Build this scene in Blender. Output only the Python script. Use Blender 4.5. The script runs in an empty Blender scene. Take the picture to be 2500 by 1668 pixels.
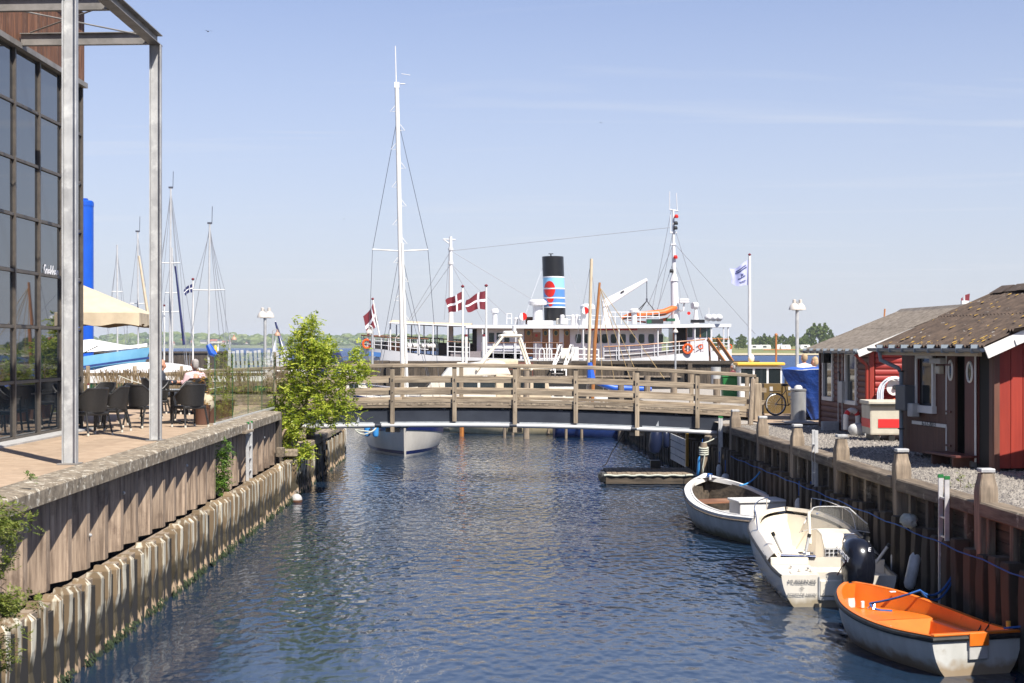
import bpy, bmesh, math, random
from mathutils import Vector, Matrix, Quaternion, noise as mnoise
R = random.Random(7)
PI = math.pi
rad = math.radians
sc = bpy.context.scene
COL = sc.collection

# ------------------------------------------------------------------ camera
F = 3819.44          # focal length in photograph pixels (55 mm on 36 mm, 2500 px wide)
EYE = 4.1            # camera height above the water
cam_d = bpy.data.cameras.new('camera')
cam = bpy.data.objects.new('camera', cam_d)
COL.objects.link(cam)
cam.location = (0, 0, EYE)
cam.rotation_euler = (PI/2, 0, 0)
cam_d.lens = 55
cam_d.sensor_width = 36
cam_d.shift_y = 0.0044
cam_d.clip_start = 0.5
cam_d.clip_end = 20000
cam_d.dof.use_dof = True
cam_d.dof.focus_distance = 55
cam_d.dof.aperture_fstop = 5.6
sc.camera = cam

# ------------------------------------------------------------------ sky, sun, exposure
SUN_EL = 52.0
SUN_DIR = Vector((0.53*math.cos(rad(SUN_EL)), -0.848*math.cos(rad(SUN_EL)), math.sin(rad(SUN_EL))))
world = bpy.data.worlds.new('World')
sc.world = world
world.use_nodes = True
wn = world.node_tree.nodes
wl = world.node_tree.links
wn.clear()
w_out = wn.new('ShaderNodeOutputWorld')
w_bg = wn.new('ShaderNodeBackground')
sky = wn.new('ShaderNodeTexSky')
sky.sky_type = 'NISHITA'
sky.sun_disc = False
sky.sun_elevation = rad(SUN_EL)
sky.sun_rotation = math.atan2(0.53, -0.848)
sky.altitude = 0
sky.air_density = 0.8
sky.dust_density = 0.35
sky.ozone_density = 2.0
# a veil of high thin cloud, fading quickly above the horizon
veil = wn.new('ShaderNodeMix'); veil.data_type = 'RGBA'
vz = wn.new('ShaderNodeTexCoord'); vs_ = wn.new('ShaderNodeSeparateXYZ'); vr = wn.new('ShaderNodeMapRange')
wl.new(vz.outputs['Generated'], vs_.inputs[0]); wl.new(vs_.outputs['Z'], vr.inputs['Value'])
vr.inputs['From Min'].default_value = 0.0; vr.inputs['From Max'].default_value = 0.28
vr.inputs['To Min'].default_value = 0.88; vr.inputs['To Max'].default_value = 0.05      # thinner overhead, as haze is, to cut the fill light
wl.new(vr.outputs[0], veil.inputs['Factor'])
veil.inputs[7].default_value = (4.10, 4.35, 4.85, 1)
tint = wn.new('ShaderNodeMix'); tint.data_type = 'RGBA'; tint.blend_type = 'MULTIPLY'; tint.inputs['Factor'].default_value = 1.0
tint.inputs[7].default_value = (1.05, .95, 1.05, 1)
wl.new(sky.outputs[0], tint.inputs[6]); wl.new(tint.outputs[2], veil.inputs[6])
# thin cirrus: noise laid on a high flat layer, so it thins towards the horizon
tc = wn.new('ShaderNodeTexCoord')
sep = wn.new('ShaderNodeSeparateXYZ')
wl.new(tc.outputs['Generated'], sep.inputs[0])
zz = wn.new('ShaderNodeMath'); zz.operation = 'MAXIMUM'; zz.inputs[1].default_value = 0.03
wl.new(sep.outputs['Z'], zz.inputs[0])
dv = wn.new('ShaderNodeVectorMath'); dv.operation = 'DIVIDE'
cmb = wn.new('ShaderNodeCombineXYZ')
for k in range(3):
    wl.new(zz.outputs[0], cmb.inputs[k])
wl.new(tc.outputs['Generated'], dv.inputs[0])
wl.new(cmb.outputs[0], dv.inputs[1])
mp = wn.new('ShaderNodeMapping')
mp.inputs['Scale'].default_value = (0.30, 1.2, 1)
mp.inputs['Rotation'].default_value = (0, 0, rad(24))
wl.new(dv.outputs[0], mp.inputs['Vector'])
ns = wn.new('ShaderNodeTexNoise')
ns.inputs['Scale'].default_value = 0.55
ns.inputs['Detail'].default_value = 9
ns.inputs['Roughness'].default_value = 0.55
ns.inputs['Distortion'].default_value = 1.4
wl.new(mp.outputs[0], ns.inputs['Vector'])
rp = wn.new('ShaderNodeMapRange')
rp.inputs['From Min'].default_value = 0.56
rp.inputs['From Max'].default_value = 0.80
rp.inputs['To Max'].default_value = 0.42
wl.new(ns.outputs[0], rp.inputs['Value'])
mxc = wn.new('ShaderNodeMix'); mxc.data_type = 'RGBA'
wl.new(rp.outputs[0], mxc.inputs['Factor'])
wl.new(veil.outputs[2], mxc.inputs[6])
mxc.inputs[7].default_value = (5.6, 5.7, 6.0, 1)
wl.new(mxc.outputs[2], w_bg.inputs['Color'])
w_bg.inputs['Strength'].default_value = 0.085
wl.new(w_bg.outputs[0], w_out.inputs['Surface'])

sun_d = bpy.data.lights.new('sun', 'SUN')
sun_d.energy = 5.0
sun_d.angle = rad(0.53)
sun_d.color = (1.0, 0.945, 0.86)
sun = bpy.data.objects.new('sun', sun_d)
COL.objects.link(sun)
sun.location = (20, -30, 40)
sun.rotation_euler = (-SUN_DIR).to_track_quat('-Z', 'Y').to_euler()

sc.view_settings.view_transform = 'Standard'
sc.view_settings.look = 'None'
sc.view_settings.exposure = 0.82
sc.view_settings.gamma = 1
sc.render.engine = 'CYCLES'
sc.cycles.max_bounces = 7
sc.cycles.glossy_bounces = 4
sc.cycles.transmission_bounces = 6
sc.cycles.transparent_max_bounces = 12
sc.cycles.caustics_reflective = False
sc.cycles.caustics_refractive = False
sc.cycles.sample_clamp_indirect = 6
try:
    sc.cycles.use_denoising = True
except Exception:
    pass

def P(u, v, Y):
    """photograph pixel at depth Y (metres from the camera) -> point in the place"""
    return Vector(((u-1250)/F*Y, Y, EYE-(v-845)/F*Y))

# ------------------------------------------------------------------ mesh helpers
class MB:
    def __init__(self):
        self.v = []; self.f = []; self.m = []
    def add(self, vs, fs, mi=0):
        o = len(self.v)
        self.v += [tuple(p) for p in vs]
        for f in fs:
            self.f.append(tuple(i+o for i in f)); self.m.append(mi)
        return self
    def box(self, c, s, rz=0, rx=0, ry=0, mi=0, taper=1.0):
        hx, hy, hz = s[0]/2, s[1]/2, s[2]/2
        vs = [Vector((x*(taper if z > 0 else 1), y*(taper if z > 0 else 1), z)) for x in (-hx, hx) for y in (-hy, hy) for z in (-hz, hz)]
        if rz or rx or ry:
            M = Matrix.Rotation(rz, 3, 'Z') @ Matrix.Rotation(ry, 3, 'Y') @ Matrix.Rotation(rx, 3, 'X')
            vs = [M @ p for p in vs]
        c = Vector(c)
        return self.add([p+c for p in vs], [(0,1,3,2),(4,6,7,5),(0,4,5,1),(2,3,7,6),(0,2,6,4),(1,5,7,3)], mi)
    def span(self, a, b, mi=0):
        """box between two opposite corners"""
        c = [(a[i]+b[i])/2 for i in range(3)]; s = [abs(a[i]-b[i]) for i in range(3)]
        return self.box(c, s, mi=mi)
    def bar(self, p, q, w, h, up=(0, 0, 1), mi=0, w2=None, h2=None):
        p = Vector(p); q = Vector(q); d = (q-p).normalized(); up = Vector(up)
        s = d.cross(up)
        if s.length < 1e-4: s = d.cross(Vector((0, 1, 0)))
        s.normalize(); t = s.cross(d).normalized()
        w2 = w if w2 is None else w2; h2 = h if h2 is None else h2
        vs = [p+s*a*w/2+t*b*h/2 for a, b in ((-1,-1),(1,-1),(1,1),(-1,1))] + [q+s*a*w2/2+t*b*h2/2 for a, b in ((-1,-1),(1,-1),(1,1),(-1,1))]
        return self.add(vs, [(0,3,2,1),(4,5,6,7),(0,1,5,4),(1,2,6,5),(2,3,7,6),(3,0,4,7)], mi)
    def tube(self, pts, r, n=8, closed=False, mi=0):
        pts = [Vector(p) for p in pts]; N = len(pts)
        rs = r if isinstance(r, (list, tuple)) else [r]*N
        tang = []
        for i in range(N):
            if closed: d = pts[(i+1) % N]-pts[i-1]
            else: d = pts[min(i+1, N-1)]-pts[max(i-1, 0)]
            tang.append(d.normalized() if d.length > 1e-9 else Vector((0, 0, 1)))
        a = tang[0].cross(Vector((0, 0, 1)))
        if a.length < 1e-3: a = tang[0].cross(Vector((1, 0, 0)))
        a.normalize(); vs = []
        for i in range(N):
            if i:
                q = tang[i-1].rotation_difference(tang[i]); a = (q @ a)
                a = (a-tang[i]*a.dot(tang[i])).normalized()
            b = tang[i].cross(a)
            for k in range(n):
                t = 2*PI*k/n
                vs.append(pts[i]+(a*math.cos(t)+b*math.sin(t))*rs[i])
        fs = []
        for i in range(N if closed else N-1):
            j = (i+1) % N
            for k in range(n):
                k2 = (k+1) % n
                fs.append((i*n+k, i*n+k2, j*n+k2, j*n+k))
        if not closed:
            fs.append(tuple(range(n-1, -1, -1))); fs.append(tuple((N-1)*n+k for k in range(n)))
        return self.add(vs, fs, mi)
    def lathe(self, prof, n=16, c=(0, 0, 0), sx=1, sy=1, mi=0, cap=True, shear=(0, 0)):
        vs = []; c = Vector(c)
        for r, z in prof:
            for k in range(n):
                t = 2*PI*k/n
                vs.append(c+Vector((r*sx*math.cos(t)+shear[0]*z, r*sy*math.sin(t)+shear[1]*z, z)))
        fs = []
        for i in range(len(prof)-1):
            for k in range(n):
                k2 = (k+1) % n
                fs.append((i*n+k, i*n+k2, (i+1)*n+k2, (i+1)*n+k))
        if cap:
            fs.append(tuple(range(n-1, -1, -1))); fs.append(tuple((len(prof)-1)*n+k for k in range(n)))
        return self.add(vs, fs, mi)
    def prism(self, poly, a, b, axis='y', mi=0):
        """polygon [(p,q)] extruded from a to b along axis; p,q are the two other axes in order"""
        n = len(poly)
        def pt(p, q, d):
            return (d, p, q) if axis == 'x' else (p, d, q) if axis == 'y' else (p, q, d)
        vs = [pt(p, q, a) for p, q in poly]+[pt(p, q, b) for p, q in poly]
        fs = [tuple(range(n)), tuple(range(2*n-1, n-1, -1))]+[(i, (i+1) % n, n+(i+1) % n, n+i) for i in range(n)]
        return self.add(vs, fs, mi)
    def grid(self, rows, mi=0, closed=False):
        n = len(rows[0]); vs = [p for r in rows for p in r]; fs = []
        for i in range(len(rows)-1):
            for k in range(n if closed else n-1):
                k2 = (k+1) % n
                fs.append((i*n+k, i*n+k2, (i+1)*n+k2, (i+1)*n+k))
        return self.add(vs, fs, mi)
    def ball(self, c, r, n=10, m=7, s=(1, 1, 1), mi=0):
        prof = [(max(1e-4, r*math.sin(PI*i/m)), -r*math.cos(PI*i/m)) for i in range(m+1)]
        o = len(self.v); self.lathe(prof, n, (0, 0, 0), mi=mi)
        for i in range(o, len(self.v)):
            x, y, z = self.v[i]; self.v[i] = (x*s[0]+c[0], y*s[1]+c[1], z*s[2]+c[2])
        return self
    def xf(self, M, start=0):
        for i in range(start, len(self.v)):
            self.v[i] = tuple(M @ Vector(self.v[i]))
        return self

def thing(name, label, cat, loc=(0, 0, 0), rz=0, group=None):
    o = bpy.data.objects.new(name, None)
    COL.objects.link(o)
    o.location = loc; o.rotation_euler = (0, 0, rz)
    o.empty_display_size = 0.2
    tag(o, label, cat, group)
    return o

def tag(o, label=None, cat=None, group=None, kind=None):
    if label: o['label'] = label
    if cat: o['category'] = cat
    if group: o['group'] = group
    if kind: o['kind'] = kind
    return o

def build(mb, name, mats, parent=None, smooth=False, bevel=0, angle=38, loc=None, rot=None, seg=1, world=False):
    me = bpy.data.meshes.new(name)
    vs = mb.v
    if world and parent is not None:
        L = Vector(parent.location); vs = [tuple(Vector(p)-L) for p in vs]
    me.from_pydata(vs, [], mb.f)
    if not isinstance(mats, (list, tuple)): mats = [mats]
    for m in mats: me.materials.append(m)
    if len(mats) > 1: me.polygons.foreach_set('material_index', mb.m)
    bm = bmesh.new(); bm.from_mesh(me)
    bmesh.ops.recalc_face_normals(bm, faces=bm.faces)
    if bevel:
        bmesh.ops.bevel(bm, geom=[e for e in bm.edges], offset=bevel, segments=seg, affect='EDGES', profile=0.6, clamp_overlap=True)
    bm.to_mesh(me); bm.free()
    if smooth:
        me.polygons.foreach_set('use_smooth', [True]*len(me.polygons))
        me.set_sharp_from_angle(angle=rad(angle))
    o = bpy.data.objects.new(name, me)
    COL.objects.link(o)
    if parent is not None: o.parent = parent
    if loc is not None: o.location = loc
    if rot is not None: o.rotation_euler = rot
    return o

def inst(src, parent=None, loc=(0, 0, 0), rot=(0, 0, 0), scale=None):
    o = src.copy()
    COL.objects.link(o)
    o.parent = parent
    o.location = loc; o.rotation_euler = rot
    if scale: o.scale = scale
    return o

def dup(root, loc, rz=None, label=None, group=None):
    r = root.copy(); COL.objects.link(r); r.location = loc
    if rz is not None: r.rotation_euler = (0, 0, rz)
    if label: r['label'] = label
    if group: r['group'] = group
    for ch in [o for o in bpy.data.objects if o.parent == root]:
        c = ch.copy(); COL.objects.link(c); c.parent = r
        for g in [o for o in bpy.data.objects if o.parent == ch]:
            d = g.copy(); COL.objects.link(d); d.parent = c
    return r

def crv(tab):
    """smooth curve through (t, value) pairs"""
    def fn(t):
        if t <= tab[0][0]: return tab[0][1]
        for i in range(len(tab)-1):
            if t <= tab[i+1][0]:
                x0, y0 = tab[i]; x1, y1 = tab[i+1]
                xm, ym = tab[max(i-1, 0)]; xp, yp = tab[min(i+2, len(tab)-1)]
                h = x1-x0; s = (t-x0)/h
                m0 = (y1-ym)/(x1-xm)*h if x1 > xm else 0
                m1 = (yp-y0)/(xp-x0)*h if xp > x0 else 0
                return (2*s**3-3*s*s+1)*y0+(s**3-2*s*s+s)*m0+(-2*s**3+3*s*s)*y1+(s**3-s*s)*m1
        return tab[-1][1]
    return fn

def sag(p, q, d, n=12):
    p = Vector(p); q = Vector(q)
    return [p.lerp(q, i/n)+Vector((0, 0, -4*d*(i/n)*(1-i/n))) for i in range(n+1)]

def text(body, name, mat, parent, loc, rot, size, shear=0, extrude=0.002, ax='CENTER', sx=1):
    cu = bpy.data.curves.new(name, 'FONT')
    cu.body = body; cu.size = size; cu.shear = shear; cu.extrude = extrude
    cu.align_x = ax; cu.align_y = 'CENTER'
    cu.materials.append(mat)
    o = bpy.data.objects.new(name, cu); COL.objects.link(o)
    bpy.context.view_layer.update()
    me = bpy.data.meshes.new_from_object(o.evaluated_get(bpy.context.evaluated_depsgraph_get()))
    bpy.data.objects.remove(o); bpy.data.curves.remove(cu); me.name = name
    o = bpy.data.objects.new(name, me); COL.objects.link(o)
    o.parent = parent; o.location = loc; o.rotation_euler = rot; o.scale = (sx, 1, 1)
    return o

# ------------------------------------------------------------------ materials
MATS = {}
def mat(name, c1, c2=None, scale=4.0, stretch=(1, 1, 1), rough=0.65, bump=0.0, bd=0.01, metal=0.0, rand=0.0, lo=0.35, hi=0.65,
        detail=5, spec=0.5, coat=0.0, c3=None, s3=1.5, lo3=0.55, hi3=0.7, rv=0.0, tide=None):
    m = bpy.data.materials.new(name); m.use_nodes = True
    nt = m.node_tree; N = nt.nodes; Lk = nt.links
    b = N['Principled BSDF']
    b.inputs['Roughness'].default_value = rough
    b.inputs['Metallic'].default_value = metal
    b.inputs['Specular IOR Level'].default_value = spec
    if coat: b.inputs['Coat Weight'].default_value = coat; b.inputs['Coat Roughness'].default_value = 0.08
    c1 = (*c1, 1); MATS[name] = m
    if c2 is None and not bump and not rand:
        b.inputs['Base Color'].default_value = c1
        return m
    c2 = (*(c2 or c1[:3]), 1)
    t = N.new('ShaderNodeTexCoord'); oi = N.new('ShaderNodeObjectInfo')
    va = N.new('ShaderNodeVectorMath'); va.operation = 'MULTIPLY_ADD'
    va.inputs[1].default_value = (1, 1, 1)
    rm = N.new('ShaderNodeVectorMath'); rm.operation = 'SCALE'; rm.inputs['Scale'].default_value = 37.0
    Lk.new(oi.outputs['Random'], rm.inputs[0])
    Lk.new(t.outputs['Object'], va.inputs[0]); Lk.new(rm.outputs[0], va.inputs[2])
    mp_ = N.new('ShaderNodeMapping'); mp_.inputs['Scale'].default_value = stretch
    Lk.new(va.outputs[0], mp_.inputs['Vector'])
    n = N.new('ShaderNodeTexNoise'); n.inputs['Scale'].default_value = scale; n.inputs['Detail'].default_value = detail
    n.inputs['Roughness'].default_value = 0.62
    Lk.new(mp_.outputs[0], n.inputs['Vector'])
    mr = N.new('ShaderNodeMapRange'); mr.inputs['From Min'].default_value = lo; mr.inputs['From Max'].default_value = hi
    Lk.new(n.outputs[0], mr.inputs['Value'])
    mx = N.new('ShaderNodeMix'); mx.data_type = 'RGBA'
    mx.inputs[6].default_value = c1; mx.inputs[7].default_value = c2
    Lk.new(mr.outputs[0], mx.inputs['Factor'])
    out = mx.outputs[2]
    if c3 is not None:
        n3 = N.new('ShaderNodeTexNoise'); n3.inputs['Scale'].default_value = s3; n3.inputs['Detail'].default_value = 7
        n3.inputs['Roughness'].default_value = 0.68
        Lk.new(va.outputs[0], n3.inputs['Vector'])
        r3 = N.new('ShaderNodeMapRange'); r3.inputs['From Min'].default_value = lo3; r3.inputs['From Max'].default_value = hi3
        Lk.new(n3.outputs[0], r3.inputs['Value'])
        m3 = N.new('ShaderNodeMix'); m3.data_type = 'RGBA'
        Lk.new(r3.outputs[0], m3.inputs['Factor']); Lk.new(out, m3.inputs[6]); m3.inputs[7].default_value = (*c3, 1)
        out = m3.outputs[2]
    if tide is not None:          # scum line a hand's breadth above the water
        g = N.new('ShaderNodeNewGeometry'); sp_ = N.new('ShaderNodeSeparateXYZ'); Lk.new(g.outputs['Position'], sp_.inputs[0])
        nt_ = N.new('ShaderNodeTexNoise'); nt_.inputs['Scale'].default_value = 6; nt_.inputs['Detail'].default_value = 6; Lk.new(g.outputs['Position'], nt_.inputs[0])
        md = N.new('ShaderNodeMath'); md.operation = 'MULTIPLY_ADD'; md.inputs[1].default_value = -.28; Lk.new(nt_.outputs[0], md.inputs[0]); Lk.new(sp_.outputs['Z'], md.inputs[2])
        rt = N.new('ShaderNodeMapRange'); rt.inputs['From Min'].default_value = .06; rt.inputs['From Max'].default_value = -.06; rt.inputs['To Max'].default_value = .8
        Lk.new(md.outputs[0], rt.inputs['Value'])
        mt = N.new('ShaderNodeMix'); mt.data_type = 'RGBA'; Lk.new(rt.outputs[0], mt.inputs['Factor']); Lk.new(out, mt.inputs[6]); mt.inputs[7].default_value = (*tide, 1)
        out = mt.outputs[2]
    if rand:
        hs = N.new('ShaderNodeHueSaturation')
        ma = N.new('ShaderNodeMath'); ma.operation = 'MULTIPLY_ADD'
        ma.inputs[1].default_value = 2*rand; ma.inputs[2].default_value = 1-rand
        Lk.new(oi.outputs['Random'], ma.inputs[0]); Lk.new(ma.outputs[0], hs.inputs['Value']); Lk.new(out, hs.inputs['Color'])
        out = hs.outputs[0]
    Lk.new(out, b.inputs['Base Color'])
    if rv:
        ra = N.new('ShaderNodeMapRange'); ra.inputs['To Min'].default_value = rough-rv; ra.inputs['To Max'].default_value = rough+rv
        Lk.new(n.outputs[0], ra.inputs['Value']); Lk.new(ra.outputs[0], b.inputs['Roughness'])
    if bump:
        bp = N.new('ShaderNodeBump'); bp.inputs['Strength'].default_value = bump; bp.inputs['Distance'].default_value = bd
        Lk.new(n.outputs[0], bp.inputs['Height']); Lk.new(bp.outputs[0], b.inputs['Normal'])
    return m

WX, WY, WZ = (0.25, 3, 3), (3, 0.25, 3), (3, 3, 0.25)
def woods(nm, c1, c2, **k):
    for ax, st in (('x', WX), ('y', WY), ('z', WZ)):
        mat(nm+'_'+ax, c1, c2, stretch=st, **k)
woods('grey_wood', (.37, .30, .215), (.155, .12, .085), scale=5, rough=.85, bump=.5, bd=.006, rand=.22, c3=(.12, .095, .07), s3=2.2, lo3=.6, hi3=.78)
woods('dark_wood', (.105, .08, .056), (.036, .028, .021), scale=5, rough=.85, bump=.5, bd=.006, rand=.3)
woods('quay_wood', (.30, .235, .17), (.14, .11, .08), scale=5, rough=.88, bump=.5, bd=.008, rand=.2, c3=(.36, .27, .06), s3=1.6, lo3=.68, hi3=.82)
woods('sheet_wood', (.43, .322, .228), (.15, .105, .072), scale=5, rough=.85, bump=.7, bd=.018, rand=.2, c3=(.10, .065, .045), s3=1.7, lo3=.52, hi3=.72, detail=8)
woods('cap_wood', (.20, .158, .112), (.075, .057, .04), scale=5, rough=.88, bump=.5, bd=.008, rand=.15, c3=(.42, .37, .29), s3=3, lo3=.6, hi3=.72)  # lowered with the right wall's piles to deepen its shade
woods('varnish', (.42, .17, .045), (.28, .10, .025), scale=6, rough=.35, rand=.1, coat=.4)
woods('clad_wood', (.20, .085, .042), (.085, .040, .022), scale=6, rough=.75, bump=.3, bd=.004, rand=.25, c3=(.29, .16, .095), s3=1.2, lo3=.55, hi3=.75)
mat('white_paint', (.74, .73, .70), (.66, .64, .61), scale=2.5, rough=.38, rand=.03)
mat('ship_white', (.66, .66, .67), (.58, .575, .58), scale=1.4, rough=.35, stretch=(1, 1, .3), c3=(.42, .33, .24), s3=1.3, lo3=.66, hi3=.85)
mat('bounce_white', (.88, .87, .89), (.82, .81, .83), scale=2, rough=.5)  # brighter than the hull white, standing for light bounced off deck and water
mat('mast_grey', (.50, .50, .50), (.42, .42, .42), scale=3, rough=.4)
mat('cream', (.80, .735, .60), (.72, .65, .52), scale=2, rough=.3)
mat('gel_white', (.70, .66, .58), (.60, .56, .48), tide=(.22, .17, .09), scale=2.2, rough=.22, coat=.25, stretch=(1, 1, .5))
mat('gel_cream', (.72, .66, .55), (.66, .60, .50), scale=3, rough=.32, coat=.2, c3=(.48, .41, .30), s3=4, lo3=.58, hi3=.8)
mat('grey_hull', (.56, .56, .53), (.44, .44, .41), tide=(.26, .17, .08), scale=3, rough=.4, stretch=(1, 1, .35), c3=(.25, .21, .14), s3=1.6, lo3=.62, hi3=.8)
mat('old_hull', (.60, .59, .56), (.46, .45, .42), tide=(.16, .15, .06), scale=3, rough=.5, stretch=(1, 1, .3), c3=(.30, .28, .20), s3=1.3, lo3=.6, hi3=.8)
mat('orange_gel', (.68, .175, .016), (.60, .135, .012), scale=2.5, rough=.42, coat=.1, c3=(.34, .085, .012), s3=3.5, lo3=.58, hi3=.8)
mat('red_gel', (.60, .06, .02), None, rough=.4)
mat('black_rubber', (.012, .012, .012), (.03, .03, .028), scale=9, rough=.45)
mat('black_gloss', (.006, .007, .012), None, rough=.22, coat=.25)
mat('black_matte', (.015, .015, .016), None, rough=.6)
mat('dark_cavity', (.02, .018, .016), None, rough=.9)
mat('chrome', (.75, .75, .76), None, rough=.15, metal=1)
mat('alu', (.64, .64, .63), (.50, .50, .50), scale=8, rough=.35, metal=.3)
mat('galv', (.50, .50, .49), (.34, .34, .34), scale=2.3, stretch=(1.6, 1.6, 1), rough=.55, metal=.35, detail=8, c3=(.62, .62, .60), s3=3.5, lo3=.5, hi3=.7)
mat('galv_dark', (.30, .28, .26), (.19, .18, .165), scale=3, rough=.6, metal=.3)
mat('girder', (.030, .036, .050), (.018, .022, .033), scale=2, rough=.5, stretch=(.6, 1, 1))
mat('steel_pipe', (.58, .58, .58), (.44, .44, .44), scale=3, stretch=(.3, 1, 1), rough=.3, metal=.15)
mat('flange_grey', (.36, .38, .40), (.25, .27, .29), scale=5, rough=.6)
mat('mullion', (.10, .085, .07), (.065, .055, .047), scale=8, rough=.5)
mat('concrete', (.29, .24, .175), (.11, .088, .062), scale=6, rough=.92, bump=.7, bd=.014, c3=(.56, .52, .43), s3=9, lo3=.56, hi3=.62, detail=8)
mat('paving', (.39, .29, .20), (.30, .215, .145), scale=3.5, rough=.88, bump=.25, bd=.004, rand=.08, c3=(.24, .18, .12), s3=2.2, lo3=.62, hi3=.8)
mat('kerb_grey', (.42, .41, .40), (.30, .30, .29), scale=8, rough=.85)
mat('soil', (.10, .08, .055), (.05, .04, .03), scale=7, rough=.95, bump=.5, bd=.03)
mat('gravel_far', (.42, .38, .32), (.22, .20, .18), scale=28, rough=.95, bump=.8, bd=.02, detail=3)
mat('red_paint', (.32, .037, .021), (.25, .026, .016), scale=4, rough=.55, stretch=WZ, rand=.10, bump=.2, bd=.003)
mat('red_log', (.29, .022, .016), (.22, .016, .012), scale=4, rough=.6, stretch=WX, rand=.06, bump=.15, bd=.003)
mat('maroon_log', (.20, .088, .065), (.125, .050, .038), scale=5, rough=.7, stretch=WY, rand=.12, bump=.2, bd=.004)
mat('maroon_panel', (.145, .062, .040), (.095, .040, .028), scale=4, rough=.6, stretch=WZ, rand=.08)
mat('maroon_door', (.13, .035, .028), (.09, .026, .022), scale=4, rough=.5, stretch=WZ)
mat('roof_sheet', (.10, .070, .051), (.045, .032, .025), scale=5, rough=.95, bump=.5, bd=.01, c3=(.42, .40, .36), s3=5.5, lo3=.63, hi3=.70)
mat('roof_sheet_grey', (.20, .172, .145), (.095, .08, .066), scale=7, rough=.95, bump=.5, bd=.01, c3=(.10, .08, .065), s3=5, lo3=.6, hi3=.7)
mat('lichen', (.55, .33, .03), (.42, .25, .03), scale=20, rough=.95)
mat('zinc', (.30, .32, .35), (.22, .24, .27), scale=4, rough=.45, metal=.5)
mat('downpipe', (.22, .26, .30), None, rough=.5)
mat('box_grey', (.085, .09, .10), None, rough=.5)
mat('box_light', (.48, .47, .45), (.40, .39, .37), scale=5, rough=.55)
mat('fish_box', (.56, .52, .42), (.45, .41, .33), scale=4, rough=.6)
mat('red_band', (.62, .025, .025), None, rough=.5)
mat('tarp_blue', (.008, .045, .23), (.005, .024, .12), scale=2.4, rough=.5, bump=.9, bd=.10)
mat('tarp_bright', (.012, .10, .50), (.01, .075, .40), scale=3, rough=.45, bump=.4, bd=.02)
mat('fender_blue', (.05, .27, .62), None, rough=.35)
mat('fender_navy', (.010, .016, .045), None, rough=.35)
mat('fender_white', (.55, .55, .54), (.42, .42, .41), scale=6, rough=.45)
mat('rope_blue', (.02, .12, .42), (.015, .08, .28), scale=30, rough=.8)
mat('rope_light', (.50, .50, .42), (.38, .40, .35), scale=30, rough=.9)
mat('rope_dark', (.02, .02, .022), None, rough=.8)
mat('rope_tan', (.42, .30, .14), None, rough=.8)
mat('wire', (.30, .31, .34), None, rough=.4, metal=.3)
mat('wire_dark', (.06, .065, .085), None, rough=.4)
mat('mast_white', (.78, .76, .72), (.70, .68, .64), scale=3, rough=.35)
mat('flag_red', (.15, .012, .022), None, rough=.7)
mat('flag_white', (.75, .75, .78), None, rough=.7)
mat('flag_lilac', (.44, .46, .72), (.50, .52, .76), scale=4, rough=.7)
mat('flag_ink', (.06, .07, .17), None, rough=.7)
mat('fun_black', (.010, .010, .011), None, rough=.35)
mat('fun_light', (.26, .56, .82), None, rough=.3)
mat('fun_mid', (.085, .22, .52), None, rough=.3)
mat('fun_red', (.58, .018, .010), None, rough=.35)
mat('lifebuoy', (.75, .10, .015), None, rough=.45)
mat('rib_orange', (.72, .13, .02), None, rough=.5)
mat('glass_dark', (.016, .022, .024), None, rough=.04, spec=.8)
mat('glass_green', (.020, .045, .04), (.012, .025, .022), scale=2, rough=.06, spec=.5)
mat('navy_stripe', (.008, .014, .085), None, rough=.3)
mat('sail_hull', (.56, .53, .47), (.48, .45, .40), scale=2, rough=.3, stretch=(1, 1, .4))
mat('canvas_cream', (.56, .465, .33), (.49, .40, .285), scale=4, rough=.85)
mat('canvas_navy', (.012, .018, .09), None, rough=.8)
mat('boat_blue', (.20, .46, .66), (.15, .40, .60), scale=3, rough=.5, c3=(.72, .72, .68), s3=3.2, lo3=.66, hi3=.70)
mat('hull_beige', (.55, .47, .30), (.42, .35, .21), scale=3, rough=.5, stretch=(.5, 1, 1))
mat('hull_blue', (.015, .035, .14), (.02, .05, .20), scale=4, rough=.45)
mat('hull_green', (.012, .10, .045), (.01, .07, .035), scale=3, rough=.5)
mat('boat_orange', (.52, .20, .03), (.42, .15, .02), scale=3, rough=.5)
mat('roof_yellow', (.72, .42, .06), None, rough=.5)
mat('cupboard', (.135, .085, .022), (.11, .07, .018), scale=5, rough=.6)
mat('silo_blue', (.004, .085, .50), (.004, .07, .44), scale=1.5, rough=.4)
mat('wicker', (.012, .0115, .011), (.026, .025, .025), scale=60, rough=.45, bump=.7, bd=.006, lo=.42, hi=.58)
mat('chair_foot', (.55, .52, .45), None, rough=.5)
mat('pink_cloth', (.66, .46, .47), (.58, .38, .40), scale=9, rough=.9)
mat('navy_cloth', (.02, .024, .035), None, rough=.9)
mat('maroon_cloth', (.10, .018, .025), None, rough=.9)
mat('white_cloth', (.72, .74, .78), None, rough=.9)
mat('skin', (.52, .27, .18), (.46, .22, .14), scale=8, rough=.55)
mat('grey_hair', (.36, .33, .31), (.22, .20, .19), scale=30, rough=.8, stretch=(1, 1, .3))
mat('brown_hair', (.12, .07, .04), None, rough=.8)
mat('tan_hair', (.42, .30, .17), None, rough=.8)
mat('reed', (.24, .18, .105), (.13, .095, .055), scale=9, rough=.9, stretch=WZ)
mat('pot', (.12, .055, .035), None, rough=.7)
mat('bin_steel', (.42, .42, .41), (.28, .28, .28), scale=3, rough=.45, metal=.5, stretch=(1, 1, .4))
mat('tyre', (.02, .02, .02), None, rough=.8)
mat('bench_red', (.16, .05, .03), (.11, .035, .025), scale=6, rough=.7)
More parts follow.
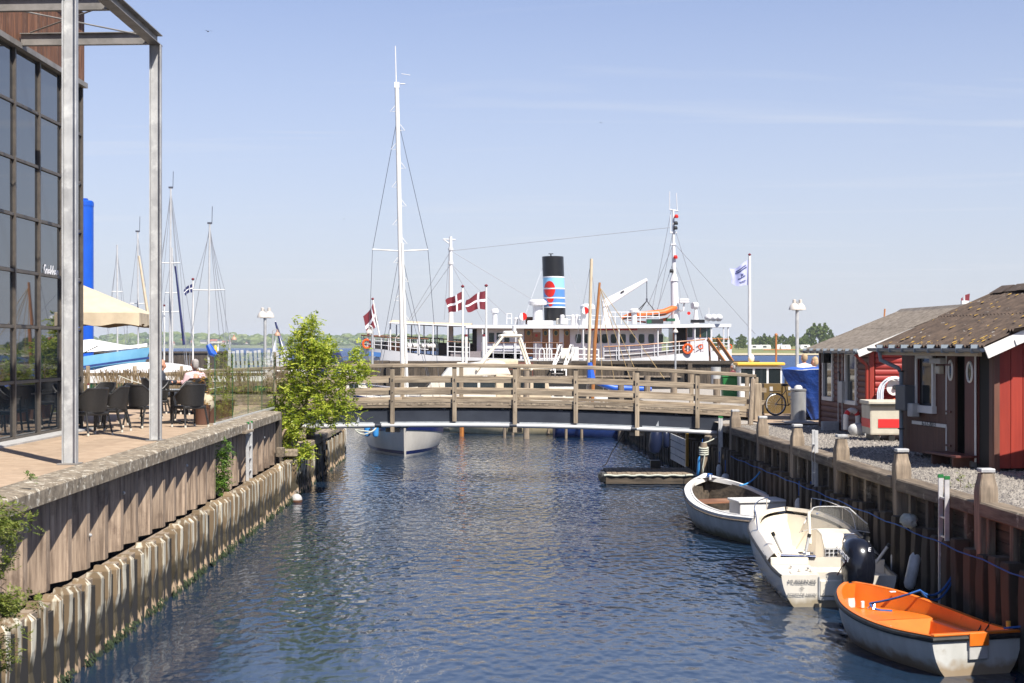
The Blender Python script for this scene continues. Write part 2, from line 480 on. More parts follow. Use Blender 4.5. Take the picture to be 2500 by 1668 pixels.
mat('green_bin', (.01, .14, .03), None, rough=.5)
mat('sea_grass', (.030, .048, .012), (.016, .028, .008), scale=12, rough=.8)
mat('bark', (.23, .17, .11), (.13, .095, .06), scale=9, rough=.9, stretch=WZ, bump=.4, bd=.01)
mat('hose', (.62, .66, .72), None, rough=.4)
mat('brass', (.45, .30, .09), None, rough=.3, metal=.8)
mat('house_wall', (.55, .50, .44), None, rough=.9)
mat('house_roof', (.30, .10, .06), None, rough=.9)
mat('hill', (.060, .085, .040), (.15, .165, .07), scale=.006, rough=1, detail=9, lo=.42, hi=.6)
mat('meadow', (.20, .20, .065), (.12, .14, .045), scale=.05, rough=1, detail=6)
mat('sand', (.42, .36, .24), None, rough=1)
mat('lamp_cream', (.52, .48, .43), None, rough=.45)
mat('lamp_copper', (.42, .25, .17), None, rough=.5)
mat('deck_tan', (.40, .24, .13), (.30, .17, .09), scale=5, rough=.7)
mat('mesh_grey', (.26, .23, .235), (.20, .17, .175), scale=12, rough=.8)
mat('lilac_white', (.62, .61, .66), None, rough=.5)
mat('sail_white', (.72, .73, .75), None, rough=.7)

def leaf_mat(name, c1, c2, trans=.35):
    m = bpy.data.materials.new(name); m.use_nodes = True
    N = m.node_tree.nodes; Lk = m.node_tree.links; b = N['Principled BSDF']
    g = N.new('ShaderNodeNewGeometry')
    mx = N.new('ShaderNodeMix'); mx.data_type = 'RGBA'
    mx.inputs[6].default_value = (*c1, 1); mx.inputs[7].default_value = (*c2, 1)
    Lk.new(g.outputs['Random Per Island'], mx.inputs['Factor'])
    Lk.new(mx.outputs[2], b.inputs['Base Color'])
    b.inputs['Roughness'].default_value = .5
    tr = N.new('ShaderNodeBsdfTranslucent'); Lk.new(mx.outputs[2], tr.inputs['Color'])
    ms = N.new('ShaderNodeMixShader'); ms.inputs[0].default_value = trans
    Lk.new(b.outputs[0], ms.inputs[1]); Lk.new(tr.outputs[0], ms.inputs[2])
    Lk.new(ms.outputs[0], N['Material Output'].inputs['Surface'])
    MATS[name] = m
leaf_mat('leaf_ash', (.18, .29, .016), (.60, .62, .09), .45)
leaf_mat('leaf_bush', (.10, .15, .020), (.25, .27, .055))
leaf_mat('leaf_conifer', (.12, .19, .025), (.36, .36, .05), .5)
leaf_mat('leaf_rust', (.30, .14, .02), (.42, .22, .03))
leaf_mat('leaf_far', (.070, .125, .022), (.20, .25, .050))
leaf_mat('leaf_ivy', (.05, .13, .016), (.17, .28, .035))

# clear glass: the screen and the windscreen (seen from any side)
def glass_sheet(name, tint, refl=1.4):
    m = bpy.data.materials.new(name); m.use_nodes = True
    N = m.node_tree.nodes; Lk = m.node_tree.links; N.remove(N['Principled BSDF'])
    t = N.new('ShaderNodeBsdfTransparent'); t.inputs[0].default_value = (*tint, 1)
    g = N.new('ShaderNodeBsdfGlossy'); g.inputs['Roughness'].default_value = .02
    fr = N.new('ShaderNodeFresnel'); fr.inputs[0].default_value = refl
    ms = N.new('ShaderNodeMixShader')
    gb_ = N.new('ShaderNodeNewGeometry'); iv = N.new('ShaderNodeMath'); iv.operation = 'SUBTRACT'; iv.inputs[0].default_value = 1
    mu = N.new('ShaderNodeMath'); mu.operation = 'MULTIPLY'; Lk.new(gb_.outputs['Backfacing'], iv.inputs[1]); Lk.new(iv.outputs[0], mu.inputs[0]); Lk.new(fr.outputs[0], mu.inputs[1])
    Lk.new(mu.outputs[0], ms.inputs[0]); Lk.new(t.outputs[0], ms.inputs[1]); Lk.new(g.outputs[0], ms.inputs[2])
    Lk.new(ms.outputs[0], N['Material Output'].inputs['Surface'])
    MATS[name] = m
glass_sheet('glass_screen', (.93, .96, .95), 1.22)
glass_sheet('perspex', (.84, .82, .78))
N_ = MATS['perspex'].node_tree.nodes; df = N_.new('ShaderNodeBsdfDiffuse'); df.inputs[0].default_value = (.5, .5, .48, 1)
m2 = N_.new('ShaderNodeMixShader'); m2.inputs[0].default_value = .30
src_ = N_['Material Output'].inputs['Surface'].links[0].from_socket
MATS['perspex'].node_tree.links.new(src_, m2.inputs[1]); MATS['perspex'].node_tree.links.new(df.outputs[0], m2.inputs[2]); MATS['perspex'].node_tree.links.new(m2.outputs[0], N_['Material Output'].inputs['Surface'])

# facade panes: dark coated glass
def facade_glass():
    m = bpy.data.materials.new('facade_glass'); m.use_nodes = True
    b = m.node_tree.nodes['Principled BSDF']
    b.inputs['Base Color'].default_value = (.010, .017, .026, 1)
    b.inputs['Roughness'].default_value = .015
    b.inputs['IOR'].default_value = 2.5
    MATS['facade_glass'] = m
facade_glass()

# timber piles: pale streaks, a dark tide stain, raw rotted foot, weed at the waterline (heights in metres above the water)
def pile_mat(name, top, pale, stain, foot, weed, z_scale=1.0):
    m = bpy.data.materials.new(name); m.use_nodes = True
    N = m.node_tree.nodes; Lk = m.node_tree.links; b = N['Principled BSDF']; b.inputs['Roughness'].default_value = .88
    g = N.new('ShaderNodeNewGeometry'); oi = N.new('ShaderNodeObjectInfo')
    rs = N.new('ShaderNodeVectorMath'); rs.operation = 'SCALE'; rs.inputs['Scale'].default_value = 19
    Lk.new(oi.outputs['Random'], rs.inputs[0])
    ad = N.new('ShaderNodeVectorMath'); Lk.new(g.outputs['Position'], ad.inputs[0]); Lk.new(rs.outputs[0], ad.inputs[1])
    mp_ = N.new('ShaderNodeMapping'); mp_.inputs['Scale'].default_value = (5, 5, .8); Lk.new(ad.outputs[0], mp_.inputs[0])
    n1 = N.new('ShaderNodeTexNoise'); n1.inputs['Scale'].default_value = 2.2; n1.inputs['Detail'].default_value = 6; Lk.new(mp_.outputs[0], n1.inputs[0])
    n2 = N.new('ShaderNodeTexNoise'); n2.inputs['Scale'].default_value = 3.4; n2.inputs['Detail'].default_value = 4; Lk.new(ad.outputs[0], n2.inputs[0])
    sp = N.new('ShaderNodeSeparateXYZ'); Lk.new(g.outputs['Position'], sp.inputs[0])
    wob = N.new('ShaderNodeMath'); wob.operation = 'MULTIPLY_ADD'; wob.inputs[1].default_value = .75; wob.inputs[2].default_value = -.37
    Lk.new(n2.outputs[0], wob.inputs[0])
    hz = N.new('ShaderNodeMath'); Lk.new(sp.outputs['Z'], hz.inputs[0]); Lk.new(wob.outputs[0], hz.inputs[1])
    def ramp(lo, hi, src):
        r = N.new('ShaderNodeMapRange'); r.inputs['From Min'].default_value = lo; r.inputs['From Max'].default_value = hi
        r.interpolation_type = 'SMOOTHSTEP'
        Lk.new(src, r.inputs['Value']); return r.outputs[0]
    def mix(f, a, bcol):
        x = N.new('ShaderNodeMix'); x.data_type = 'RGBA'; Lk.new(f, x.inputs['Factor'])
        if isinstance(a, tuple): x.inputs[6].default_value = (*a, 1)
        else: Lk.new(a, x.inputs[6])
        if isinstance(bcol, tuple): x.inputs[7].default_value = (*bcol, 1)
        else: Lk.new(bcol, x.inputs[7])
        return x.outputs[2]
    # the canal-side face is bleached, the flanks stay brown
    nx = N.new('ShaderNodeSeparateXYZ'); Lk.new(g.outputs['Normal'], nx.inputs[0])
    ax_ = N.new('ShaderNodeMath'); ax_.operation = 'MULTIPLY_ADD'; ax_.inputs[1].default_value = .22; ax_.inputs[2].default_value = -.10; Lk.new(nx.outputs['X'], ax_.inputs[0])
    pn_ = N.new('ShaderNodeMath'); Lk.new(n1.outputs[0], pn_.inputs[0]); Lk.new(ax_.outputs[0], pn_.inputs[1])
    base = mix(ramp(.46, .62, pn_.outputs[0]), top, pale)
    base = mix(ramp(.44, .66, hz.outputs[0]), stain, base)
    rawz = N.new('ShaderNodeMath'); rawz.operation = 'MULTIPLY_ADD'; rawz.inputs[1].default_value = .5; rawz.inputs[2].default_value = -.13
    Lk.new(n1.outputs[0], rawz.inputs[0])
    h2 = N.new('ShaderNodeMath'); Lk.new(sp.outputs['Z'], h2.inputs[0]); Lk.new(rawz.outputs[0], h2.inputs[1])
    base = mix(ramp(.27, .31, h2.outputs[0]), foot, base)
    base = mix(ramp(.15, .21, h2.outputs[0]), weed, base)
    hs = N.new('ShaderNodeHueSaturation'); mr = N.new('ShaderNodeMapRange'); mr.inputs['To Min'].default_value = .72; mr.inputs['To Max'].default_value = 1.2
    Lk.new(oi.outputs['Random'], mr.inputs['Value']); Lk.new(mr.outputs[0], hs.inputs['Value']); Lk.new(base, hs.inputs['Color'])
    Lk.new(hs.outputs[0], b.inputs['Base Color'])
    bp = N.new('ShaderNodeBump'); bp.inputs['Strength'].default_value = .6; bp.inputs['Distance'].default_value = .012
    Lk.new(n1.outputs[0], bp.inputs['Height']); Lk.new(bp.outputs[0], b.inputs['Normal'])
    MATS[name] = m
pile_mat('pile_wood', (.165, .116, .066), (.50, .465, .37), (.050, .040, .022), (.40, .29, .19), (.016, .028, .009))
pile_mat('pile_dark', (.055, .041, .028), (.12, .095, .064), (.03, .024, .017), (.06, .047, .033), (.010, .016, .007))  # darker copy; the right wall's deep shade is put into its colours

# water: rippled, dark below
def water_mat():
    m = bpy.data.materials.new('water'); m.use_nodes = True
    N = m.node_tree.nodes; Lk = m.node_tree.links; b = N['Principled BSDF']
    b.inputs['Base Color'].default_value = (.009, .023, .048, 1)
    b.inputs['Roughness'].default_value = .03
    b.inputs['IOR'].default_value = 1.42
    t = N.new('ShaderNodeTexCoord')
    def nz(scale, st, det, rot=0, dist=0):
        mp_ = N.new('ShaderNodeMapping'); mp_.inputs['Scale'].default_value = st; mp_.inputs['Rotation'].default_value = (0, 0, rot)
        Lk.new(t.outputs['Object'], mp_.inputs[0])
        n = N.new('ShaderNodeTexNoise'); n.inputs['Scale'].default_value = scale; n.inputs['Detail'].default_value = det
        n.inputs['Roughness'].default_value = .55; n.inputs['Distortion'].default_value = dist
        Lk.new(mp_.outputs[0], n.inputs[0]); return n.outputs[0]
    def bump(h, dist, prev, gate=None):
        bp = N.new('ShaderNodeBump'); bp.inputs['Distance'].default_value = dist; bp.inputs['Strength'].default_value = 1
        if gate is not None: Lk.new(gate, bp.inputs['Strength'])
        Lk.new(h, bp.inputs['Height'])
        if prev is not None: Lk.new(prev, bp.inputs['Normal'])
        return bp.outputs[0]
    sp = N.new('ShaderNodeSeparateXYZ'); Lk.new(t.outputs['Object'], sp.inputs[0])
    # calmer close to the camera end of the basin, livelier further out
    gr = N.new('ShaderNodeMapRange'); gr.inputs['From Min'].default_value = 17; gr.inputs['From Max'].default_value = 31
    gr.inputs['To Min'].default_value = .08; gr.inputs['To Max'].default_value = 1.0
    Lk.new(sp.outputs['Y'], gr.inputs['Value'])
    pn = nz(.16, (1, 1, 1), 2)
    pr = N.new('ShaderNodeMapRange'); pr.inputs['From Min'].default_value = .35; pr.inputs['From Max'].default_value = .65
    pr.inputs['To Min'].default_value = .5; pr.inputs['To Max'].default_value = 1.15
    Lk.new(pn, pr.inputs['Value'])
    gg = N.new('ShaderNodeMath'); gg.operation = 'MULTIPLY'; Lk.new(gr.outputs[0], gg.inputs[0]); Lk.new(pr.outputs[0], gg.inputs[1])
    lee = N.new('ShaderNodeMapRange'); lee.inputs['From Min'].default_value = -5.4; lee.inputs['From Max'].default_value = -2.6
    lee.inputs['To Min'].default_value = .35; lee.inputs['To Max'].default_value = 1.0      # sheltered water under the left wall
    Lk.new(sp.outputs['X'], lee.inputs['Value'])
    g2 = N.new('ShaderNodeMath'); g2.operation = 'MULTIPLY'; Lk.new(gg.outputs[0], g2.inputs[0]); Lk.new(lee.outputs[0], g2.inputs[1]); gg = g2
    n1 = bump(nz(.9, (1, .8, 1), 2, .25), .030, None, gg.outputs[0])
    n2 = bump(nz(4.4, (1, .50, 1), 1.2, -.10), .130, n1, gg.outputs[0])
    n3 = bump(nz(11, (1, .6, 1), 1, .2), .009, n2, gg.outputs[0])
    n4 = bump(nz(16, (.35, 1.5, 1), 2, .05), .0022, n3)
    Lk.new(n4, b.inputs['Normal'])
    MATS['water'] = m
water_mat()
# open fjord: short steep waves, too far off to tell apart
def fjord_mat():
    m = bpy.data.materials.new('fjord'); m.use_nodes = True
    N = m.node_tree.nodes; Lk = m.node_tree.links; b = N['Principled BSDF']
    b.inputs['Base Color'].default_value = (.010, .040, .125, 1)
    b.inputs['Roughness'].default_value = .32; b.inputs['IOR'].default_value = 1.34
    t = N.new('ShaderNodeTexCoord')
    n = N.new('ShaderNodeTexNoise'); n.inputs['Scale'].default_value = .9; n.inputs['Detail'].default_value = 6
    mp_ = N.new('ShaderNodeMapping'); mp_.inputs['Scale'].default_value = (1, .5, 1)
    Lk.new(t.outputs['Object'], mp_.inputs[0]); Lk.new(mp_.outputs[0], n.inputs[0])
    bp = N.new('ShaderNodeBump'); bp.inputs['Distance'].default_value = .9
    Lk.new(n.outputs[0], bp.inputs['Height']); Lk.new(bp.outputs[0], b.inputs['Normal'])
    MATS['fjord'] = m
fjord_mat()
M = MATS
# ================================================================== THE SETTING
def sheet(name, pts, z, m, kind='structure'):
    return tag(build(MB().add([(x, y, z) for x, y in pts], [tuple(range(len(pts)))]), name, m), kind=kind)

sheet('water', [(-300, -60), (300, -60), (300, 128), (-300, 128)], 0.0, M['water'])
sheet('fjord', [(-9000, 128), (9000, 128), (9000, 12000), (-9000, 12000)], -.004, M['fjord'])
# sea bed under everything so that the ground reaches the horizon
sheet('sea_bed', [(-9500, -80), (9500, -80), (9500, 12500), (-9500, 12500)], -3.0, M['soil'])

# ---- far shore on the left: low wooded hills about three kilometres off
def hills(name, x0, x1, y0, depth, hfun, m, nx=160, ny=10):
    rows = []
    for j in range(ny+1):
        r = []
        for i in range(nx+1):
            x = x0+(x1-x0)*i/nx; s = j/ny
            h = hfun(x)*math.sin(min(1, s*1.15)*PI/2)**.9
            h *= 1+.12*mnoise.noise(Vector((x*.012, s*4, 1)))
            r.append((x, y0+depth*s, -.5 if j == 0 else max(.4, h)))
        rows.append(r)
    rows.append([(p[0], p[1]+60, -3) for p in rows[-1]])
    return tag(build(MB().grid(rows), name, m, smooth=True), kind='structure')
def hl(x):
    return 17+6*mnoise.noise(Vector((x*.0021, 3.3, 0)))+6*mnoise.noise(Vector((x*.007, 1.3, 0)))+4*math.sin(x*.0016+.5)
hills('far_hills', -1500, 420, 2900, 500, hl, M['hill'])
def ridge_wood(name, label, x0, x1, y, n, hfun, r0, r1, seed):
    rr = random.Random(seed); mb = MB()
    for k in range(n):
        x = rr.uniform(x0, x1); s = rr.random()
        r = rr.uniform(r0, r1); yy = y+s*(r1*14)
        z = hfun(x)*math.sin(min(1, s*1.15)*PI/2)
        mb.ball((x, yy, z+r*.55), r, 7, 5, (rr.uniform(.9, 1.8), 1, rr.uniform(.7, 1.0)))
    for i in range(len(mb.v)):
        p = Vector(mb.v[i]); d = mnoise.noise_vector(p*(.9/r1))*r0*.8
        mb.v[i] = tuple(p+d)
    return tag(build(mb, name, M['leaf_far']), label, 'trees', kind='stuff')
ridge_wood('far_woods', 'far-off woods along the hills across the fjord on the left', -1400, 350, 2960, 1100, hl, 4, 9, 3)

rr = random.Random(12)
hb = MB(); hb.box((0, 0, 2.2), (11, 8, 4.4)); hb.prism([(-4.4, 4.4), (4.4, 4.4), (0, 8)], -5.8, 5.8, 'x')
def gable(name, label, loc, group, m1, m2, s=1.0):
    t = thing(name, label, 'house', loc, rr.uniform(-.4, .4), group)
    build(MB().box((0, 0, 2.2*s), (11*s, 8*s, 4.4*s)), 'wall', m1, t)
    build(MB().prism([(-4.6*s, 4.4*s), (4.6*s, 4.4*s), (0, 7.6*s)], -5.8*s, 5.8*s, 'x'), 'roof', m2, t)
    return t
for k in range(14):
    u = [402, 418, 436, 455, 470, 482, 495, 508, 522, 533, 541, 549, 556, 590][k]
    x = (u-1250)/F*2960
    gable('far_house', 'tiny far house on the wooded hillside across the fjord', (x, 2960+rr.uniform(0, 90), hl(x)*.25+rr.uniform(0, 5)),
          'houses across the fjord', M['house_wall'], M['house_roof'] if k % 3 else M['box_grey'])

# ---- nearer shore on the right: reed bank, meadow, caravans, trees
def near_h(x, s):
    return .3+1.4*min(1, s*9)+(3.6*max(0, s-.12))*(1+.25*mnoise.noise(Vector((x*.02, s*3, 5))))
rows = []
for j in range(15):
    s = j/14
    rows.append([((x0), 672+s*260+4*mnoise.noise(Vector((x0*.05, 0, 2))), -.6 if j == 0 else near_h(x0, s)) for x0 in [55+i*4.2 for i in range(75)]])
rows.append([(p[0], p[1]+30, -3) for p in rows[-1]])
tag(build(MB().grid(rows), 'shore', M['meadow'], smooth=True), kind='structure')
tag(build(MB().add([(55, 668, .25), (370, 668, .25), (370, 690, 1.0), (55, 690, 1.0)], [(0, 1, 2, 3)]), 'beach', M['sand']), kind='structure')

def far_tree(loc, h, w, label, group, seed):
    r3 = random.Random(seed)
    t = thing('broadleaf_tree', label, 'tree', loc, 0, group)
    build(MB().tube([(0, 0, -.3), (.1, 0, h*.35), (0, 0, h*.6)], [.28, .2, .1], 6), 'trunk', M['bark'], t)
    mb = MB()
    for k in range(150):
        a = r3.uniform(0, 2*PI); q = r3.random()**.5; zc = r3.uniform(.12, 1)
        rad_ = w*.5*math.sin(min(1, zc*1.02+.12)*PI)**.6*q if zc < .95 else .2
        c = Vector((rad_*math.cos(a), rad_*math.sin(a), h*(.1+.86*zc)))
        s = r3.uniform(.55, 1.25)
        for kk in range(3):
            n = Vector((r3.gauss(0, 1), r3.gauss(0, 1)-.5, r3.gauss(.5, 1))).normalized()
            a1 = n.orthogonal().normalized(); b1 = n.cross(a1)
            mb.add([c+a1*s, c+b1*s*.8, c-a1*s, c-b1*s*.7], [(0, 1, 2, 3)])
    build(mb, 'crown', M['leaf_far'], t)
    return t
proto = []
for k in range(3):
    proto.append(far_tree((170+3*k, 880, 6.5), 10.5, 9.5, 'distant broadleaf tree in the row behind the meadow', 'trees behind the meadow', 40+k))
for k in range(120):
    s = rr.random(); x = 80+rr.random()*160
    y = 735+s*180
    src = proto[k % 3]
    o = dup(src, (x, y, near_h(x, (y-672)/260)), rr.uniform(0, 6))
    f = rr.uniform(.45, .7) if y > 800 else rr.uniform(.22, .42)
    o.scale = (f*rr.uniform(1, 1.3), f, f)
for k, (u, v) in enumerate([(1842, 836), (1868, 834), (1908, 837), (1916, 839), (1964, 836)]):
    p = P(u, v, 735)
    t = thing('caravan', 'tiny white caravan parked among the trees beyond the water', 'caravan', (p.x, 735, near_h(p.x, .24)-.1), rr.uniform(-.5, .5), 'caravans on the far shore')
    build(MB().prism([(-2.6, .5), (2.6, .5), (2.8, 1.2), (2.3, 2.6), (-2.4, 2.6), (-2.8, 1.4)], -1.1, 1.1, 'y'), 'body', M['white_paint'], t, bevel=.12)
    build(MB().box((0, -1.115, 1.7), (1.6, .03, .7)), 'window', M['glass_dark'], t)

# ================================================================== LEFT QUAY AND TERRACE
LQ = thing('quay_wall', 'weathered timber quay wall below the terrace, pale stained piles along the water', 'quay wall', (-5.41, 0, 0), .0165)
XL = lambda Y: -5.41-.0165*Y
# coping: worn concrete capping in lengths
y = 11.0
while y < 40.7:
    L = min(4.9, 40.8-y)
    mb = MB()
    rows = []
    nseg = 10
    for i in range(nseg+1):
        yy = y+.012+(L-.024)*i/nseg
        w = .010*mnoise.noise(Vector((yy*.7, 2, 7))); h = .008*mnoise.noise(Vector((yy*.9, 8, 3)))
        rows.append([(.07+w, yy, 2.19), (.072+w, yy, 2.365+h), (.05+w, yy, 2.388+h), (-.10, yy, 2.40+h), (-.36, yy, 2.415+h), (-.44, yy, 2.40), (-.44, yy, 2.19)])
    mb.grid(rows, closed=True)
    mb.add(rows[0], [tuple(range(7))]); mb.add(rows[-1], [tuple(range(7))])
    build(mb, 'coping', M['concrete'], LQ, smooth=True, angle=25)
    y += L
# folded upper boarding: each bay runs from a recessed edge out to a proud edge
bay = MB()
N_ = 5
prof = [(-.44, 0), (-.44, .05), (-.10, .80), (-.085, .82), (-.085, 1.0), (-.44, 1.0)]
rows = [[(x, yy, z) for x, yy in prof[:5]] for z in (1.02, 1.3, 1.6, 1.9, 2.2)]
bay.grid(rows)
bay.add([(-.085, 1.0, 1.02), (-.44, 1.001, 1.02), (-.44, 1.001, 2.2), (-.085, 1.0, 2.2)], [(0, 1, 2, 3)])
bay0 = None
for k in range(29):
    yy = 11.75+k*1.0
    if bay0 is None: bay0 = build(bay, 'sheet_pile', M['sheet_wood_z'], LQ, loc=(0, yy, 0))
    else: inst(bay0, LQ, (R.uniform(-.012, .012), yy, 0))
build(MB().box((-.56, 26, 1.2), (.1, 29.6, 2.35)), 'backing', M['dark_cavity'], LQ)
# bolts and rusty marks
bt = None
for k in range(29):
    yy = 12.69+k
    for z in ((1.9,) if k % 5 == 1 else (1.45,) if k % 7 == 2 else ()):
        if bt is None: bt = build(MB().lathe([(.028, 0), (.028, .02), (.012, .035)], 8).xf(Matrix.Rotation(PI/2, 4, 'Y')), 'bolt', M['galv'], LQ, loc=(-.09, yy, z))
        else: inst(bt, LQ, (-.09, yy, z+R.uniform(-.1, .1)), (0, 0, 0))
# ledge plank behind the pile heads
for k in range(9):
    build(MB().box((0, 0, 0), (.20, 3.58, .10)), 'ledge_plank', M['quay_wood_y'], LQ, bevel=.012, loc=(.12, 12.9+k*3.6, 1.0+R.uniform(-.012, .012)))
# lower piles
def pile_mesh(seed, w=.17, d=.22, top=1.12):
    r2 = random.Random(seed); mb = MB(); rows = []
    zs = [-1.2, .0, .16, .30, .45, .7, .95, top-.07]
    for z in zs:
        er = .05*r2.random() if .1 < z < .5 else .008*r2.random()
        j = lambda a: a+r2.uniform(-.003, .003)
        rows.append([(j(-d/2), j(-w/2+er*.5), z), (j(d/2-er), j(-w/2+er*.6), z), (j(d/2-er), j(w/2-er*.4), z), (j(-d/2), j(w/2), z)])
    rows.append([(-d/2+.01, -w/2+.03, top), (d/2-.07, -w/2+.04, top), (d/2-.07, w/2-.04, top), (-d/2+.01, w/2-.03, top)])
    mb.grid(rows, closed=True); mb.add(rows[-1], [(0, 1, 2, 3)])
    return mb
piles = []
for k in range(92):
    yy = 11.2+k*.5
    if 40.75 < yy < 42.0: continue
    if 48.7 < yy < 49.3: continue
    if len(piles) < 6:
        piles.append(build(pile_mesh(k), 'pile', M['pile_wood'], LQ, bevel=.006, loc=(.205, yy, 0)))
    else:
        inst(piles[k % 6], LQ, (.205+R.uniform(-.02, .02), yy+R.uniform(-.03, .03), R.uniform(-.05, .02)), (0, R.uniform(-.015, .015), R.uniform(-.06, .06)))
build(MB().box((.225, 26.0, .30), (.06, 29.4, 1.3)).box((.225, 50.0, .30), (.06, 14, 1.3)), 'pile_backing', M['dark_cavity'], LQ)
# weed fringe hanging at the waterline (nobody could count it)
mb = MB(); r4 = random.Random(5)
for k in range(1900):
    yy = 12+r4.random()**1.2*30
    if mnoise.noise(Vector((yy*1.1, 0, 3))) < -.05: continue
    x = .31+r4.uniform(-.02, .05); z = r4.uniform(.02, .17)
    l = r4.uniform(.03, .10); dy = r4.uniform(-.03, .03)
    mb.add([(x, yy-.02, z), (x+.01, yy+.02, z), (x+r4.uniform(.01, .06), yy+dy, z-l)], [(0, 1, 2)])
o = build(mb, 'weed', M['sea_grass'], LQ); tag(o, kind='stuff')
# end of the high wall, two dark posts and the return into the corner
for xx, yy in ((-.12, 40.95), (-.42, 41.05), (-.12, 41.28)):
    build(MB().box((0, 0, 1.2), (.26, .26, 2.4)), 'end_post', M['dark_wood_z'], LQ, bevel=.02, loc=(xx, yy, -.05))
for k in range(7):
    build(MB().box((0, 0, 0), (.26, .07, 2.2)), 'return_plank', M['dark_wood_z'], LQ, loc=(-.6-k*.28, 40.98, 1.05), bevel=.01)
# lower capping timbers and bank beyond the corner, under the bridge end
for k, (xx, yy, z, w, L) in enumerate([(.12, 45.1, 1.22, .42, 6.2), (.12, 52.2, 1.22, .42, 7.2)]):
    build(MB().box((0, 0, 0), (w, L, .2)), 'cap_timber', M['grey_wood_y'], LQ, bevel=.025, loc=(xx, yy, z))
build(MB().box((-1.2, 49.3, .5), (2.3, 14.5, 1.5)), 'bank', M['soil'], LQ)
for k, (xx, yy, z, sx, sy, sz, rz) in enumerate([(-.35, 46.1, 1.55, .9, .5, .35, .1), (-.25, 44.2, 1.42, .5, .8, .22, .3), (-.3, 47.2, 1.62, .5, 1.6, .5, 0), (.02, 47.4, 1.45, .35, .9, .28, .05)]):
    build(MB().box((0, 0, 0), (sx, sy, sz), rz), 'abutment_block', M['grey_wood_y'], LQ, bevel=.03, loc=(xx, yy, z))
build(MB().box((0, 0, 0), (.05, .7, .75), 0, 0, .45), 'pale_board', M['paving'], LQ, loc=(-.15, 42.2, 1.52))
build(MB().box((0, 0, 0), (.2, .2, .25)), 'grey_bracket', M['cap_wood_y'], LQ, loc=(.08, 40.55, 1.35), bevel=.01)
build(MB().box((.2, 49.0, .98), (.3, .62, .28)), 'opening_lintel', M['grey_wood_y'], LQ, bevel=.015)

# terrace: long worn paving boards
TQ = tag(build(MB().box((-13.0, 28.5, 1.6), (12.9, 35.5, 1.5)), 'terrace', M['soil']), kind='structure')
sl = []
cols = 17; 
for i in range(cols):
    x = -.46-.31-.62*i
    off = (i*1.13) % 2.4
    for j in range(14):
        yy = 12.2+off+2.4*j
        if yy > 45.5: continue
        if x < -4.3 and yy < 30: continue
        xw = -5.41+x-.0165*yy; 
        if not sl:
            s0 = build(MB().box((0, 0, 0), (.612, 2.392, .05)), 'paving_board', M['paving'], TQ, bevel=.006)
            sl.append(s0); s0.location = (xw, yy, 2.372+R.uniform(-.003, .003)); s0.rotation_euler = (0, 0, .0165)
        else:
            inst(s0, TQ, (xw, yy, 2.372+R.uniform(-.003, .003)), (R.uniform(-.001, .001), R.uniform(-.002, .002), .0165))
# grey sill strip in front of the glass
build(MB().box((0, 0, 0), (.42, 11.5, .03)), 'sill_strip', M['kerb_grey'], TQ, loc=(-8.72, 26.8, 2.412), rot=(0, 0, .004))

# ================================================================== GLASS BUILDING
FX = -8.95
GB = thing('glass_building', 'restaurant building with a tall dark window wall and brown timber cladding above', 'building', (FX, 20, 2.4), 0)
y0, y1 = 0.0, 12.25        # local along the canal; far corner at 32.25
ny = 8; pw = 1.46
ys = [12.42-1.46*k for k in range(9)]
build(MB().box((-3.2, 6.1, 3.4), (6.2, 12.1, 6.8)), 'dark_interior', M['dark_cavity'], GB)
pane0 = None
for i in range(8):
    for j in range(7):
        yc = (ys[i]+ys[i+1])/2; zc = .04+.505+j*1.005
        if pane0 is None: pane0 = build(MB().box((0, 0, 0), (.02, 1.38, .93)), 'pane', M['facade_glass'], GB, loc=(0, yc, zc))
        else: inst(pane0, GB, (R.uniform(-.002, .002), yc, zc), (0, R.uniform(-.002, .002), R.uniform(-.0025, .0025)))
for i in range(9):
    build(MB().box((.03, 0, 3.54), (.06, .07, 7.07)), 'mullion', M['mullion'], GB, loc=(0, ys[i], 0), bevel=.006)
for j in range(8):
    build(MB().box((0, 6.3, 0), (.045, 12.3, .06)), 'transom', M['mullion'], GB, loc=(.02, 0, .04+j*1.005), bevel=.006)
build(MB().box((0, 0, 0), (.16, 12.6, .10)), 'flashing', M['galv_dark'], GB, loc=(.06, 6.2, 7.10))
c0 = None
for k in range(92):
    yc = 12.46-.067-k*.134
    if c0 is None: c0 = build(MB().box((0, 0, 0), (.03, .124, 1.46)), 'cladding_board', M['clad_wood_z'], GB, loc=(.06, yc, 7.88))
    else: inst(c0, GB, (.06+R.uniform(-.005, .005), yc, 7.88))
build(MB().box((-3.1, 6.05, 7.9), (6.2, 12.1, 1.5)), 'upper_wall', M['dark_cavity'], GB)
build(MB().box((-3.0, 6.1, 8.68), (6.5, 12.5, .10)), 'roof', M['galv_dark'], GB)
build(MB().box((.02, 12.48, 7.88), (.09, .05, 1.5)), 'corner_trim', M['clad_wood_z'], GB)
build(MB().box((-3.1, 12.47, 3.5), (6.0, .06, 7.1)), 'end_wall', M['clad_wood_z'], GB)
text('Snekken', 'lettering', M['flag_white'], GB, (.03, 10.25, 3.13), (PI/2, 0, PI/2), .34, shear=.35, sx=.85)

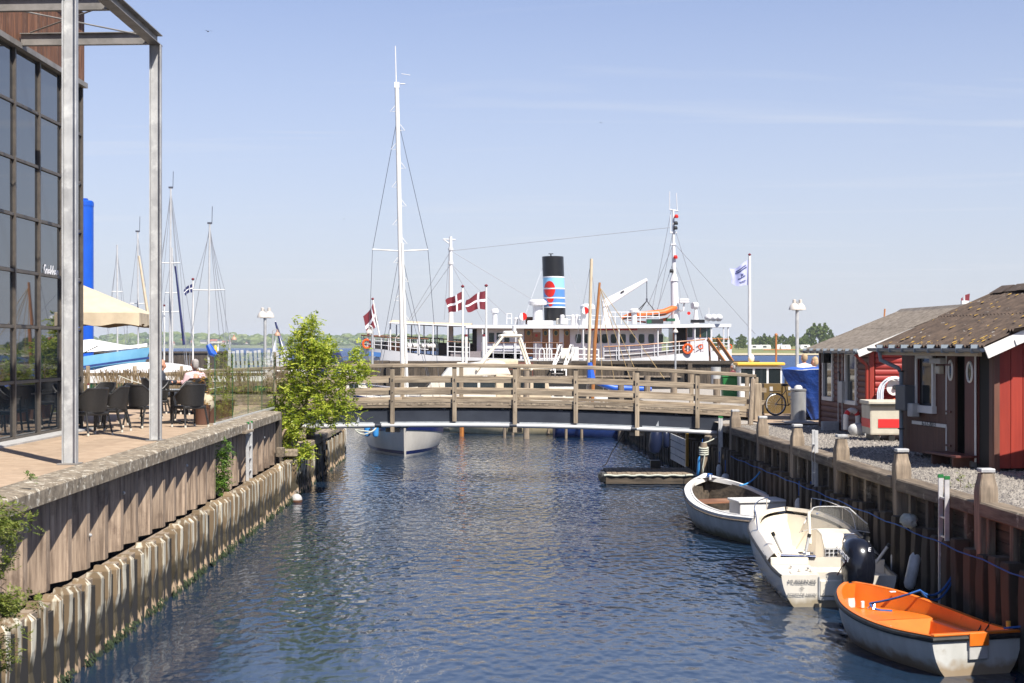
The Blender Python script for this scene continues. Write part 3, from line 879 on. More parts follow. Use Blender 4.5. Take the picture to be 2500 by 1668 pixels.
# steel frame in front of the facade
def hsec(mb, p, q, w, h, t=.014, up=(0, 0, 1)):
    """H profile along p-q: two flanges and a web"""
    p = Vector(p); q = Vector(q); d = (q-p).normalized(); upv = Vector(up)
    s = d.cross(upv).normalized(); n = s.cross(d).normalized()
    for sg in (-1, 1):
        mb.bar(p+n*sg*(h/2-t/2), q+n*sg*(h/2-t/2), w, t, up)
    mb.bar(p, q, t*.8, h-2*t-.002, up)
    return mb
FR = thing('steel_portal', 'galvanised steel portal frame of tall posts and roof beams beside the glass wall', 'steel frame', (-6.3, 25, 2.4), 0)
A = P(171, 1133, 22.5); Bp = P(380, 1077, 28.1)
pa = Vector((A.x-FR.location.x, A.y-25, 0)); pb = Vector((Bp.x-FR.location.x, Bp.y-25, 0))
TOPZ = 7.1
for pp, nm in ((pa, 'post'), (pb, 'post'), (pa+(pa-pb), 'post')):
    build(hsec(MB(), pp+Vector((0, 0, -.02)), pp+Vector((0, 0, TOPZ)), .20, .20, .016, (1, .1, 0)), nm, M['galv'], FR)
    build(MB().box((pp.x, pp.y, .01), (.3, .3, .02)), 'base_plate', M['galv_dark'], FR)
eb = (pb-pa).normalized()
build(hsec(MB(), pa-eb*6+Vector((0, 0, TOPZ+.1)), pb+eb*.12+Vector((0, 0, TOPZ+.1)), .20, .20, .016), 'eave_beam', M['galv_dark'], FR)
wallx = FX-FR.location.x+.1
for yy in (pb.y-.15, 25.0-25+.1, pa.y-2.6):
    xb = pa.x+(pb.x-pa.x)*(yy-pa.y)/(pb.y-pa.y)
    build(hsec(MB(), (wallx, yy+.25, TOPZ+.12), (xb-.1, yy, TOPZ+.10), .12, .22, .014), 'cross_beam', M['galv_dark'], FR)
for a_, b_ in ((((wallx+.25, pb.y-.15, TOPZ+.2)), (pb.x-.15, .25, TOPZ+.1)), ((wallx+.3, .35, TOPZ+.15), (pb.x-.15, pb.y-.3, TOPZ+.12))):
    build(MB().tube([a_, b_], .014, 6), 'tie_rod', M['galv_dark'], FR)

# ================================================================== BRIDGE
BY = 46.3      # camera side of the bridge
zd = lambda x: 2.42-.0035*(x+2.07)**2
BR = thing('footbridge', 'arched timber footbridge on a dark steel girder crossing the canal', 'footbridge', (0, BY, 0), 0)
def seg(mb, x0, x1, dz0, dz1, y0, y1):
    """curved-up length between x0 and x1, heights above the deck"""
    n = max(1, int(abs(x1-x0)/.6)); rows = []
    for i in range(n+1):
        x = x0+(x1-x0)*i/n; z = zd(x)
        rows.append([(x, y0, z+dz0), (x, y1, z+dz0), (x, y1, z+dz1), (x, y0, z+dz1)])
    mb.grid(rows, closed=True); mb.add(rows[0], [(0, 1, 2, 3)]); mb.add(rows[-1], [(3, 2, 1, 0)])
    return mb
BW = 2.3
pl = []
xk = -9.0; k = 0
while xk < 7.35:
    w = .168
    z = zd(xk+w/2)
    ln = BW+.18+R.uniform(-.02, .03)
    if not pl:
        pl.append(build(MB().box((0, 0, 0), (.160, BW+.18, .055)), 'deck_plank', M['grey_wood_y'], BR, bevel=.006))
        pl[0].location = (xk+w/2, BW/2, z-.03)
    else: inst(pl[0], BR, (xk+w/2, BW/2+R.uniform(-.012, .012), z-.03+R.uniform(-.003, .003)), (0, math.atan(.007*(xk+2.07)), R.uniform(-.004, .004)))
    xk += w; k += 1
long_x = [-10.75, -7.15, -3.53, .085, 3.69, 7.20]
short_x = [-8.95, -5.35, -1.70, 1.88, 5.47]
bolt_b = None
for side, yb in (('front', 0.0), ('back', BW)):
    sgn = -1 if side == 'front' else 1
    yo = yb+sgn*.13          # posts stand outside
    off = 0 if side == 'front' else .12
    for x in long_x+short_x:
        x = x+off
        isl = (x-off) in long_x
        z = zd(x); bot = -.86 if isl else -.55
        build(MB().box((0, 0, (1.0+bot)/2+.03), (.125, .10, 1.0-bot+.06)), 'post', M['grey_wood_z'], BR, bevel=.008, loc=(x, yo, z))
        if side == 'front':
            for hb_ in (.06, .32, .70, .66):
                if bolt_b is None: bolt_b = build(MB().lathe([(.018, 0), (.018, .015), (.008, .02)], 7).xf(Matrix.Rotation(PI/2, 4, 'X')), 'bolt', M['black_matte'], BR, loc=(x, yo-.05, z+hb_))
                else: inst(bolt_b, BR, (x, yo-.05, z+hb_))
        if isl:
            build(MB().box((0, 0, 0), (.42, .22, .12)), 'foot_block', M['grey_wood_x'], BR, bevel=.012, loc=(x, yo+sgn*-.17, z-.80))
    xs = sorted(x+off for x in long_x+short_x)
    # handrail in long lengths
    for i in range(0, len(xs)-1, 2):
        x0 = xs[i]; x1 = xs[min(i+2, len(xs)-1)]
        build(seg(MB(), x0+.004, x1-.004, 1.05, 1.14, yo-.085, yo+.085), 'handrail', M['grey_wood_x'], BR, bevel=.012)
    for r_, (d0, d1) in enumerate(((.61, .752), (.245, .39), (.015, .105))):
        for i in range(0, len(xs)-1, 2):
            a = i+(1 if r_ == 1 else 0)
            if a >= len(xs)-1: continue
            x0 = xs[a]; x1 = xs[min(a+2, len(xs)-1)]
            if r_ == 1 and i == 0: x0 = xs[0]
            j = R.uniform(-.012, .012)
            ext = .32 if (x1 > 7.0 and r_ < 2) else 0
            build(seg(MB(), x0+.006, x1-.006+ext, d0+j, d1+j, yo+sgn*-.052-.02, yo+sgn*-.052+.02), 'rail_board', M['grey_wood_x'], BR, bevel=.006)
    for i in range(0, len(xs)-1, 2):
        build(seg(MB(), xs[i]+.004, xs[min(i+2, len(xs)-1)]-.004, -.14, -.003, yb-sgn*-.055-.03, yb-sgn*-.055+.03), 'edge_beam', M['quay_wood_x'], BR, bevel=.008)
    # plate girder, flange and pipe
    build(seg(MB(), -9.2, 7.3, -.60, -.20, yb+sgn*.005-.01, yb+sgn*.005+.01), 'girder', M['girder'], BR)
    build(seg(MB(), -9.2, 7.3, -.617, -.602, yb+sgn*.0-.14, yb+sgn*.0+.14), 'flange', M['flange_grey'], BR)
    if side == 'front':
        for x0, x1 in ((-9, -4.1), (-3.9, .02), (.22, 3.62), (3.85, 5.25)):
            build(seg(MB(), x0, x1, -.60, -.555, -.036, -.016), 'flange_plate', M['flange_grey'], BR)
        for x0, x1, mm in ((-9.2, -4.05, 'steel_pipe'), (-4.05, -3.85, 'girder'), (-3.85, -.08, 'steel_pipe'), (-.08, .14, 'girder'), (.14, 3.50, 'steel_pipe'), (3.50, 3.68, 'girder'), (3.68, 7.2, 'steel_pipe')):
            pts = [(x0+(x1-x0)*i/8, -.13, zd(x0+(x1-x0)*i/8)-.655) for i in range(9)]
            build(MB().tube(pts, .064, 12), 'pipe', M[mm], BR, smooth=True)
        for x in (-5.6, -4.55, 4.3, 5.45, 6.3, 6.1):
            z = zd(x)-.55
            build(MB().add([(x-.05, -.05, z), (x+.04, -.05, z), (x+.03, -.05, z+.17)], [(0, 1, 2)]), 'gusset', M['flange_grey'], BR)
for k in range(9):
    x = -7.5+k*1.8
    build(MB().box((x, BW/2, zd(x)-.40), (.1, BW-.2, .3)), 'cross_beam', M['girder'], BR)
# stout end post at the right bridge head and the leaning pole chained to the quay
build(MB().box((0, 0, .55), (.22, .22, 1.15)), 'end_post', M['grey_wood_z'], BR, bevel=.02, loc=(7.22, -.3, 1.88))
p0 = P(1827, 1125, 43.0); p1 = P(1838, 925, 43.4)
LP = thing('leaning_pole', 'thin weathered mooring pole standing by the right bridge end, chained to a quay post', 'pole', p0)
build(MB().tube([(0, 0, -1.2), (0, 0, 0), (p1.x-p0.x)*.5 and ((p1.x-p0.x)*.5, .2, 1.1), (p1.x-p0.x, .4, p1.z-p0.z)], [.085, .08, .075, .07], 8), 'pole', M['quay_wood_z'], LP, smooth=True)
build(MB().tube([(0.09*math.cos(t), 0.09*math.sin(t), .62+.02*math.sin(3*t)) for t in [i*PI/6 for i in range(12)]], .018, 6, True), 'chain', M['clad_wood_z'], LP)

# ================================================================== RIGHT QUAY
RQ = thing('quay_wall', 'shaded timber quay wall with grey cap beams beside the red sheds', 'quay wall', (7.1, 0, 0), .0314)
bol_y = [17.6, 21.6, 25.75, 29.85, 33.8, 37.7, 41.5]
def bollard_mesh(h=.46, w=.25):
    mb = MB(); rows = []
    for z, f in ((-1.9, 1.02), (-.05, 1.02), (.13, 1.06), (.24, 1.0), (.34, .80), (h-.04, .74)):
        a = w/2*f; rows.append([(-a, -a, z), (a, -a, z), (a, a, z), (-a, a, z)])
    mb.grid(rows, closed=True); mb.add(rows[-1], [(0, 1, 2, 3)])
    return mb
b0 = None; cp0 = None
for yy in bol_y:
    if b0 is None:
        b0 = build(bollard_mesh(), 'mooring_post', M['quay_wood_z'], RQ, bevel=.015, loc=(.12, yy, 1.93))
        cp0 = build(MB().box((0, 0, 0), (.20, .20, .055)), 'post_cap', M['galv'], RQ, bevel=.008, loc=(.12, yy, 1.93+.45))
    else:
        a = R.uniform(-.03, .03)
        inst(b0, RQ, (.12, yy, 1.93+R.uniform(-.03, .03)), (R.uniform(-.01, .01), R.uniform(-.02, .02), a))
        inst(cp0, RQ, (.12, yy, 1.93+.455), (0, 0, a))
yy = [13.6]+bol_y
for i in range(len(yy)-1):
    a, b_ = yy[i]+.13, yy[i+1]-.13
    build(MB().box((0, 0, 0), (.34, b_-a, .20)), 'cap_beam', M['cap_wood_y'], RQ, bevel=.02, loc=(.15, (a+b_)/2, 1.85+R.uniform(-.012, .012)), rot=(R.uniform(-.004, .004), R.uniform(-.03, .03), R.uniform(-.004, .004)))
build(MB().box((0, 0, 0), (.36, 1.3, .20)), 'cap_beam', M['cap_wood_y'], RQ, bevel=.02, loc=(.13, 42.5, 1.86))
# studs and boards under the cap
st0 = None
for k in range(31):
    y_ = 13.9+k*.93
    if st0 is None: st0 = build(MB().box((0, 0, 0), (.10, .13, .62)), 'stud', M['cap_wood_z'], RQ, bevel=.008, loc=(.10, y_, 1.45))
    else: inst(st0, RQ, (.10, y_, 1.45), (0, 0, R.uniform(-.05, .05)))
for k in range(4):
    for j in range(7):
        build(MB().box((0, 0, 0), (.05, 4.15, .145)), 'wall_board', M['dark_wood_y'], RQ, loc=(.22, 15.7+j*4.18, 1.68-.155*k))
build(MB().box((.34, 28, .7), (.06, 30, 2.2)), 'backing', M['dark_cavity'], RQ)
# piles with dark gaps
rp = []
def rpile(seed):
    r2 = random.Random(seed); rows = []
    w, d, top = .27, .22, 1.33
    for z in (-1.3, .2, .6, 1.0, top-.03, top):
        f = .9 if z == top else 1
        rows.append([(-d/2*f+r2.uniform(-.01, .01), -w/2*f+r2.uniform(-.01, .01), z), (d/2*f, -w/2*f, z), (d/2*f, w/2*f, z), (-d/2*f+r2.uniform(-.01, .01), w/2*f+r2.uniform(-.01, .01), z)])
    mb = MB().grid(rows, closed=True); mb.add(rows[-1], [(0, 1, 2, 3)]); return mb
for k in range(56):
    y_ = 13.8+k*.53
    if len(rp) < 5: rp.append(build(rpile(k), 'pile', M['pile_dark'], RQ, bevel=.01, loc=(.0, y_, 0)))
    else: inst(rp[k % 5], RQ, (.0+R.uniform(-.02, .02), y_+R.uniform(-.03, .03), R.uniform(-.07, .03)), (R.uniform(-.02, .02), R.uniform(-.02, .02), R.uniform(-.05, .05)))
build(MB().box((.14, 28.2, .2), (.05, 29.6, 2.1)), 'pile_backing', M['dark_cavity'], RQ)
# corner return and lower piling beyond the bridge
for k in range(9):
    build(MB().box((0, 0, 0), (.22, .14, 2.6)), 'corner_pile', M['dark_wood_z'], RQ, bevel=.01, loc=(.02+k*.24, 43.1, .55))
build(MB().box((.7, 43.12, 1.84), (1.3, .3, .2)), 'cap_beam', M['cap_wood_x'], RQ, bevel=.02)
for k in range(52):
    y_ = 43.4+k*.53
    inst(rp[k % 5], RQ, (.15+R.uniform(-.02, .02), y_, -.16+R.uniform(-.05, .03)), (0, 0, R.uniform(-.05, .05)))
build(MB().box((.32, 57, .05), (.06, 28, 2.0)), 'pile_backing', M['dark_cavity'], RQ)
build(MB().box((.5, 46.0, 1.33), (.9, .5, .28), .2), 'abutment_block', M['grey_wood_x'], RQ, bevel=.03)
for k in range(4):
    for j in range(3):
        build(MB().box((0, 0, 0), (.04, 1.25, .20)), 'fender_board', M['fender_white'], RQ, bevel=.006, loc=(.0, 50.2+j*1.28, 1.02-k*.225))
build(MB().box((-.02, 49.45, .85), (.08, .16, 1.1)), 'yellow_post', M['roof_yellow'], RQ)

# quay ground
def quay_ground():
    rows = []
    for j in range(40):
        y_ = 12+j*1.75
        x0 = 7.1+.33-.0314*y_
        rows.append([(x0+t*t*16+t*6, y_, 1.90+.02*mnoise.noise(Vector((t*30, y_, 0))) if t > 0 else 1.86) for t in [i/20 for i in range(21)]])
    rows.append([(p[0], p[1]+.1, -2) for p in rows[-1]])
    return MB().grid(rows)
tag(build(quay_ground(), 'quay_ground', M['gravel_far'], smooth=True), kind='structure')
sheet('quay_path', [(7.1, 43.5), (10.5, 43.5), (11.5, 52), (6.6, 52)], 1.935, M['paving'])
# loose gravel on top
mb = MB(); r5 = random.Random(9)
for k in range(16000):
    y_ = 14+r5.random()**.9*29
    x = 7.1+.36-.0314*y_+r5.random()**1.5*3.4
    s = r5.uniform(.012, .032)
    z = 1.905+s*.4
    a = r5.uniform(0, PI)
    c, si = math.cos(a)*s, math.sin(a)*s
    mb.add([(x+c, y_+si, z), (x-si, y_+c, z), (x-c, y_-si, z), (x+si, y_-c, z), (x, y_, z+s*.9)], [(0, 1, 4), (1, 2, 4), (2, 3, 4), (3, 0, 4)])
mat('pebble', (.27, .245, .21), (.10, .09, .088), scale=14, rough=.9, detail=2, lo=.3, hi=.7)
tag(build(mb, 'gravel', MATS['pebble']), 'loose pale gravel on the quay in front of the sheds', 'gravel', kind='stuff')
# ================================================================== SHEDS
def corrugated(x0, z0, x1, z1, y0, y1, pitch=.15, amp=.024, thick=.012, laps=2):
    """corrugated sheet: ribs run up the slope from (x0,z0) to (x1,z1); waves along y"""
    mb = MB(); n = int((y1-y0)/pitch*6)
    for l in range(laps):
        t0, t1 = l/laps, (l+1)/laps+(.03 if l < laps-1 else 0)
        lift = .012*(laps-1-l)*0+.014*l
        rows_t = []; rows_b = []
        for s in (t0, t1):
            rt = []; rb = []
            for i in range(n+1):
                y_ = y0+(y1-y0)*i/n; w = amp*math.cos(2*PI*(y_-y0)/pitch)
                j = .01*mnoise.noise(Vector((y_*1.1, s*3, 4)))
                rt.append((x0+(x1-x0)*s, y_, z0+(z1-z0)*s+w+lift+j)); rb.append((x0+(x1-x0)*s, y_, z0+(z1-z0)*s+w+lift+j-thick))
            rows_t.append(rt); rows_b.append(rb)
        mb.grid(rows_t); mb.grid(rows_b)
        mb.grid([rows_t[0], rows_b[0]]); mb.grid([rows_t[1], rows_b[1]])
    return mb

def gutter(mb, x, y0, y1, z, r=.06):
    rows = []
    for y_ in (y0, y1):
        rows.append([(x+r*math.cos(a), y_, z+r*math.sin(a)) for a in [PI+PI*i/8 for i in range(9)]])
    mb.grid(rows)
    rows = [[(p[0]*1, p[1], p[2]) for p in r_] for r_ in rows]
    rows2 = [[(x+(r-.006)*math.cos(a), y_, z+(r-.006)*math.sin(a)) for a in [PI+PI*i/8 for i in range(9)]] for y_ in (y0, y1)]
    mb.grid(rows2)
    return mb

# ---- shed A: dull red log siding on the canal side, bright red gable
SA = thing('log_shed', 'far red log-sided shed with grey corrugated roof and two tall windows', 'shed', (8.70, 38.0, 1.9), .068)
LA, WA, HA = 4.45, 4.6, 2.2
build(MB().box((WA/2+.06, LA/2, HA/2), (WA-.12, LA-.12, HA)), 'core', M['maroon_panel'], SA)
def half_log(L, axis, r=.075):
    pr = [(-.02, -r)]+[(.035*math.cos(a)+.0, r*math.sin(a)) for a in [-PI/2+.15+(PI-.3)*i/6 for i in range(7)]]+[(-.02, r)]
    return pr
wins_A = [(3.15, 4.15, .75, 2.10), (1.0, 2.0, .72, 2.06)]
lg = {}
for k in range(15):
    z = .075+k*.148
    # canal side, broken by the windows
    spans = [(0, LA)]
    for (a, b_, z0, z1) in wins_A:
        if z0-.05 < z < z1+.05:
            ns_ = []
            for s0, s1 in spans:
                if a > s0 and b_ < s1: ns_ += [(s0, a), (b_, s1)]
                else: ns_.append((s0, s1))
            spans = ns_
    for s0, s1 in spans:
        build(MB().prism([(-x, zz_) for x, zz_ in half_log(1, 'y', .074)], s0, s1, 'y'), 'log_board', M['maroon_log'], SA, smooth=True, loc=(0, 0, z))
    build(MB().prism([(-y_, zz_) for y_, zz_ in half_log(1, 'x', .074)], .12, WA, 'x'), 'gable_board', M['red_log'], SA, smooth=True, loc=(0, 0, z))
RZA = HA+.9
for k in range(6):
    z = HA+.075+k*.148
    fr_ = (z-HA)/.9
    xa, xb = WA/2*fr_+.15, WA-WA/2*fr_-.1
    if xb-xa < .3: continue
    build(MB().prism([(-y_, zz_) for y_, zz_ in half_log(1, 'x', .074)], xa, xb, 'x'), 'gable_board', M['red_log'], SA, smooth=True, loc=(0, 0, z))
build(MB().add([(0, .02, HA), (WA, .02, HA), (WA/2, .02, RZA)], [(0, 1, 2)]), 'gable_backing', M['red_paint'], SA)
build(MB().box((0, 0, 0), (.12, .10, HA)), 'corner_board', M['red_paint'], SA, bevel=.01, loc=(.02, -.03, HA/2))
build(MB().box((0, 0, 0), (.10, .10, HA)), 'corner_board', M['maroon_panel'], SA, bevel=.01, loc=(-.02, LA, HA/2))
eo = .42; rise = .9+.39*eo
build(corrugated(-eo, HA-.10, WA/2, RZA+.06, -.42, LA+.30, laps=2), 'roof_sheet', M['roof_sheet_grey'], SA, smooth=True)
build(corrugated(WA+eo, HA-.10, WA/2, RZA+.06, -.42, LA+.30, laps=2), 'roof_sheet', M['roof_sheet_grey'], SA, smooth=True)
build(MB().prism([(WA/2-.25, RZA-.03), (WA/2, RZA+.12), (WA/2+.25, RZA-.03), (WA/2, RZA+.06)], -.44, LA+.32, 'y'), 'ridge_cap', M['roof_sheet_grey'], SA)
for s in (0, 1):
    xa = -eo if s == 0 else WA+eo
    build(MB().bar((xa, -.40, HA-.18), (WA/2, -.40, RZA-.01), .03, .17), 'barge_board', M['white_paint'], SA)
build(gutter(MB(), -eo-.02, -.42, LA+.42, HA-.12), 'gutter', M['zinc'], SA, smooth=True)
for k in range(8):
    build(MB().box((-eo-.02, -.3+k*.68, HA-.13), (.135, .02, .13)), 'gutter_bracket', M['downpipe'], SA)
for (a, b_, z0, z1) in wins_A:
    yc, zc = (a+b_)/2, (z0+z1)/2; w, h = b_-a, z1-z0
    wf = build(MB().box((0, -w/2+.04, 0), (.1, .09, h)).box((0, w/2-.04, 0), (.1, .09, h)).box((0, 0, h/2-.04), (.1, w, .08)).box((0, 0, -h/2+.05), (.12, w, .1)), 'window', M['white_paint'], SA, loc=(-.02, yc, zc))
    build(MB().box((.02, 0, 0), (.02, w-.14, h-.14)), 'pane', M['glass_dark'], wf)
    build(MB().box((.045, 0, 0), (.012, w-.1, h-.1)), 'reveal', M['dark_cavity'], wf)
build(MB().tube([(-.38, -.05, HA-.2), (-.30, -.05, HA-.28), (-.09, -.02, HA-.48), (-.09, -.02, .05)], .045, 8), 'downpipe', M['red_paint'], SA, smooth=True)
build(MB().box((-.09, -.02, .1), (.11, .11, .2)), 'pipe_foot', M['galv'], SA)
for yy_ in (2.62, 2.25):
    build(MB().tube([(-.055, yy_, .05), (-.055, yy_, HA-.1)], .012, 6), 'conduit', M['white_paint'], SA)
build(MB().box((-.09, 2.15, 1.02), (.12, .42, .55)), 'meter_box', M['box_light'], SA, bevel=.01)
build(MB().box((-.10, 3.75, 1.95), (.14, .32, .40)), 'black_box', M['black_matte'], SA, bevel=.01)
build(MB().tube([(-.14, 2.35, 1.52), (-.14, 2.25, 1.55), (-.14, 2.15, 1.48), (-.14, 2.2, 1.3), (-.12, 2.3, 1.3)], .015, 6), 'hook', M['black_matte'], SA)
for k in range(5):
    build(MB().box((.2, .3+k*.95, -.08), (.3, .25, .25)), 'foundation_block', M['kerb_grey'], SA)

# white hose on the gable
HS = thing('hose_coil', 'coil of pale hose hanging on a bracket against the bright red gable', 'hose', (9.20, 37.90, 3.05), .068)
r6 = random.Random(4)
for k in range(8):
    w = .24+.02*k; h = .38+.05*r6.random(); x = r6.uniform(-.06, .06)
    pts = [(x+w*math.sin(t)*(1 if math.cos(t) > -.3 else 1.15), -.10-.012*k, -.12+h*math.cos(t)*(1 if math.cos(t) > 0 else 1.4)) for t in [i*2*PI/22 for i in range(22)]]
    build(MB().tube(pts, .016, 6, True), 'loop', M['hose'], HS, smooth=True)
build(MB().lathe([(.2, 0), (.2, .03)], 14).xf(Matrix.Rotation(PI/2, 4, 'X')), 'reel', M['white_paint'], HS, loc=(.05, -.03, .05))
build(MB().lathe([(.055, 0), (.055, .05)], 12).xf(Matrix.Rotation(PI/2, 4, 'X')), 'hub', M['black_matte'], HS, loc=(.05, -.07, .05))
OB = tag(build(MB().ball((0, 0, 0), .17, 14, 9, (1.15, .8, .95)).ball((0, -.1, -.03), .05), 'float_ball', M['lifebuoy'], smooth=True), 'orange fishing float hanging inside the white hose coil', 'float')
OB.location = (9.27, 37.70, 2.68)

# ---- beige tub on the quay
FB = thing('fish_tub', 'beige insulated fish tub with lid and red band beside the drainpipe', 'tub', (8.75, 36.45, 1.9), -.02)
build(MB().box((0, 0, .50), (1.0, .95, .70), taper=1.03), 'tub', M['fish_box'], FB, bevel=.04, seg=2)
build(MB().box((0, 0, .895), (1.10, 1.05, .09)), 'lid', M['fish_box'], FB, bevel=.025, seg=2)
build(MB().box((0, -.06, .855), (1.06, 1.02, .03)), 'lid_rim', M['black_rubber'], FB)
for (c, s) in (((0.05, -.485, .42), (.74, .012, .20)), ((-.508, 0, .42), (.012, .90, .20))):
    build(MB().box(c, s), 'red_band', M['red_band'], FB)
for k in range(3):
    build(MB().box((-.34+.34*k, 0, .07), (.14, .9, .14)), 'skid', M['black_rubber'], FB)
# ---- lifebuoy leaning on shed A
LB = thing('horseshoe_buoy', 'red and white horseshoe lifebuoy leaning against the log shed by the drainpipe', 'lifebuoy', (8.42, 38.75, 1.92), .3)
n_ = 26
for a0, a1, mm in ((-.18, .14, 'white_paint'), (.14, .30, 'red_band'), (.30, .72, 'white_paint'), (.72, .88, 'red_band'), (.88, 1.15, 'white_paint')):
    pts = []
    for i in range(9):
        t = a0+(a1-a0)*i/8
        a = PI*(1-t)
        if t < 0: pts.append((-.17, 0, .40+t*1.6))
        elif t > 1: pts.append((.17, 0, .40-(t-1)*1.6))
        else: pts.append((.17*math.cos(a), 0, .40+.17*math.sin(a)*1.1))
    build(MB().tube(pts, .068, 10), 'float_section', M[mm], LB, smooth=True)
PB = tag(build(MB().ball((0, 0, .16), .24, 12, 8, (1.1, .8, .75)), 'plastic_bag', M['fender_white'], smooth=True), 'crumpled pale plastic bag on the ground by the horseshoe buoy', 'bag')
for v in PB.data.vertices:
    d = mnoise.noise_vector(v.co*7)*.05; v.co += d
PB.location = (8.50, 38.35, 1.88)
CB = tag(build(MB().box((0, 0, .12), (.42, .30, .24)), 'concrete_block', M['kerb_grey'], bevel=.015), 'small grey concrete block lying under the log shed wall', 'block')
CB.location = (8.25, 40.6, 1.9)

# ---- shed B: brown panelled shed with open door, red gable to the camera
TB = .145
SB = thing('door_shed', 'near brown shed with open double door, porthole windows and lichen-spotted roof', 'shed', (8.45, 27.35, 1.9), TB)
LB_, WB, HB = 4.15, 4.6, 2.28
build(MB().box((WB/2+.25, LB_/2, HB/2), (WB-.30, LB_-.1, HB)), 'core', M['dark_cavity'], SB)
RZB = HB+1.02
# fine vertical groove panelling on the canal side (door gap left open: local y .55-1.05)
def panel(y0, y1, z0, z1, m='maroon_panel', nm='wall_panel'):
    mb = MB(); w = .052; n = max(1, int((y1-y0)/w)); w = (y1-y0)/n
    for i in range(n):
        mb.box((0, y0+(i+.5)*w, (z0+z1)/2), (.03, w-.009, z1-z0))
    mb.box((.022, (y0+y1)/2, (z0+z1)/2), (.03, y1-y0, z1-z0))
    return build(mb, nm, M[m], SB)
panel(1.93, 2.5, .12, HB); panel(2.5, 3.35, .12, .92); panel(2.5, 3.35, 2.02, HB); panel(3.35, LB_, .12, HB)
build(MB().box((.0, .66, 1.15), (.06, .08, 2.1)), 'door_jamb', M['maroon_door'], SB)
# door leaves
dl = build(MB().box((0, .16, 0), (.05, .36, 2.0)), 'door', M['maroon_panel'], SB, loc=(-.03, 1.56, 1.13), rot=(0, 0, 0))
def porthole(parent, y_, z_, r=.12):
    pts = [(-.03, y_+r*.72*math.cos(t), z_+r*1.5*math.sin(t)) for t in [i*2*PI/20 for i in range(20)]]
    build(MB().tube(pts, .022, 6, True), 'porthole_ring', M['white_paint'], parent, smooth=True)
    build(MB().add([(-.028, y_+r*.7*math.cos(t), z_+r*1.45*math.sin(t)) for t in [i*2*PI/20 for i in range(20)]], [tuple(range(20))]), 'porthole_glass', M['glass_dark'], parent)
porthole(dl, .16, .62)
dr = build(MB().box((0, -.18, 0), (.05, .36, 2.02)), 'door', M['maroon_door'], SB, loc=(-.08, 1.02, 1.13), rot=(0, 0, .12))
porthole(dr, -.18, .60)
build(MB().box((-.028, -.36, 0), (.012, .05, 2.02)), 'edge_trim', M['white_paint'], dr)
build(MB().box((.02, .36, 1.1), (.05, .66, 2.1)), 'corner_panel', M['dark_cavity'], SB)
build(MB().box((-.02, .06, 1.1), (.07, .14, 2.2)), 'corner_post', M['maroon_panel'], SB)
# white trims round the door, flood mark
build(MB().box((-.06, 1.91, 1.55), (.012, .04, 1.25)), 'trim', M['white_paint'], SB)
build(MB().box((-.06, 1.91, .42), (.012, .04, .55)), 'trim', M['white_paint'], SB)
fm = build(MB().box((0, .8, 0), (.016, 1.62, .065)), 'flood_mark', M['white_paint'], SB, loc=(-.05, 1.93, .70))
text('6-12-2013', 'numerals', M['black_matte'], fm, (-.014, .78, 0), (PI/2, 0, -PI/2), .15, sx=1.05)
# window
yc, zc, w, h = 2.92, 1.47, .86, 1.12
wb = build(MB().box((0, -w/2+.035, 0), (.09, .07, h)).box((0, w/2-.035, 0), (.09, .07, h)).box((0, 0, h/2-.035), (.09, w, .07)).box((-.01, 0, -h/2+.07), (.13, w+.08, .14)), 'window', M['white_paint'], SB, loc=(-.03, yc, zc))
build(MB().box((.03, 0, 0), (.02, w-.12, h-.12)), 'pane', M['glass_dark'], wb)
build(MB().box((.005, 0, .04), (.05, .04, h-.14)), 'sash_bar', M['maroon_door'], wb, loc=(0, .36, 0))
# fittings
build(MB().box((-.09, 2.22, 1.92), (.14, .50, .11)), 'lamp_housing', M['box_light'], SB, bevel=.012)
build(MB().box((-.07, 2.2, 1.75), (.10, .20, .15)), 'junction_box', M['fish_box'], SB, bevel=.01)
build(MB().box((-.16, 3.62, 1.18), (.22, .50, .50)), 'meter_cabinet', M['box_grey'], SB, bevel=.015)
build(MB().box((-.14, 3.26, .95), (.16, .24, .26)), 'socket_box', M['box_light'], SB, bevel=.015)
for z_ in (1.85, .98, .35):
    build(MB().box((-.07, 1.80, z_), (.02, .22, .035)), 'hinge', M['maroon_door'], SB)
build(MB().box((-.05, 1.2, .08), (.1, .9, .10)), 'threshold', M['galv_dark'], SB)
# gable of upright boards
gb0 = None
for k in range(19):
    x = .06+k*.225
    h = HB+(min(x, WB-x)/(WB/2))*1.02-.02
    build(MB().box((0, 0, h/2), (.217, .03, h)), 'gable_board', M['red_paint'], SB, loc=(x+.1, -.012, .06), bevel=.004)
build(MB().box((.0, -.02, HB/2), (.10, .09, HB)), 'corner_board', M['maroon_panel'], SB)
build(corrugated(-.42, HB-.08, WB/2, RZB+.05, -.52, LB_+.42, laps=2), 'roof_sheet', M['roof_sheet'], SB, smooth=True)
build(corrugated(WB+.42, HB-.08, WB/2, RZB+.05, -.52, LB_+.42, laps=2), 'roof_sheet', M['roof_sheet'], SB, smooth=True)
# broken ridge tiles
for k in range(8):
    y_ = -.25+k*.6
    build(MB().prism([(WB/2-.30, RZB-.03), (WB/2-.02, RZB+.13), (WB/2+.30, RZB-.03), (WB/2, RZB+.09)], 0, .58, 'y'), 'ridge_tile', M['roof_sheet'], SB, loc=(R.uniform(-.03, .03), y_, R.uniform(-.01, .03)), rot=(R.uniform(-.03, .03), 0, R.uniform(-.03, .03)))
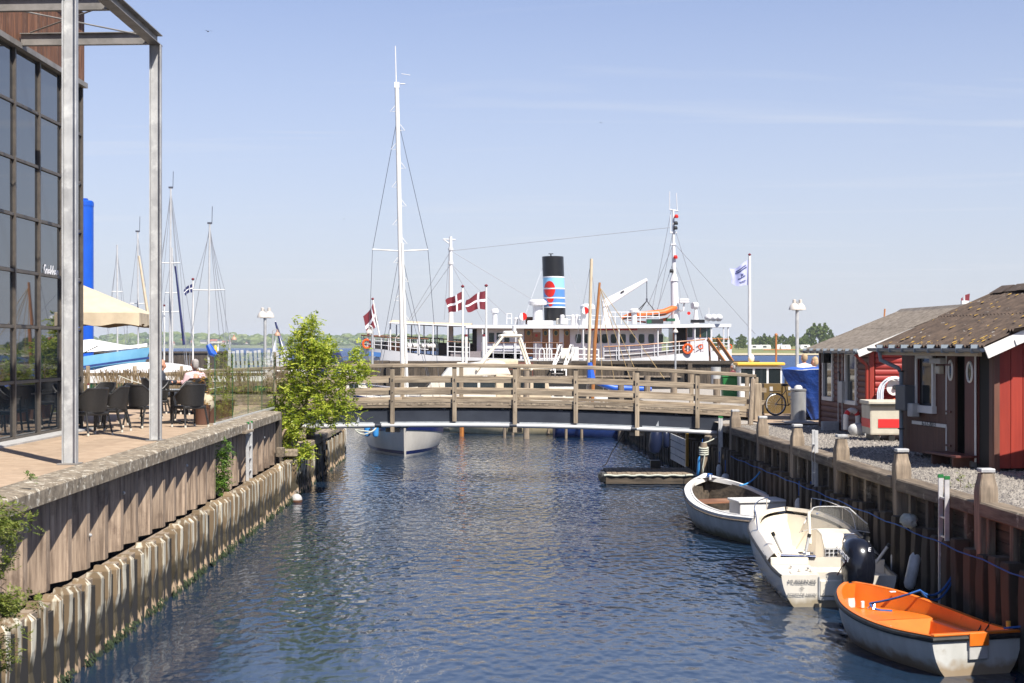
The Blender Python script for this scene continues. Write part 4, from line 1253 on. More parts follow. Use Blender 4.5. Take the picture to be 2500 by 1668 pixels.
# lichen spots as thin crusts on the sheet
mb = MB(); r7 = random.Random(21)
for k in range(95):
    s = r7.random()**1.4; y_ = -.25+r7.random()**1.3*(LB_+.6)
    y_ = round((y_+.30)/.15)*.15-.30+r7.uniform(-.02, .02)
    x = -.42+(WB/2+.42)*s; z = HB-.08+(RZB+.05-HB+.08)*s+.024+.02+(.014 if s > .5 else 0)
    q = r7.uniform(.018, .05)
    n = 7; mb.add([(x+q*math.cos(2*PI*i/n)*r7.uniform(.6, 1.2), y_+q*.8*math.sin(2*PI*i/n)*r7.uniform(.6, 1.2), z+q*math.cos(2*PI*i/n)*.4) for i in range(n)], [tuple(range(n))])
tag(build(mb, 'lichen', M['lichen'], SB), kind='stuff')
build(MB().bar((-.42, -.53, HB-.20), (WB/2, -.53, RZB-.06), .03, .20), 'barge_board', M['white_paint'], SB)
build(MB().bar((.10, -.555, HB-.02), (.52, -.555, HB+.14), .03, .10), 'barge_patch', M['white_paint'], SB)
build(MB().box((-.36, 2.1, HB-.20), (.08, 4.5, .12)), 'fascia', M['canvas_cream'], SB)
build(gutter(MB(), -.47, -.50, LB_+.55, HB-.12, .07), 'gutter', M['zinc'], SB, smooth=True)
for k in range(8):
    build(MB().box((-.47, -.2+k*.62, HB-.13), (.155, .02, .15)), 'gutter_bracket', M['downpipe'], SB)
build(MB().tube([(-.46, 4.2, HB-.18), (-.45, 4.18, HB-.36), (-.16, 3.98, HB-.52), (-.12, 3.92, HB-.62), (-.12, 3.92, .1)], .042, 10), 'downpipe', M['downpipe'], SB, smooth=True)
for z_ in (1.7, .55):
    build(MB().tube([(-.12+.058*math.cos(t), 3.92+.058*math.sin(t), z_) for t in [i*PI/5 for i in range(10)]], .012, 6, True), 'pipe_clip', M['black_matte'], SB)
# wooden step
ST = thing('door_step', 'low dark red wooden step in front of the open shed door', 'step', (8.02, 28.6, 1.9), TB)
build(MB().box((0, 0, .22), (.42, 1.35, .045)), 'tread', M['maroon_door'], ST, bevel=.006)
for y_ in (-.45, .45):
    build(MB().box((0, y_, .10), (.34, .05, .20)), 'leg', M['maroon_panel'], ST)

# ---- lean-to next to shed B, mostly outside the picture, throwing its shade on the red gable
SC = thing('lean_to', 'edge of a third shed roof with corrugated eave at the right edge of the photo', 'shed', (9.25, 22.0, 2.10), 0)
build(corrugated(-.25, 1.52, 2.4, 2.62, -.5, 4.35, laps=1), 'roof_sheet', M['roof_sheet'], SC, smooth=True)
build(MB().prism([(.02, 0), (2.4, 0), (2.4, 2.5), (.02, 1.55)], 0, 4.1, 'y'), 'wall', M['maroon_panel'], SC)
build(corrugated(-.66, 2.28, .9, 2.55, 4.75, 5.2, laps=1), 'canopy_sheet', M['roof_sheet'], SC, smooth=True)
build(MB().bar((-.60, 5.0, 2.22), (.9, 5.0, 2.48), .05, .07), 'rafter', M['maroon_panel'], SC)

# ================================================================== ALUMINIUM LADDERS
def ladder(name, label, loc, rz, L, rungs, tilt=0.0, w=.30, cap=True):
    t = thing(name, label, 'ladder', loc, rz, 'ladders on the quay walls')
    t.rotation_euler = (0, tilt, rz)
    for s in (-1, 1):
        rl = build(MB().box((0, s*w/2, L/2), (.07, .028, L)), 'rail', M['alu'], t, bevel=.004)
        if cap: build(MB().box((0, s*w/2, L+.015), (.08, .036, .05)), 'end_cap', M['green_bin'], rl)
    for k in range(rungs):
        build(MB().box((0, 0, .18+k*.28), (.032, w, .028)), 'rung', M['alu'], t)
    return t
p = P(2345, 1187, 22.9)
ladder('quay_ladder', 'aluminium ladder with green end caps tied by the orange dinghy', (6.40-.08, 22.9, -.55), .03, 2.72, 9)
ladder('quay_ladder', 'tall aluminium ladder standing above the cap beam between two mooring posts', (6.12, 31.6, -.6), .03, 3.0, 10, 0, .26, False)
ladder('quay_ladder', 'short aluminium ladder with green caps at the quay corner under the bridge', (5.68, 42.6, .2), .03, 1.95, 6, 0, .28)
ladder('quay_ladder', 'aluminium ladder with green caps on the terrace wall beside the climbing plant', (-5.93, 35.3, -.3), .0165, 2.66, 9, 0, .52)
build(MB().box((0, 0, 0), (.18, 1.1, .05)), 'ladder_board', M['grey_wood_y'], LQ, bevel=.006, loc=(.08, 34.75, 2.2))

# ================================================================== ROPES, FENDERS
def rope(name, label, pts, r, m, n=6, cat='rope'):
    c = Vector(pts[0]); mb = MB().tube([Vector(p)-c for p in pts], r, n)
    o = build(mb, name, m, smooth=True); o.location = c
    return tag(o, label, cat)
pts = []
for i in range(50):
    y_ = 14.5+i*.53
    x = 7.1-.0314*y_-.17
    pts.append((x, y_, 1.24+.015*math.sin(i*1.7)))
rope('safety_line', 'long blue rope looped along the piles of the right quay', pts, .009, M['rope_blue'])
def fender(label, loc, L, r, m, tilt=(0, 0), hang=.35, group='fenders hanging along the quay', cone=False):
    t = thing('fender', label, 'fender', loc, 0, group)
    t.rotation_euler = (tilt[0], tilt[1], 0)
    if cone: prof = [(.02, 0), (r*.75, L*.06), (r, L*.25), (r, L*.62), (r*.62, L*.88), (.03, L)]
    else: prof = [(.02, 0), (r*.7, .03), (r, .09), (r, L-.09), (r*.7, L-.03), (.03, L)]
    build(MB().lathe(prof, 14), 'float', m, t, smooth=True)
    build(MB().tube([(0, 0, L), (0, 0, L+hang)], .012, 5), 'line', M['rope_blue'], t)
    build(MB().lathe([(.03, L-.02), (.028, L+.05)], 8), 'eye', M['black_rubber'], t)
    return t
fender('sky-blue fender hanging by the small landing stage', P(1706, 1165, 45.6), .62, .085, M['fender_blue'], (0, .10), .5)
fender('thin grey fender hanging from the piles behind the white rowing boat', P(1755, 1170, 42.3), .40, .075, M['fender_white'], (0, .02))
fender('fat grey fender hanging beside the bow of the white rowing boat', P(1771, 1186, 41.0), .32, .11, M['fender_white'])
fender('pair fender, darker one, between rowing boat and quay', P(1951, 1265, 32.6), .42, .09, M['fender_white'])
fender('pair fender, paler one, below the tall ladder', P(1980, 1275, 31.9), .48, .10, M['fender_white'])
fender('grey fender hanging beside the motorboat helm, left of two', P(2187, 1420, 25.5), .50, .085, M['fender_white'])
fender('tilted white fender tied low behind the orange dinghy', P(2218, 1440, 24.3), .60, .095, M['fender_white'], (0, .22))
fender('big navy fender hanging under the bridge against white boards', P(1597, 1108, 53.5), 1.0, .22, M['fender_navy'], (0, .12), .1, cone=True)
fender('slim dark fender hanging under the bridge beside the big navy one', P(1626, 1095, 51.5), .58, .11, M['fender_navy'], (0, 0), .1)
# post with rope lashings near the landing stage
MP = thing('lashing_post', 'short pile wrapped in old rope at the quay corner', 'pile', P(1718, 1170, 45.0), 0)
build(MB().lathe([(.10, -1), (.11, .2), (.105, .95), (.09, 1.05)], 10), 'pile', M['quay_wood_z'], MP, smooth=True)
for k in range(4):
    build(MB().tube([(.12*math.cos(t), .12*math.sin(t), .72+.06*k+.02*math.sin(t)) for t in [i*PI/6 for i in range(12)]], .028, 6, True), 'lashing', M['rope_light'], MP, smooth=True)
build(MB().tube([(0.02, -.14, .75), (-.05, -.16, .35), (.0, -.15, 0)], .02, 6), 'tail', M['rope_light'], MP)
rope('mooring_line', 'pale turquoise rope from the lashed pile to the bridge beam', sag(P(1716, 1082, 45), P(1755, 1064, 45.3), .03), .018, M['rope_light'])
# wad of net and glove on the piles
NW = tag(build(MB().ball((0, 0, 0), .2, 14, 9, (.6, 1.3, .55)), 'net_bundle', M['rope_light'], smooth=True), 'frayed bundle of old net on the pile heads near the second ladder', 'net')
for v in NW.data.vertices: v.co += mnoise.noise_vector(v.co*16)*.08
NW.location = P(2218, 1272, 24.6)
# grey round post at the right edge
GP = tag(build(MB().tube([(0, 0, -.9), (0, 0, .38), (.02, .05, .47), (.10, .1, .5), (.25, .1, .5)], .07, 10), 'bent_pipe', M['quay_wood_z'], smooth=True), 'bent pipe end standing in the water at the right edge of the photo', 'pipe')
GP.location = P(2488, 1540, 20.8)

# ---- floating landing stage
LS = thing('landing_stage', 'small floating wooden landing stage edged with rope below the bridge', 'raft', P(1590, 1172, 46.3), 0)
LS.location.z = 0
k = 0
for i in range(18):
    build(MB().box((0, 0, 0), (.142, 2.3, .04)), 'deck_plank', M['quay_wood_y'], LS, bevel=.005, loc=(-1.22+i*.148, 1.2, .30+R.uniform(-.005, .005)))
build(MB().box((0, 1.2, .13), (2.75, 2.3, .26)), 'float', M['dark_wood_x'], LS, bevel=.02)
build(MB().box((0, .05, .14), (2.7, .07, .26)), 'side_beam', M['dark_wood_x'], LS, bevel=.01)
build(MB().tube([(-1.4+i*.1, -.01+.015*math.sin(i*2),   .27+.012*math.sin(i*1.3)) for i in range(29)], .03, 8), 'edge_rope', M['rope_light'], LS, smooth=True)
build(MB().lathe([(.0, -.3), (.14, -.25), (.15, .25), (0, .3)], 10).xf(Matrix.Rotation(PI/2, 4, 'X')), 'tyre_fender', M['black_rubber'], LS, loc=(-1.42, .3, .22))
build(MB().box((.32, 2.2, .40), (.30, .25, .32)), 'black_block', M['black_rubber'], LS)
rope('mooring_line', 'black line running from the bridge down to the landing stage', sag(P(1527, 1052, 46.4), P(1470, 1138, 46.6), .02)[:8]+[P(1480, 1133, 46.5), P(1470, 1140, 46.5)], .016, M['rope_dark'])

# ================================================================== QUAY THINGS BEYOND THE BRIDGE END
# steel bin
SBN = thing('steel_bin', 'dented round steel litter bin on a slab beside the blue tarpaulin', 'bin', P(1949, 1020, 44.4), 0)
SBN.location.z = 1.95
build(MB().lathe([(.235, 0), (.235, .05), (.215, .06), (.22, .82), (.215, .86), (.23, .88), (.23, .92), (.18, .94)], 20), 'drum', M['bin_steel'], SBN, smooth=True)
build(MB().lathe([(.13, .92), (.11, 1.0), (.06, 1.04)], 12), 'bag', M['fender_white'], SBN, smooth=True)
build(MB().box((0, 0, -.03), (.8, .8, .10)), 'slab', M['kerb_grey'], SBN, bevel=.01)
# cupboards
CU = thing('wood_cupboard', 'pair of low brown plywood cupboard doors at the bridge end', 'cupboard', P(1905, 1008, 50.5), .05)
CU.location.z = 1.93
for s in (-1, 1):
    d = build(MB().box((s*.30, 0, .48), (.57, .5, .96)), 'door', M['cupboard'], CU, bevel=.008)
    build(MB().box((s*.30-.05, -.256, .80), (.10, .01, .13)), 'vent', M['fender_white'], d)
    build(MB().box((s*.30-.05, -.256, .62), (.10, .01, .10)), 'label_plate', M['box_grey'], d)
CU2 = thing('wood_cupboard', 'tall narrow brown power cupboard behind the bicycle', 'cupboard', P(1927, 1008, 50.9), .02)
CU2.location.z = 1.93
build(MB().box((0, 0, .62), (.26, .3, 1.24)), 'body', M['cupboard'], CU2, bevel=.008)
build(MB().box((0, 0, 1.25), (.30, .34, .04)), 'lid', M['cupboard'], CU2)
build(MB().box((-.02, -.155, 1.12), (.10, .01, .06)), 'label_plate', M['fender_white'], CU2)
# bicycle
BC = thing('bicycle', 'black bicycle parked behind the steel bin, front wheel showing', 'bicycle', P(1932, 1016, 48.2), .25)
BC.location.z = 1.95
def wheel(x, nm='wheel'):
    w = build(MB().tube([(.335*math.cos(t), 0, .335*math.sin(t)) for t in [i*2*PI/26 for i in range(26)]], .020, 7, True), nm, M['tyre'], BC, smooth=True, loc=(x, 0, .36))
    build(MB().tube([(.305*math.cos(t), 0, .305*math.sin(t)) for t in [i*2*PI/26 for i in range(26)]], .014, 6, True), 'rim', M['alu'], w, smooth=True)
    sp_ = MB()
    for i in range(16):
        t = i*PI/8; sp_.tube([(0, .02*(-1)**i, 0), (.3*math.cos(t), 0, .3*math.sin(t))], .003, 4)
    build(sp_, 'spokes', M['alu'], w)
    return w
wheel(-.52); wheel(.52)
build(MB().tube([(-.52, 0, .36), (-.10, 0, .32), (.32, 0, .72), (-.18, 0, .80), (-.10, 0, .32)], .016, 7), 'frame', M['black_gloss'], BC, smooth=True)
build(MB().tube([(-.52, 0, .36), (-.18, 0, .78)], .012, 6), 'stay', M['black_gloss'], BC)
build(MB().tube([(.52, 0, .36), (.40, 0, .72), (.33, 0, 1.02)], .014, 6), 'fork', M['black_gloss'], BC)
build(MB().tube([(.25, -.28, 1.06), (.36, -.1, 1.05), (.36, .1, 1.05), (.25, .28, 1.06)], .013, 6), 'handlebar', M['chrome'], BC)
build(MB().ball((-.22, 0, .95), .13, 10, 6, (1, .6, .35)).tube([(-.22, 0, .95), (-.18, 0, .76)], .012, 6), 'saddle', M['black_matte'], BC, smooth=True)
build(MB().box((-.55, 0, .76), (.36, .12, .02)), 'carrier', M['black_gloss'], BC)
# boat under blue tarpaulin on the quay
TP = thing('tarp_covered_boat', 'boat on the quay wrapped in a bright blue tarpaulin next to the log shed', 'covered boat', (8.85, 45.2, 1.95), 0)
rows = []
prof = [(-1.02, 1.48), (-.9, 1.50), (0, 1.50), (.98, 1.48), (1.04, 1.44)]
for j, (z, f, dy) in enumerate([(1.47, 1.0, .0), (1.30, .95, .02), (1.05, .82, .06), (.75, .62, .12), (.40, .38, .20), (.02, .22, .26)]):
    r_ = []
    for i in range(25):
        a = -1+2*i/24
        x = a*1.05*f+.1*(1-f)
        y_ = dy+.10*(a*a)*f+.09*mnoise.noise(Vector((a*2.3+z*1.2, z*2.4, 3)))*(1.3-f*.6)
        r_.append((x, y_, z+.03*mnoise.noise(Vector((a*3, z*3, 9)))))
    rows.append(r_)
top = [[(x, y_, z+.01) for x, y_, z in rows[0]], [(x*.7+.45, y_+2.6, z+.04) for x, y_, z in rows[0]]]
o = MB().grid(rows); build(o, 'tarpaulin', M['tarp_blue'], TP, smooth=True, angle=80)
build(MB().grid(top), 'tarpaulin_top', M['tarp_bright'], TP, smooth=True)
side = [[(-1.05+.3*y_, y_, 1.46) for y_ in (.1, 2.6)], [(-.62+.3*y_, y_, .75) for y_ in (.2, 2.6)], [(-.2+.3*y_, y_, .02) for y_ in (.3, 2.6)]]
build(MB().grid(side), 'side_sheet', M['tarp_blue'], TP)
build(MB().prism([(-.40, .55), (-.05, .0), (.15, .0), (.5, .55)], .9, 2.5, 'y'), 'hull', M['hull_blue'], TP)
build(MB().box((0, .9, .0), (.9, .2, .12)).box((0, 2.0, 0), (.9, .2, .12)), 'cradle', M['dark_wood_x'], TP)
# mooring lines of the three boats on the right come with the boats
# ================================================================== BOATS
def hull_rings(L, hb, sheer, keel, rake=.0, n=20, m=7, ex=.5, ez=1.0, t0=0.0, t1=1.0, stern_rake=0.0):
    rings = []
    for i in range(n+1):
        t = t0+(t1-t0)*i/n
        t = 1-(1-t)**1.35 if t1 == 1.0 and t0 == 0 else t
        b, s, k = hb(t), sheer(t), keel(t)
        ring = []
        for j in range(-m, m+1):
            a = abs(j)/m*PI/2
            x = b*math.sin(a)**ex if j else 0
            zf = 1-math.cos(a)**ez
            z = k+(s-k)*zf
            y_ = t*L+rake*zf*max(0, t-.55)/.45-stern_rake*zf*max(0, .25-t)/.25
            ring.append((math.copysign(x, j) if j else 0, y_, z))
        rings.append(ring)
    return rings
def hull_mesh(rings, transom=True, nose=True):
    mb = MB().grid(rings)
    if transom: mb.add(rings[0], [tuple(range(len(rings[0])))])
    if nose: mb.add(rings[-1], [tuple(range(len(rings[0])))])
    return mb
def rail_pts(rings, inset=0, dz=0, wrap=True):
    a = [Vector(r[0])+Vector((inset, 0, dz)) for r in rings]; b = [Vector(r[-1])+Vector((-inset, 0, dz)) for r in rings]
    return a+b[::-1]
def gunwale_strip(rings, w, dz=.0, th=.03):
    """flat rim inside the sheer line on both sides"""
    mb = MB()
    for sd in (0, -1):
        rows = []
        for r in rings:
            x, y_, z = r[sd]; s = -1 if sd == 0 else 1
            xi = s*max(.01, abs(x)-w)
            rows.append([(x, y_, z+dz), (xi, y_, z+dz), (xi, y_, z+dz-th)])
        mb.grid(rows)
    return mb
def interior(rings, w, floor, i0=0, i1=None, slope=.06):
    mb = MB(); rows = []
    for r in rings[i0:i1]:
        x, y_, z = r[-1]; xi = max(.012, abs(x)-w); xf = max(.01, xi-slope-.12*(z-floor))
        rows.append([(-xi, y_, z), (-(xi*.6+xf*.4), y_, (z+floor)/2), (-xf, y_, floor+.03), (-xf*.9, y_, floor), (0, y_, floor), (xf*.9, y_, floor), (xf, y_, floor+.03), ((xi*.6+xf*.4), y_, (z+floor)/2), (xi, y_, z)])
    mb.grid(rows)
    n = 9; mb.add(rows[0], [tuple(range(n))]); mb.add(rows[-1], [tuple(range(n))])
    return mb
def deck_mesh(rings, i0, i1, camber=.05, dz=0):
    rows = []
    for r in rings[i0:i1]:
        x, y_, z = r[-1]
        rows.append([(x*a, y_, z+dz+camber*(1-a*a)) for a in (-1, -.6, -.2, .2, .6, 1)])
    return MB().grid(rows)

# ---- orange dinghy
OD = thing('rowing_dinghy', 'white rowing dinghy with bright orange inside and black rubbing strip', 'dinghy', (5.80, 19.5, 0), .265)
Lo = 3.25
rg = hull_rings(Lo, crv([(0, .63), (.25, .72), (.5, .75), (.7, .67), (.85, .48), (.94, .29), (1, .10)]),
                crv([(0, .50), (.3, .46), (.6, .50), (.85, .60), (1, .66)]), crv([(0, -.12), (.4, -.18), (.8, -.12), (1, .05)]), rake=.12, n=26, m=8, ex=.55, ez=1.15)
build(hull_mesh(rg), 'hull', M['grey_hull'], OD, smooth=True, angle=42)
build(MB().tube(rail_pts(rg, 0, -.035), .036, 8, True), 'rubbing_strip', M['black_rubber'], OD, smooth=True)
build(gunwale_strip(rg, .075, .012, .03), 'rim', M['orange_gel'], OD, smooth=True)
build(MB().box((0, .035, .515), (1.22, .09, .03)), 'transom_rim', M['orange_gel'], OD, bevel=.008)
build(interior(rg, .075, .08, 1, 26), 'interior', M['orange_gel'], OD, smooth=True, angle=45)
# bow locker with sloping front, side bench and stern seat
def locker(mb, y0, y1, zt, slope, zb=.08):
    hb_ = crv([(0, .63), (.25, .72), (.5, .75), (.7, .67), (.85, .48), (.94, .29), (1, .10)])
    top = []; n = 8
    for i in range(n+1):
        y_ = y0+(y1-y0)*i/n; b = max(.02, hb_(y_/Lo)-.15)
        top.append([(-b, y_, zt), (0, y_, zt+.008), (b, y_, zt)])
    mb.grid(top)
    b = hb_(y0/Lo)-.15
    mb.add([(-b, y0, zt), (b, y0, zt), (b*.98, y0-slope, zb), (-b*.98, y0-slope, zb)], [(0, 1, 2, 3)])
    return mb
build(locker(MB(), 1.95, 3.02, .36, .10), 'bow_locker', M['orange_gel'], OD, bevel=0)
build(MB().prism([(.40, .08), (.48, .34), (.62, .34), (.62, .08)], .1, 2.0, 'y'), 'side_bench', M['orange_gel'], OD, bevel=.02)
build(MB().box((0, .28, .22), (1.10, .45, .26)), 'stern_seat', M['orange_gel'], OD, bevel=.03)
build(MB().box((-.26, 1.835, .26), (.17, .012, .09), 0, -.35), 'label_plate', M['alu'], OD)
build(MB().box((0, -.022, .35), (.26, .03, .30)), 'motor_pad', M['box_light'], OD, bevel=.006)
build(MB().box((0, -.042, .45), (.27, .02, .16)), 'pad_top', M['orange_gel'], OD, bevel=.004)
bt_ = build(MB().box((-.06, 2.88, .42), (.05, .04, .10)), 'bow_fitting', M['white_paint'], OD, bevel=.008)
build(MB().tube([(-.02, 2.80, .38), (.06, 2.74, .46), (.02, 2.70, .38)], .012, 6), 'shackle', M['chrome'], bt_)
build(MB().box((.36, 2.78, .60), (.09, .05, .02)), 'fairlead', M['white_paint'], OD, bevel=.006)
build(MB().tube([(.60, .25, .53), (.60, .25, .60)], .03, 8), 'rowlock', M['roof_yellow'], OD)
build(MB().tube([(.66, .75, .50), (.55, .8, .3), (.62, .85, .1)], .01, 5).tube([(.7, .95, .5), (.58, .97, .3), (.5, 1.0, .12)], .01, 5), 'loose_line', M['rope_dark'], OD)
def od_w(x, y_, z):
    c, s = math.cos(.265), math.sin(.265)
    return Vector((5.80+c*x-s*y_, 19.5+s*x+c*y_, z))
bowp = od_w(0, 2.78, .45)
mid = od_w(.55, 2.35, .68)
up = P(2352, 1340, 22.8)
for k, d in enumerate((.30, .38)):
    rope('mooring_line', 'blue double mooring line from the orange dinghy bow to the ladder'+('' if k == 0 else ', lower strand'),
         sag(bowp, mid, .02, 5)+sag(mid, up+Vector((0, 0, -.02*k)), d, 12)[1:], .016, M['rope_blue'])
rope('mooring_line', 'short end of blue rope lying in the orange dinghy', [bowp, bowp+Vector((.03, -.05, -.06)), bowp+Vector((.14, -.12, -.08)), bowp+Vector((.28, -.16, -.08))], .014, M['rope_blue'])
rope('mooring_line', 'blue line from the orange dinghy stern to the quay', [od_w(.45, .12, .54), od_w(.7, -.1, .60), P(2500, 1512, 20.0), P(2560, 1500, 20.5)], .014, M['rope_blue'])
KN = tag(build(MB().tube([(.05*math.cos(t*1.7), .06*math.sin(t*2.3), .04*math.sin(t*1.1)) for t in [i*.5 for i in range(22)]], .018, 6), 'rope_knot', M['rope_blue'], smooth=True), 'blue rope knot tied round the ladder above the orange dinghy', 'rope')
KN.location = up

# ---- motorboat with outboard
UT_L, utz = 5.15, -.02
UT = thing('motorboat', 'cream open motorboat with black outboard, windscreen and rod holders', 'motorboat', (5.13, 24.55, 0), utz)
ub = crv([(0, .90), (.12, .93), (.45, .97), (.7, .93), (.85, .76), (.94, .52), (1, .16)])
us = crv([(0, .50), (.15, .52), (.35, .64), (.6, .76), (.85, .86), (1, .90)])
rg = hull_rings(UT_L, ub, us, crv([(0, -.20), (.5, -.25), (.85, -.1), (1, .25)]), rake=.25, n=28, m=8, ex=.52, ez=1.3)
build(hull_mesh(rg), 'hull', M['gel_white'], UT, smooth=True, angle=45)
build(MB().tube(rail_pts(rg, 0, -.02), .028, 8), 'rubbing_strip', M['black_rubber'], UT, smooth=True)
# side decks with raised coaming
mb = MB()
for s in (-1, 1):
    rows = []
    for r in rg[5:]:
        x, y_, z = r[-1]; x = abs(x)
        rows.append([(s*x, y_, z+.0), (s*max(.01, x-.035), y_, z+.055), (s*max(.01, x-.11), y_, z+.12), (s*max(.01, x-.19), y_, z+.125), (s*max(.01, x-.215), y_, z+.06)])
    mb.grid(rows)
build(mb, 'side_deck', M['gel_cream'], UT, smooth=True, angle=30)
build(interior(rg, .205, .22, 6, 28), 'cockpit', M['gel_cream'], UT, smooth=True, angle=45)
build(MB().add([(-.9, 0, .502), (-.30, 0, .502), (-.30, .95, .53), (-.92, .95, .53)], [(0, 1, 2, 3)]).add([(.9, 0, .40), (.32, 0, .40), (.32, .95, .40), (.92, .95, .40)], [(0, 1, 2, 3)])
      .box((-.62, 1.0, .58), (.62, .06, .13)).box((.62, 1.0, .50), (.62, .06, .24)).box((0, .62, .36), (.62, .5, .3)), 'aft_deck', M['gel_cream'], UT, bevel=.012)
build(MB().box((0, .02, .30), (.62, .10, .26)), 'motor_well', M['gel_cream'], UT, bevel=.02)
build(MB().box((0, -.02, .14), (.60, .03, .05)).box((-.31, -.012, .30), (.02, .02, .36)), 'well_trim', M['galv'], UT)
# helm console right of centre, windscreen
con = build(MB().prism([(2.0, .22), (2.0, .70), (2.25, .88), (2.75, .92), (2.9, .22)], .12, .74, 'x'), 'console', M['gel_cream'], UT, bevel=.03, seg=2)
build(MB().box((.25, 1.992, .60), (.21, .012, .15)), 'switch_panel', M['fender_white'], con)
for i in range(3):
    for j in range(2):
        build(MB().box((.18+.07*i, 1.982, .565+.065*j), (.045, .014, .035)), 'switch', M['black_matte'], con)
build(MB().lathe([(.055, 0), (.055, .015)], 14).xf(Matrix.Rotation(PI/2, 4, 'X')), 'gauge', M['white_paint'], con, loc=(.44, 1.99, .60))
build(MB().lathe([(.045, 0), (.045, .015)], 14).xf(Matrix.Rotation(PI/2, 4, 'X')), 'gauge', M['white_paint'], con, loc=(.57, 1.99, .60))
build(MB().tube([(.56+.15*math.cos(t), 1.84-.05*math.sin(t), .80+.14*math.sin(t)) for t in [i*PI/9 for i in range(18)]], .013, 6, True).tube([(.56, 1.84, .80), (.56, 2.02, .78)], .014, 6).tube([(.42, 1.84, .80), (.70, 1.84, .80)], .01, 5), 'steering_wheel', M['chrome'], con, smooth=True)
ws = []
for (f, z) in ((0, .90), (.5, 1.12), (1.0, 1.30)):
    row = []
    for i in range(15):
        a = -1+2*i/14
        x = .36+a*(.60-.06*f)
        y_ = 2.85-.55*abs(a)**2.6-.10*f
        zz_ = z-(.24*f*max(0, abs(a)-.55)/.45)
        row.append((x, y_, zz_))
    ws.append(row)
wsc = build(MB().grid(ws), 'windscreen', M['perspex'], UT, smooth=True)
build(MB().tube(ws[-1], .010, 6).tube(ws[0], .008, 6), 'screen_trim', M['fender_white'], wsc)
build(MB().box((-.08, 2.25, .98), (.05, .06, .56), 0, -.25), 'grab_post', M['cream'], UT, bevel=.012)
# bow rails
for s in (-1, 1):
    pts = []
    for i in range(12):
        t = .58+.36*i/11
        x = s*(ub(t)-.10); y_ = t*UT_L+.15*max(0, t-.55)/.45
        pts.append((x, y_, us(t)+.12+.23*math.sin(min(1, i/2.2)*PI/2)*(1 if i < 10 else .98)))
    pts = [(pts[0][0], pts[0][1]-.02, us(.58)+.10)]+pts+[(pts[-1][0], pts[-1][1]+.05, us(.94)+.08)]
    rl = build(MB().tube(pts, .011, 7), 'bow_rail', M['chrome'], UT, smooth=True)
    build(MB().tube([pts[6], (pts[6][0], pts[6][1], us(.75)+.1)], .011, 6), 'stanchion', M['chrome'], rl)
# rod holders, cleats, hatches
for k, (x, y_, z, tx, ty) in enumerate([(-.62, 1.75, .62, -.45, .1), (-.30, 1.42, .60, .22, -.05), (.66, 1.15, .58, .10, 0), (.78, .98, .56, .60, .1)]):
    o = build(MB().lathe([(.026, 0), (.026, .34)], 10), 'rod_holder', M['fender_white'], UT, smooth=True, loc=(x, y_, z), rot=(ty, tx, 0))
    build(MB().lathe([(.031, .33), (.031, .39)], 10), 'rubber_cap', M['black_rubber'], o)
build(MB().tube([(-.70, 1.42, .62), (-.12, 1.42, .60)], .026, 8).tube([(.58, 1.08, .58), (.92, 1.0, .56)], .024, 8), 'cross_tube', M['chrome'], UT, smooth=True)
build(MB().tube([(-.28+.12*math.cos(t), 1.45+.10*math.sin(t), .66) for t in [i*PI/8 for i in range(16)]], .010, 6, True), 'cup_ring', M['chrome'], UT)
build(MB().box((-.12, 1.75, .40), (.55, .40, .05)), 'dark_hatch', M['dark_cavity'], UT)
for (x, y_) in ((-.66, .62), (-.42, .42), (-.58, .22), (-.40, .20)):
    build(MB().box((x, y_, .55), (.035, .10, .035)), 'cleat', M['chrome'] if y_ > .3 else M['gel_white'], UT, bevel=.006)
build(MB().box((-.55, .22, .515), (.36, .22, .016)), 'hatch', M['gel_cream'], UT, bevel=.005)
build(MB().box((-.35, -.03, .02), (.06, .05, .08)), 'transducer', M['black_matte'], UT)
text('Uttern', 'lettering', M['wire_dark'], UT, (-.948, 1.55, .60), (PI/2, 0, -PI/2), .17, shear=.2)
text('MUSSERNES', 'lettering', M['wire_dark'], UT, (-.58, -.022, .40), (PI/2, 0, 0), .085)
text('ROSKILDE HAVN', 'lettering', M['wire_dark'], UT, (-.58, -.022, .20), (PI/2, 0, 0), .06)
mb = MB()
for k in range(8):
    a = k*PI/4; r1 = .055 if k % 2 == 0 else .035
    mb.add([(-.58+r1*math.sin(a), -.022, .30+r1*math.cos(a)), (-.58+.012*math.sin(a+.4), -.022, .30+.012*math.cos(a+.4)), (-.58+.012*math.sin(a-.4), -.022, .30+.012*math.cos(a-.4))], [(0, 1, 2)])
build(mb, 'compass_star', M['wire_dark'], UT)
# outboard motor (clamped to the boat, part of it)
om_rows = []
for z, w, dpt, yo_ in [(.18, .10, .12, .02), (.26, .155, .20, .0), (.40, .185, .26, -.02), (.60, .195, .30, -.02), (.78, .190, .30, .0), (.90, .165, .26, .03), (.97, .11, .18, .05), (.985, .04, .06, .06)]:
    om_rows.append([(w*math.copysign(abs(math.cos(t))**.75, math.cos(t)), -.28+yo_-.02+dpt*math.copysign(abs(math.sin(t))**.75, math.sin(t))*.85, z) for t in [i*2*PI/20 for i in range(20)]])
mbm = MB().grid(om_rows, closed=True); mbm.add(om_rows[0], [tuple(range(20))]); mbm.add(om_rows[-1], [tuple(range(20))])
om = build(mbm, 'outboard', M['black_gloss'], UT, smooth=True, angle=60, loc=(.14, -.02, -.02), rot=(-.12, .07, .15))
om.scale = (1.22, 1.22, 1.12)
build(MB().box((0, -.16, .02), (.13, .16, .42)).box((0, -.30, -.20), (.09, .22, .5)).box((0, -.02, .12), (.24, .10, .26)), 'leg', M['black_matte'], om, bevel=.025)
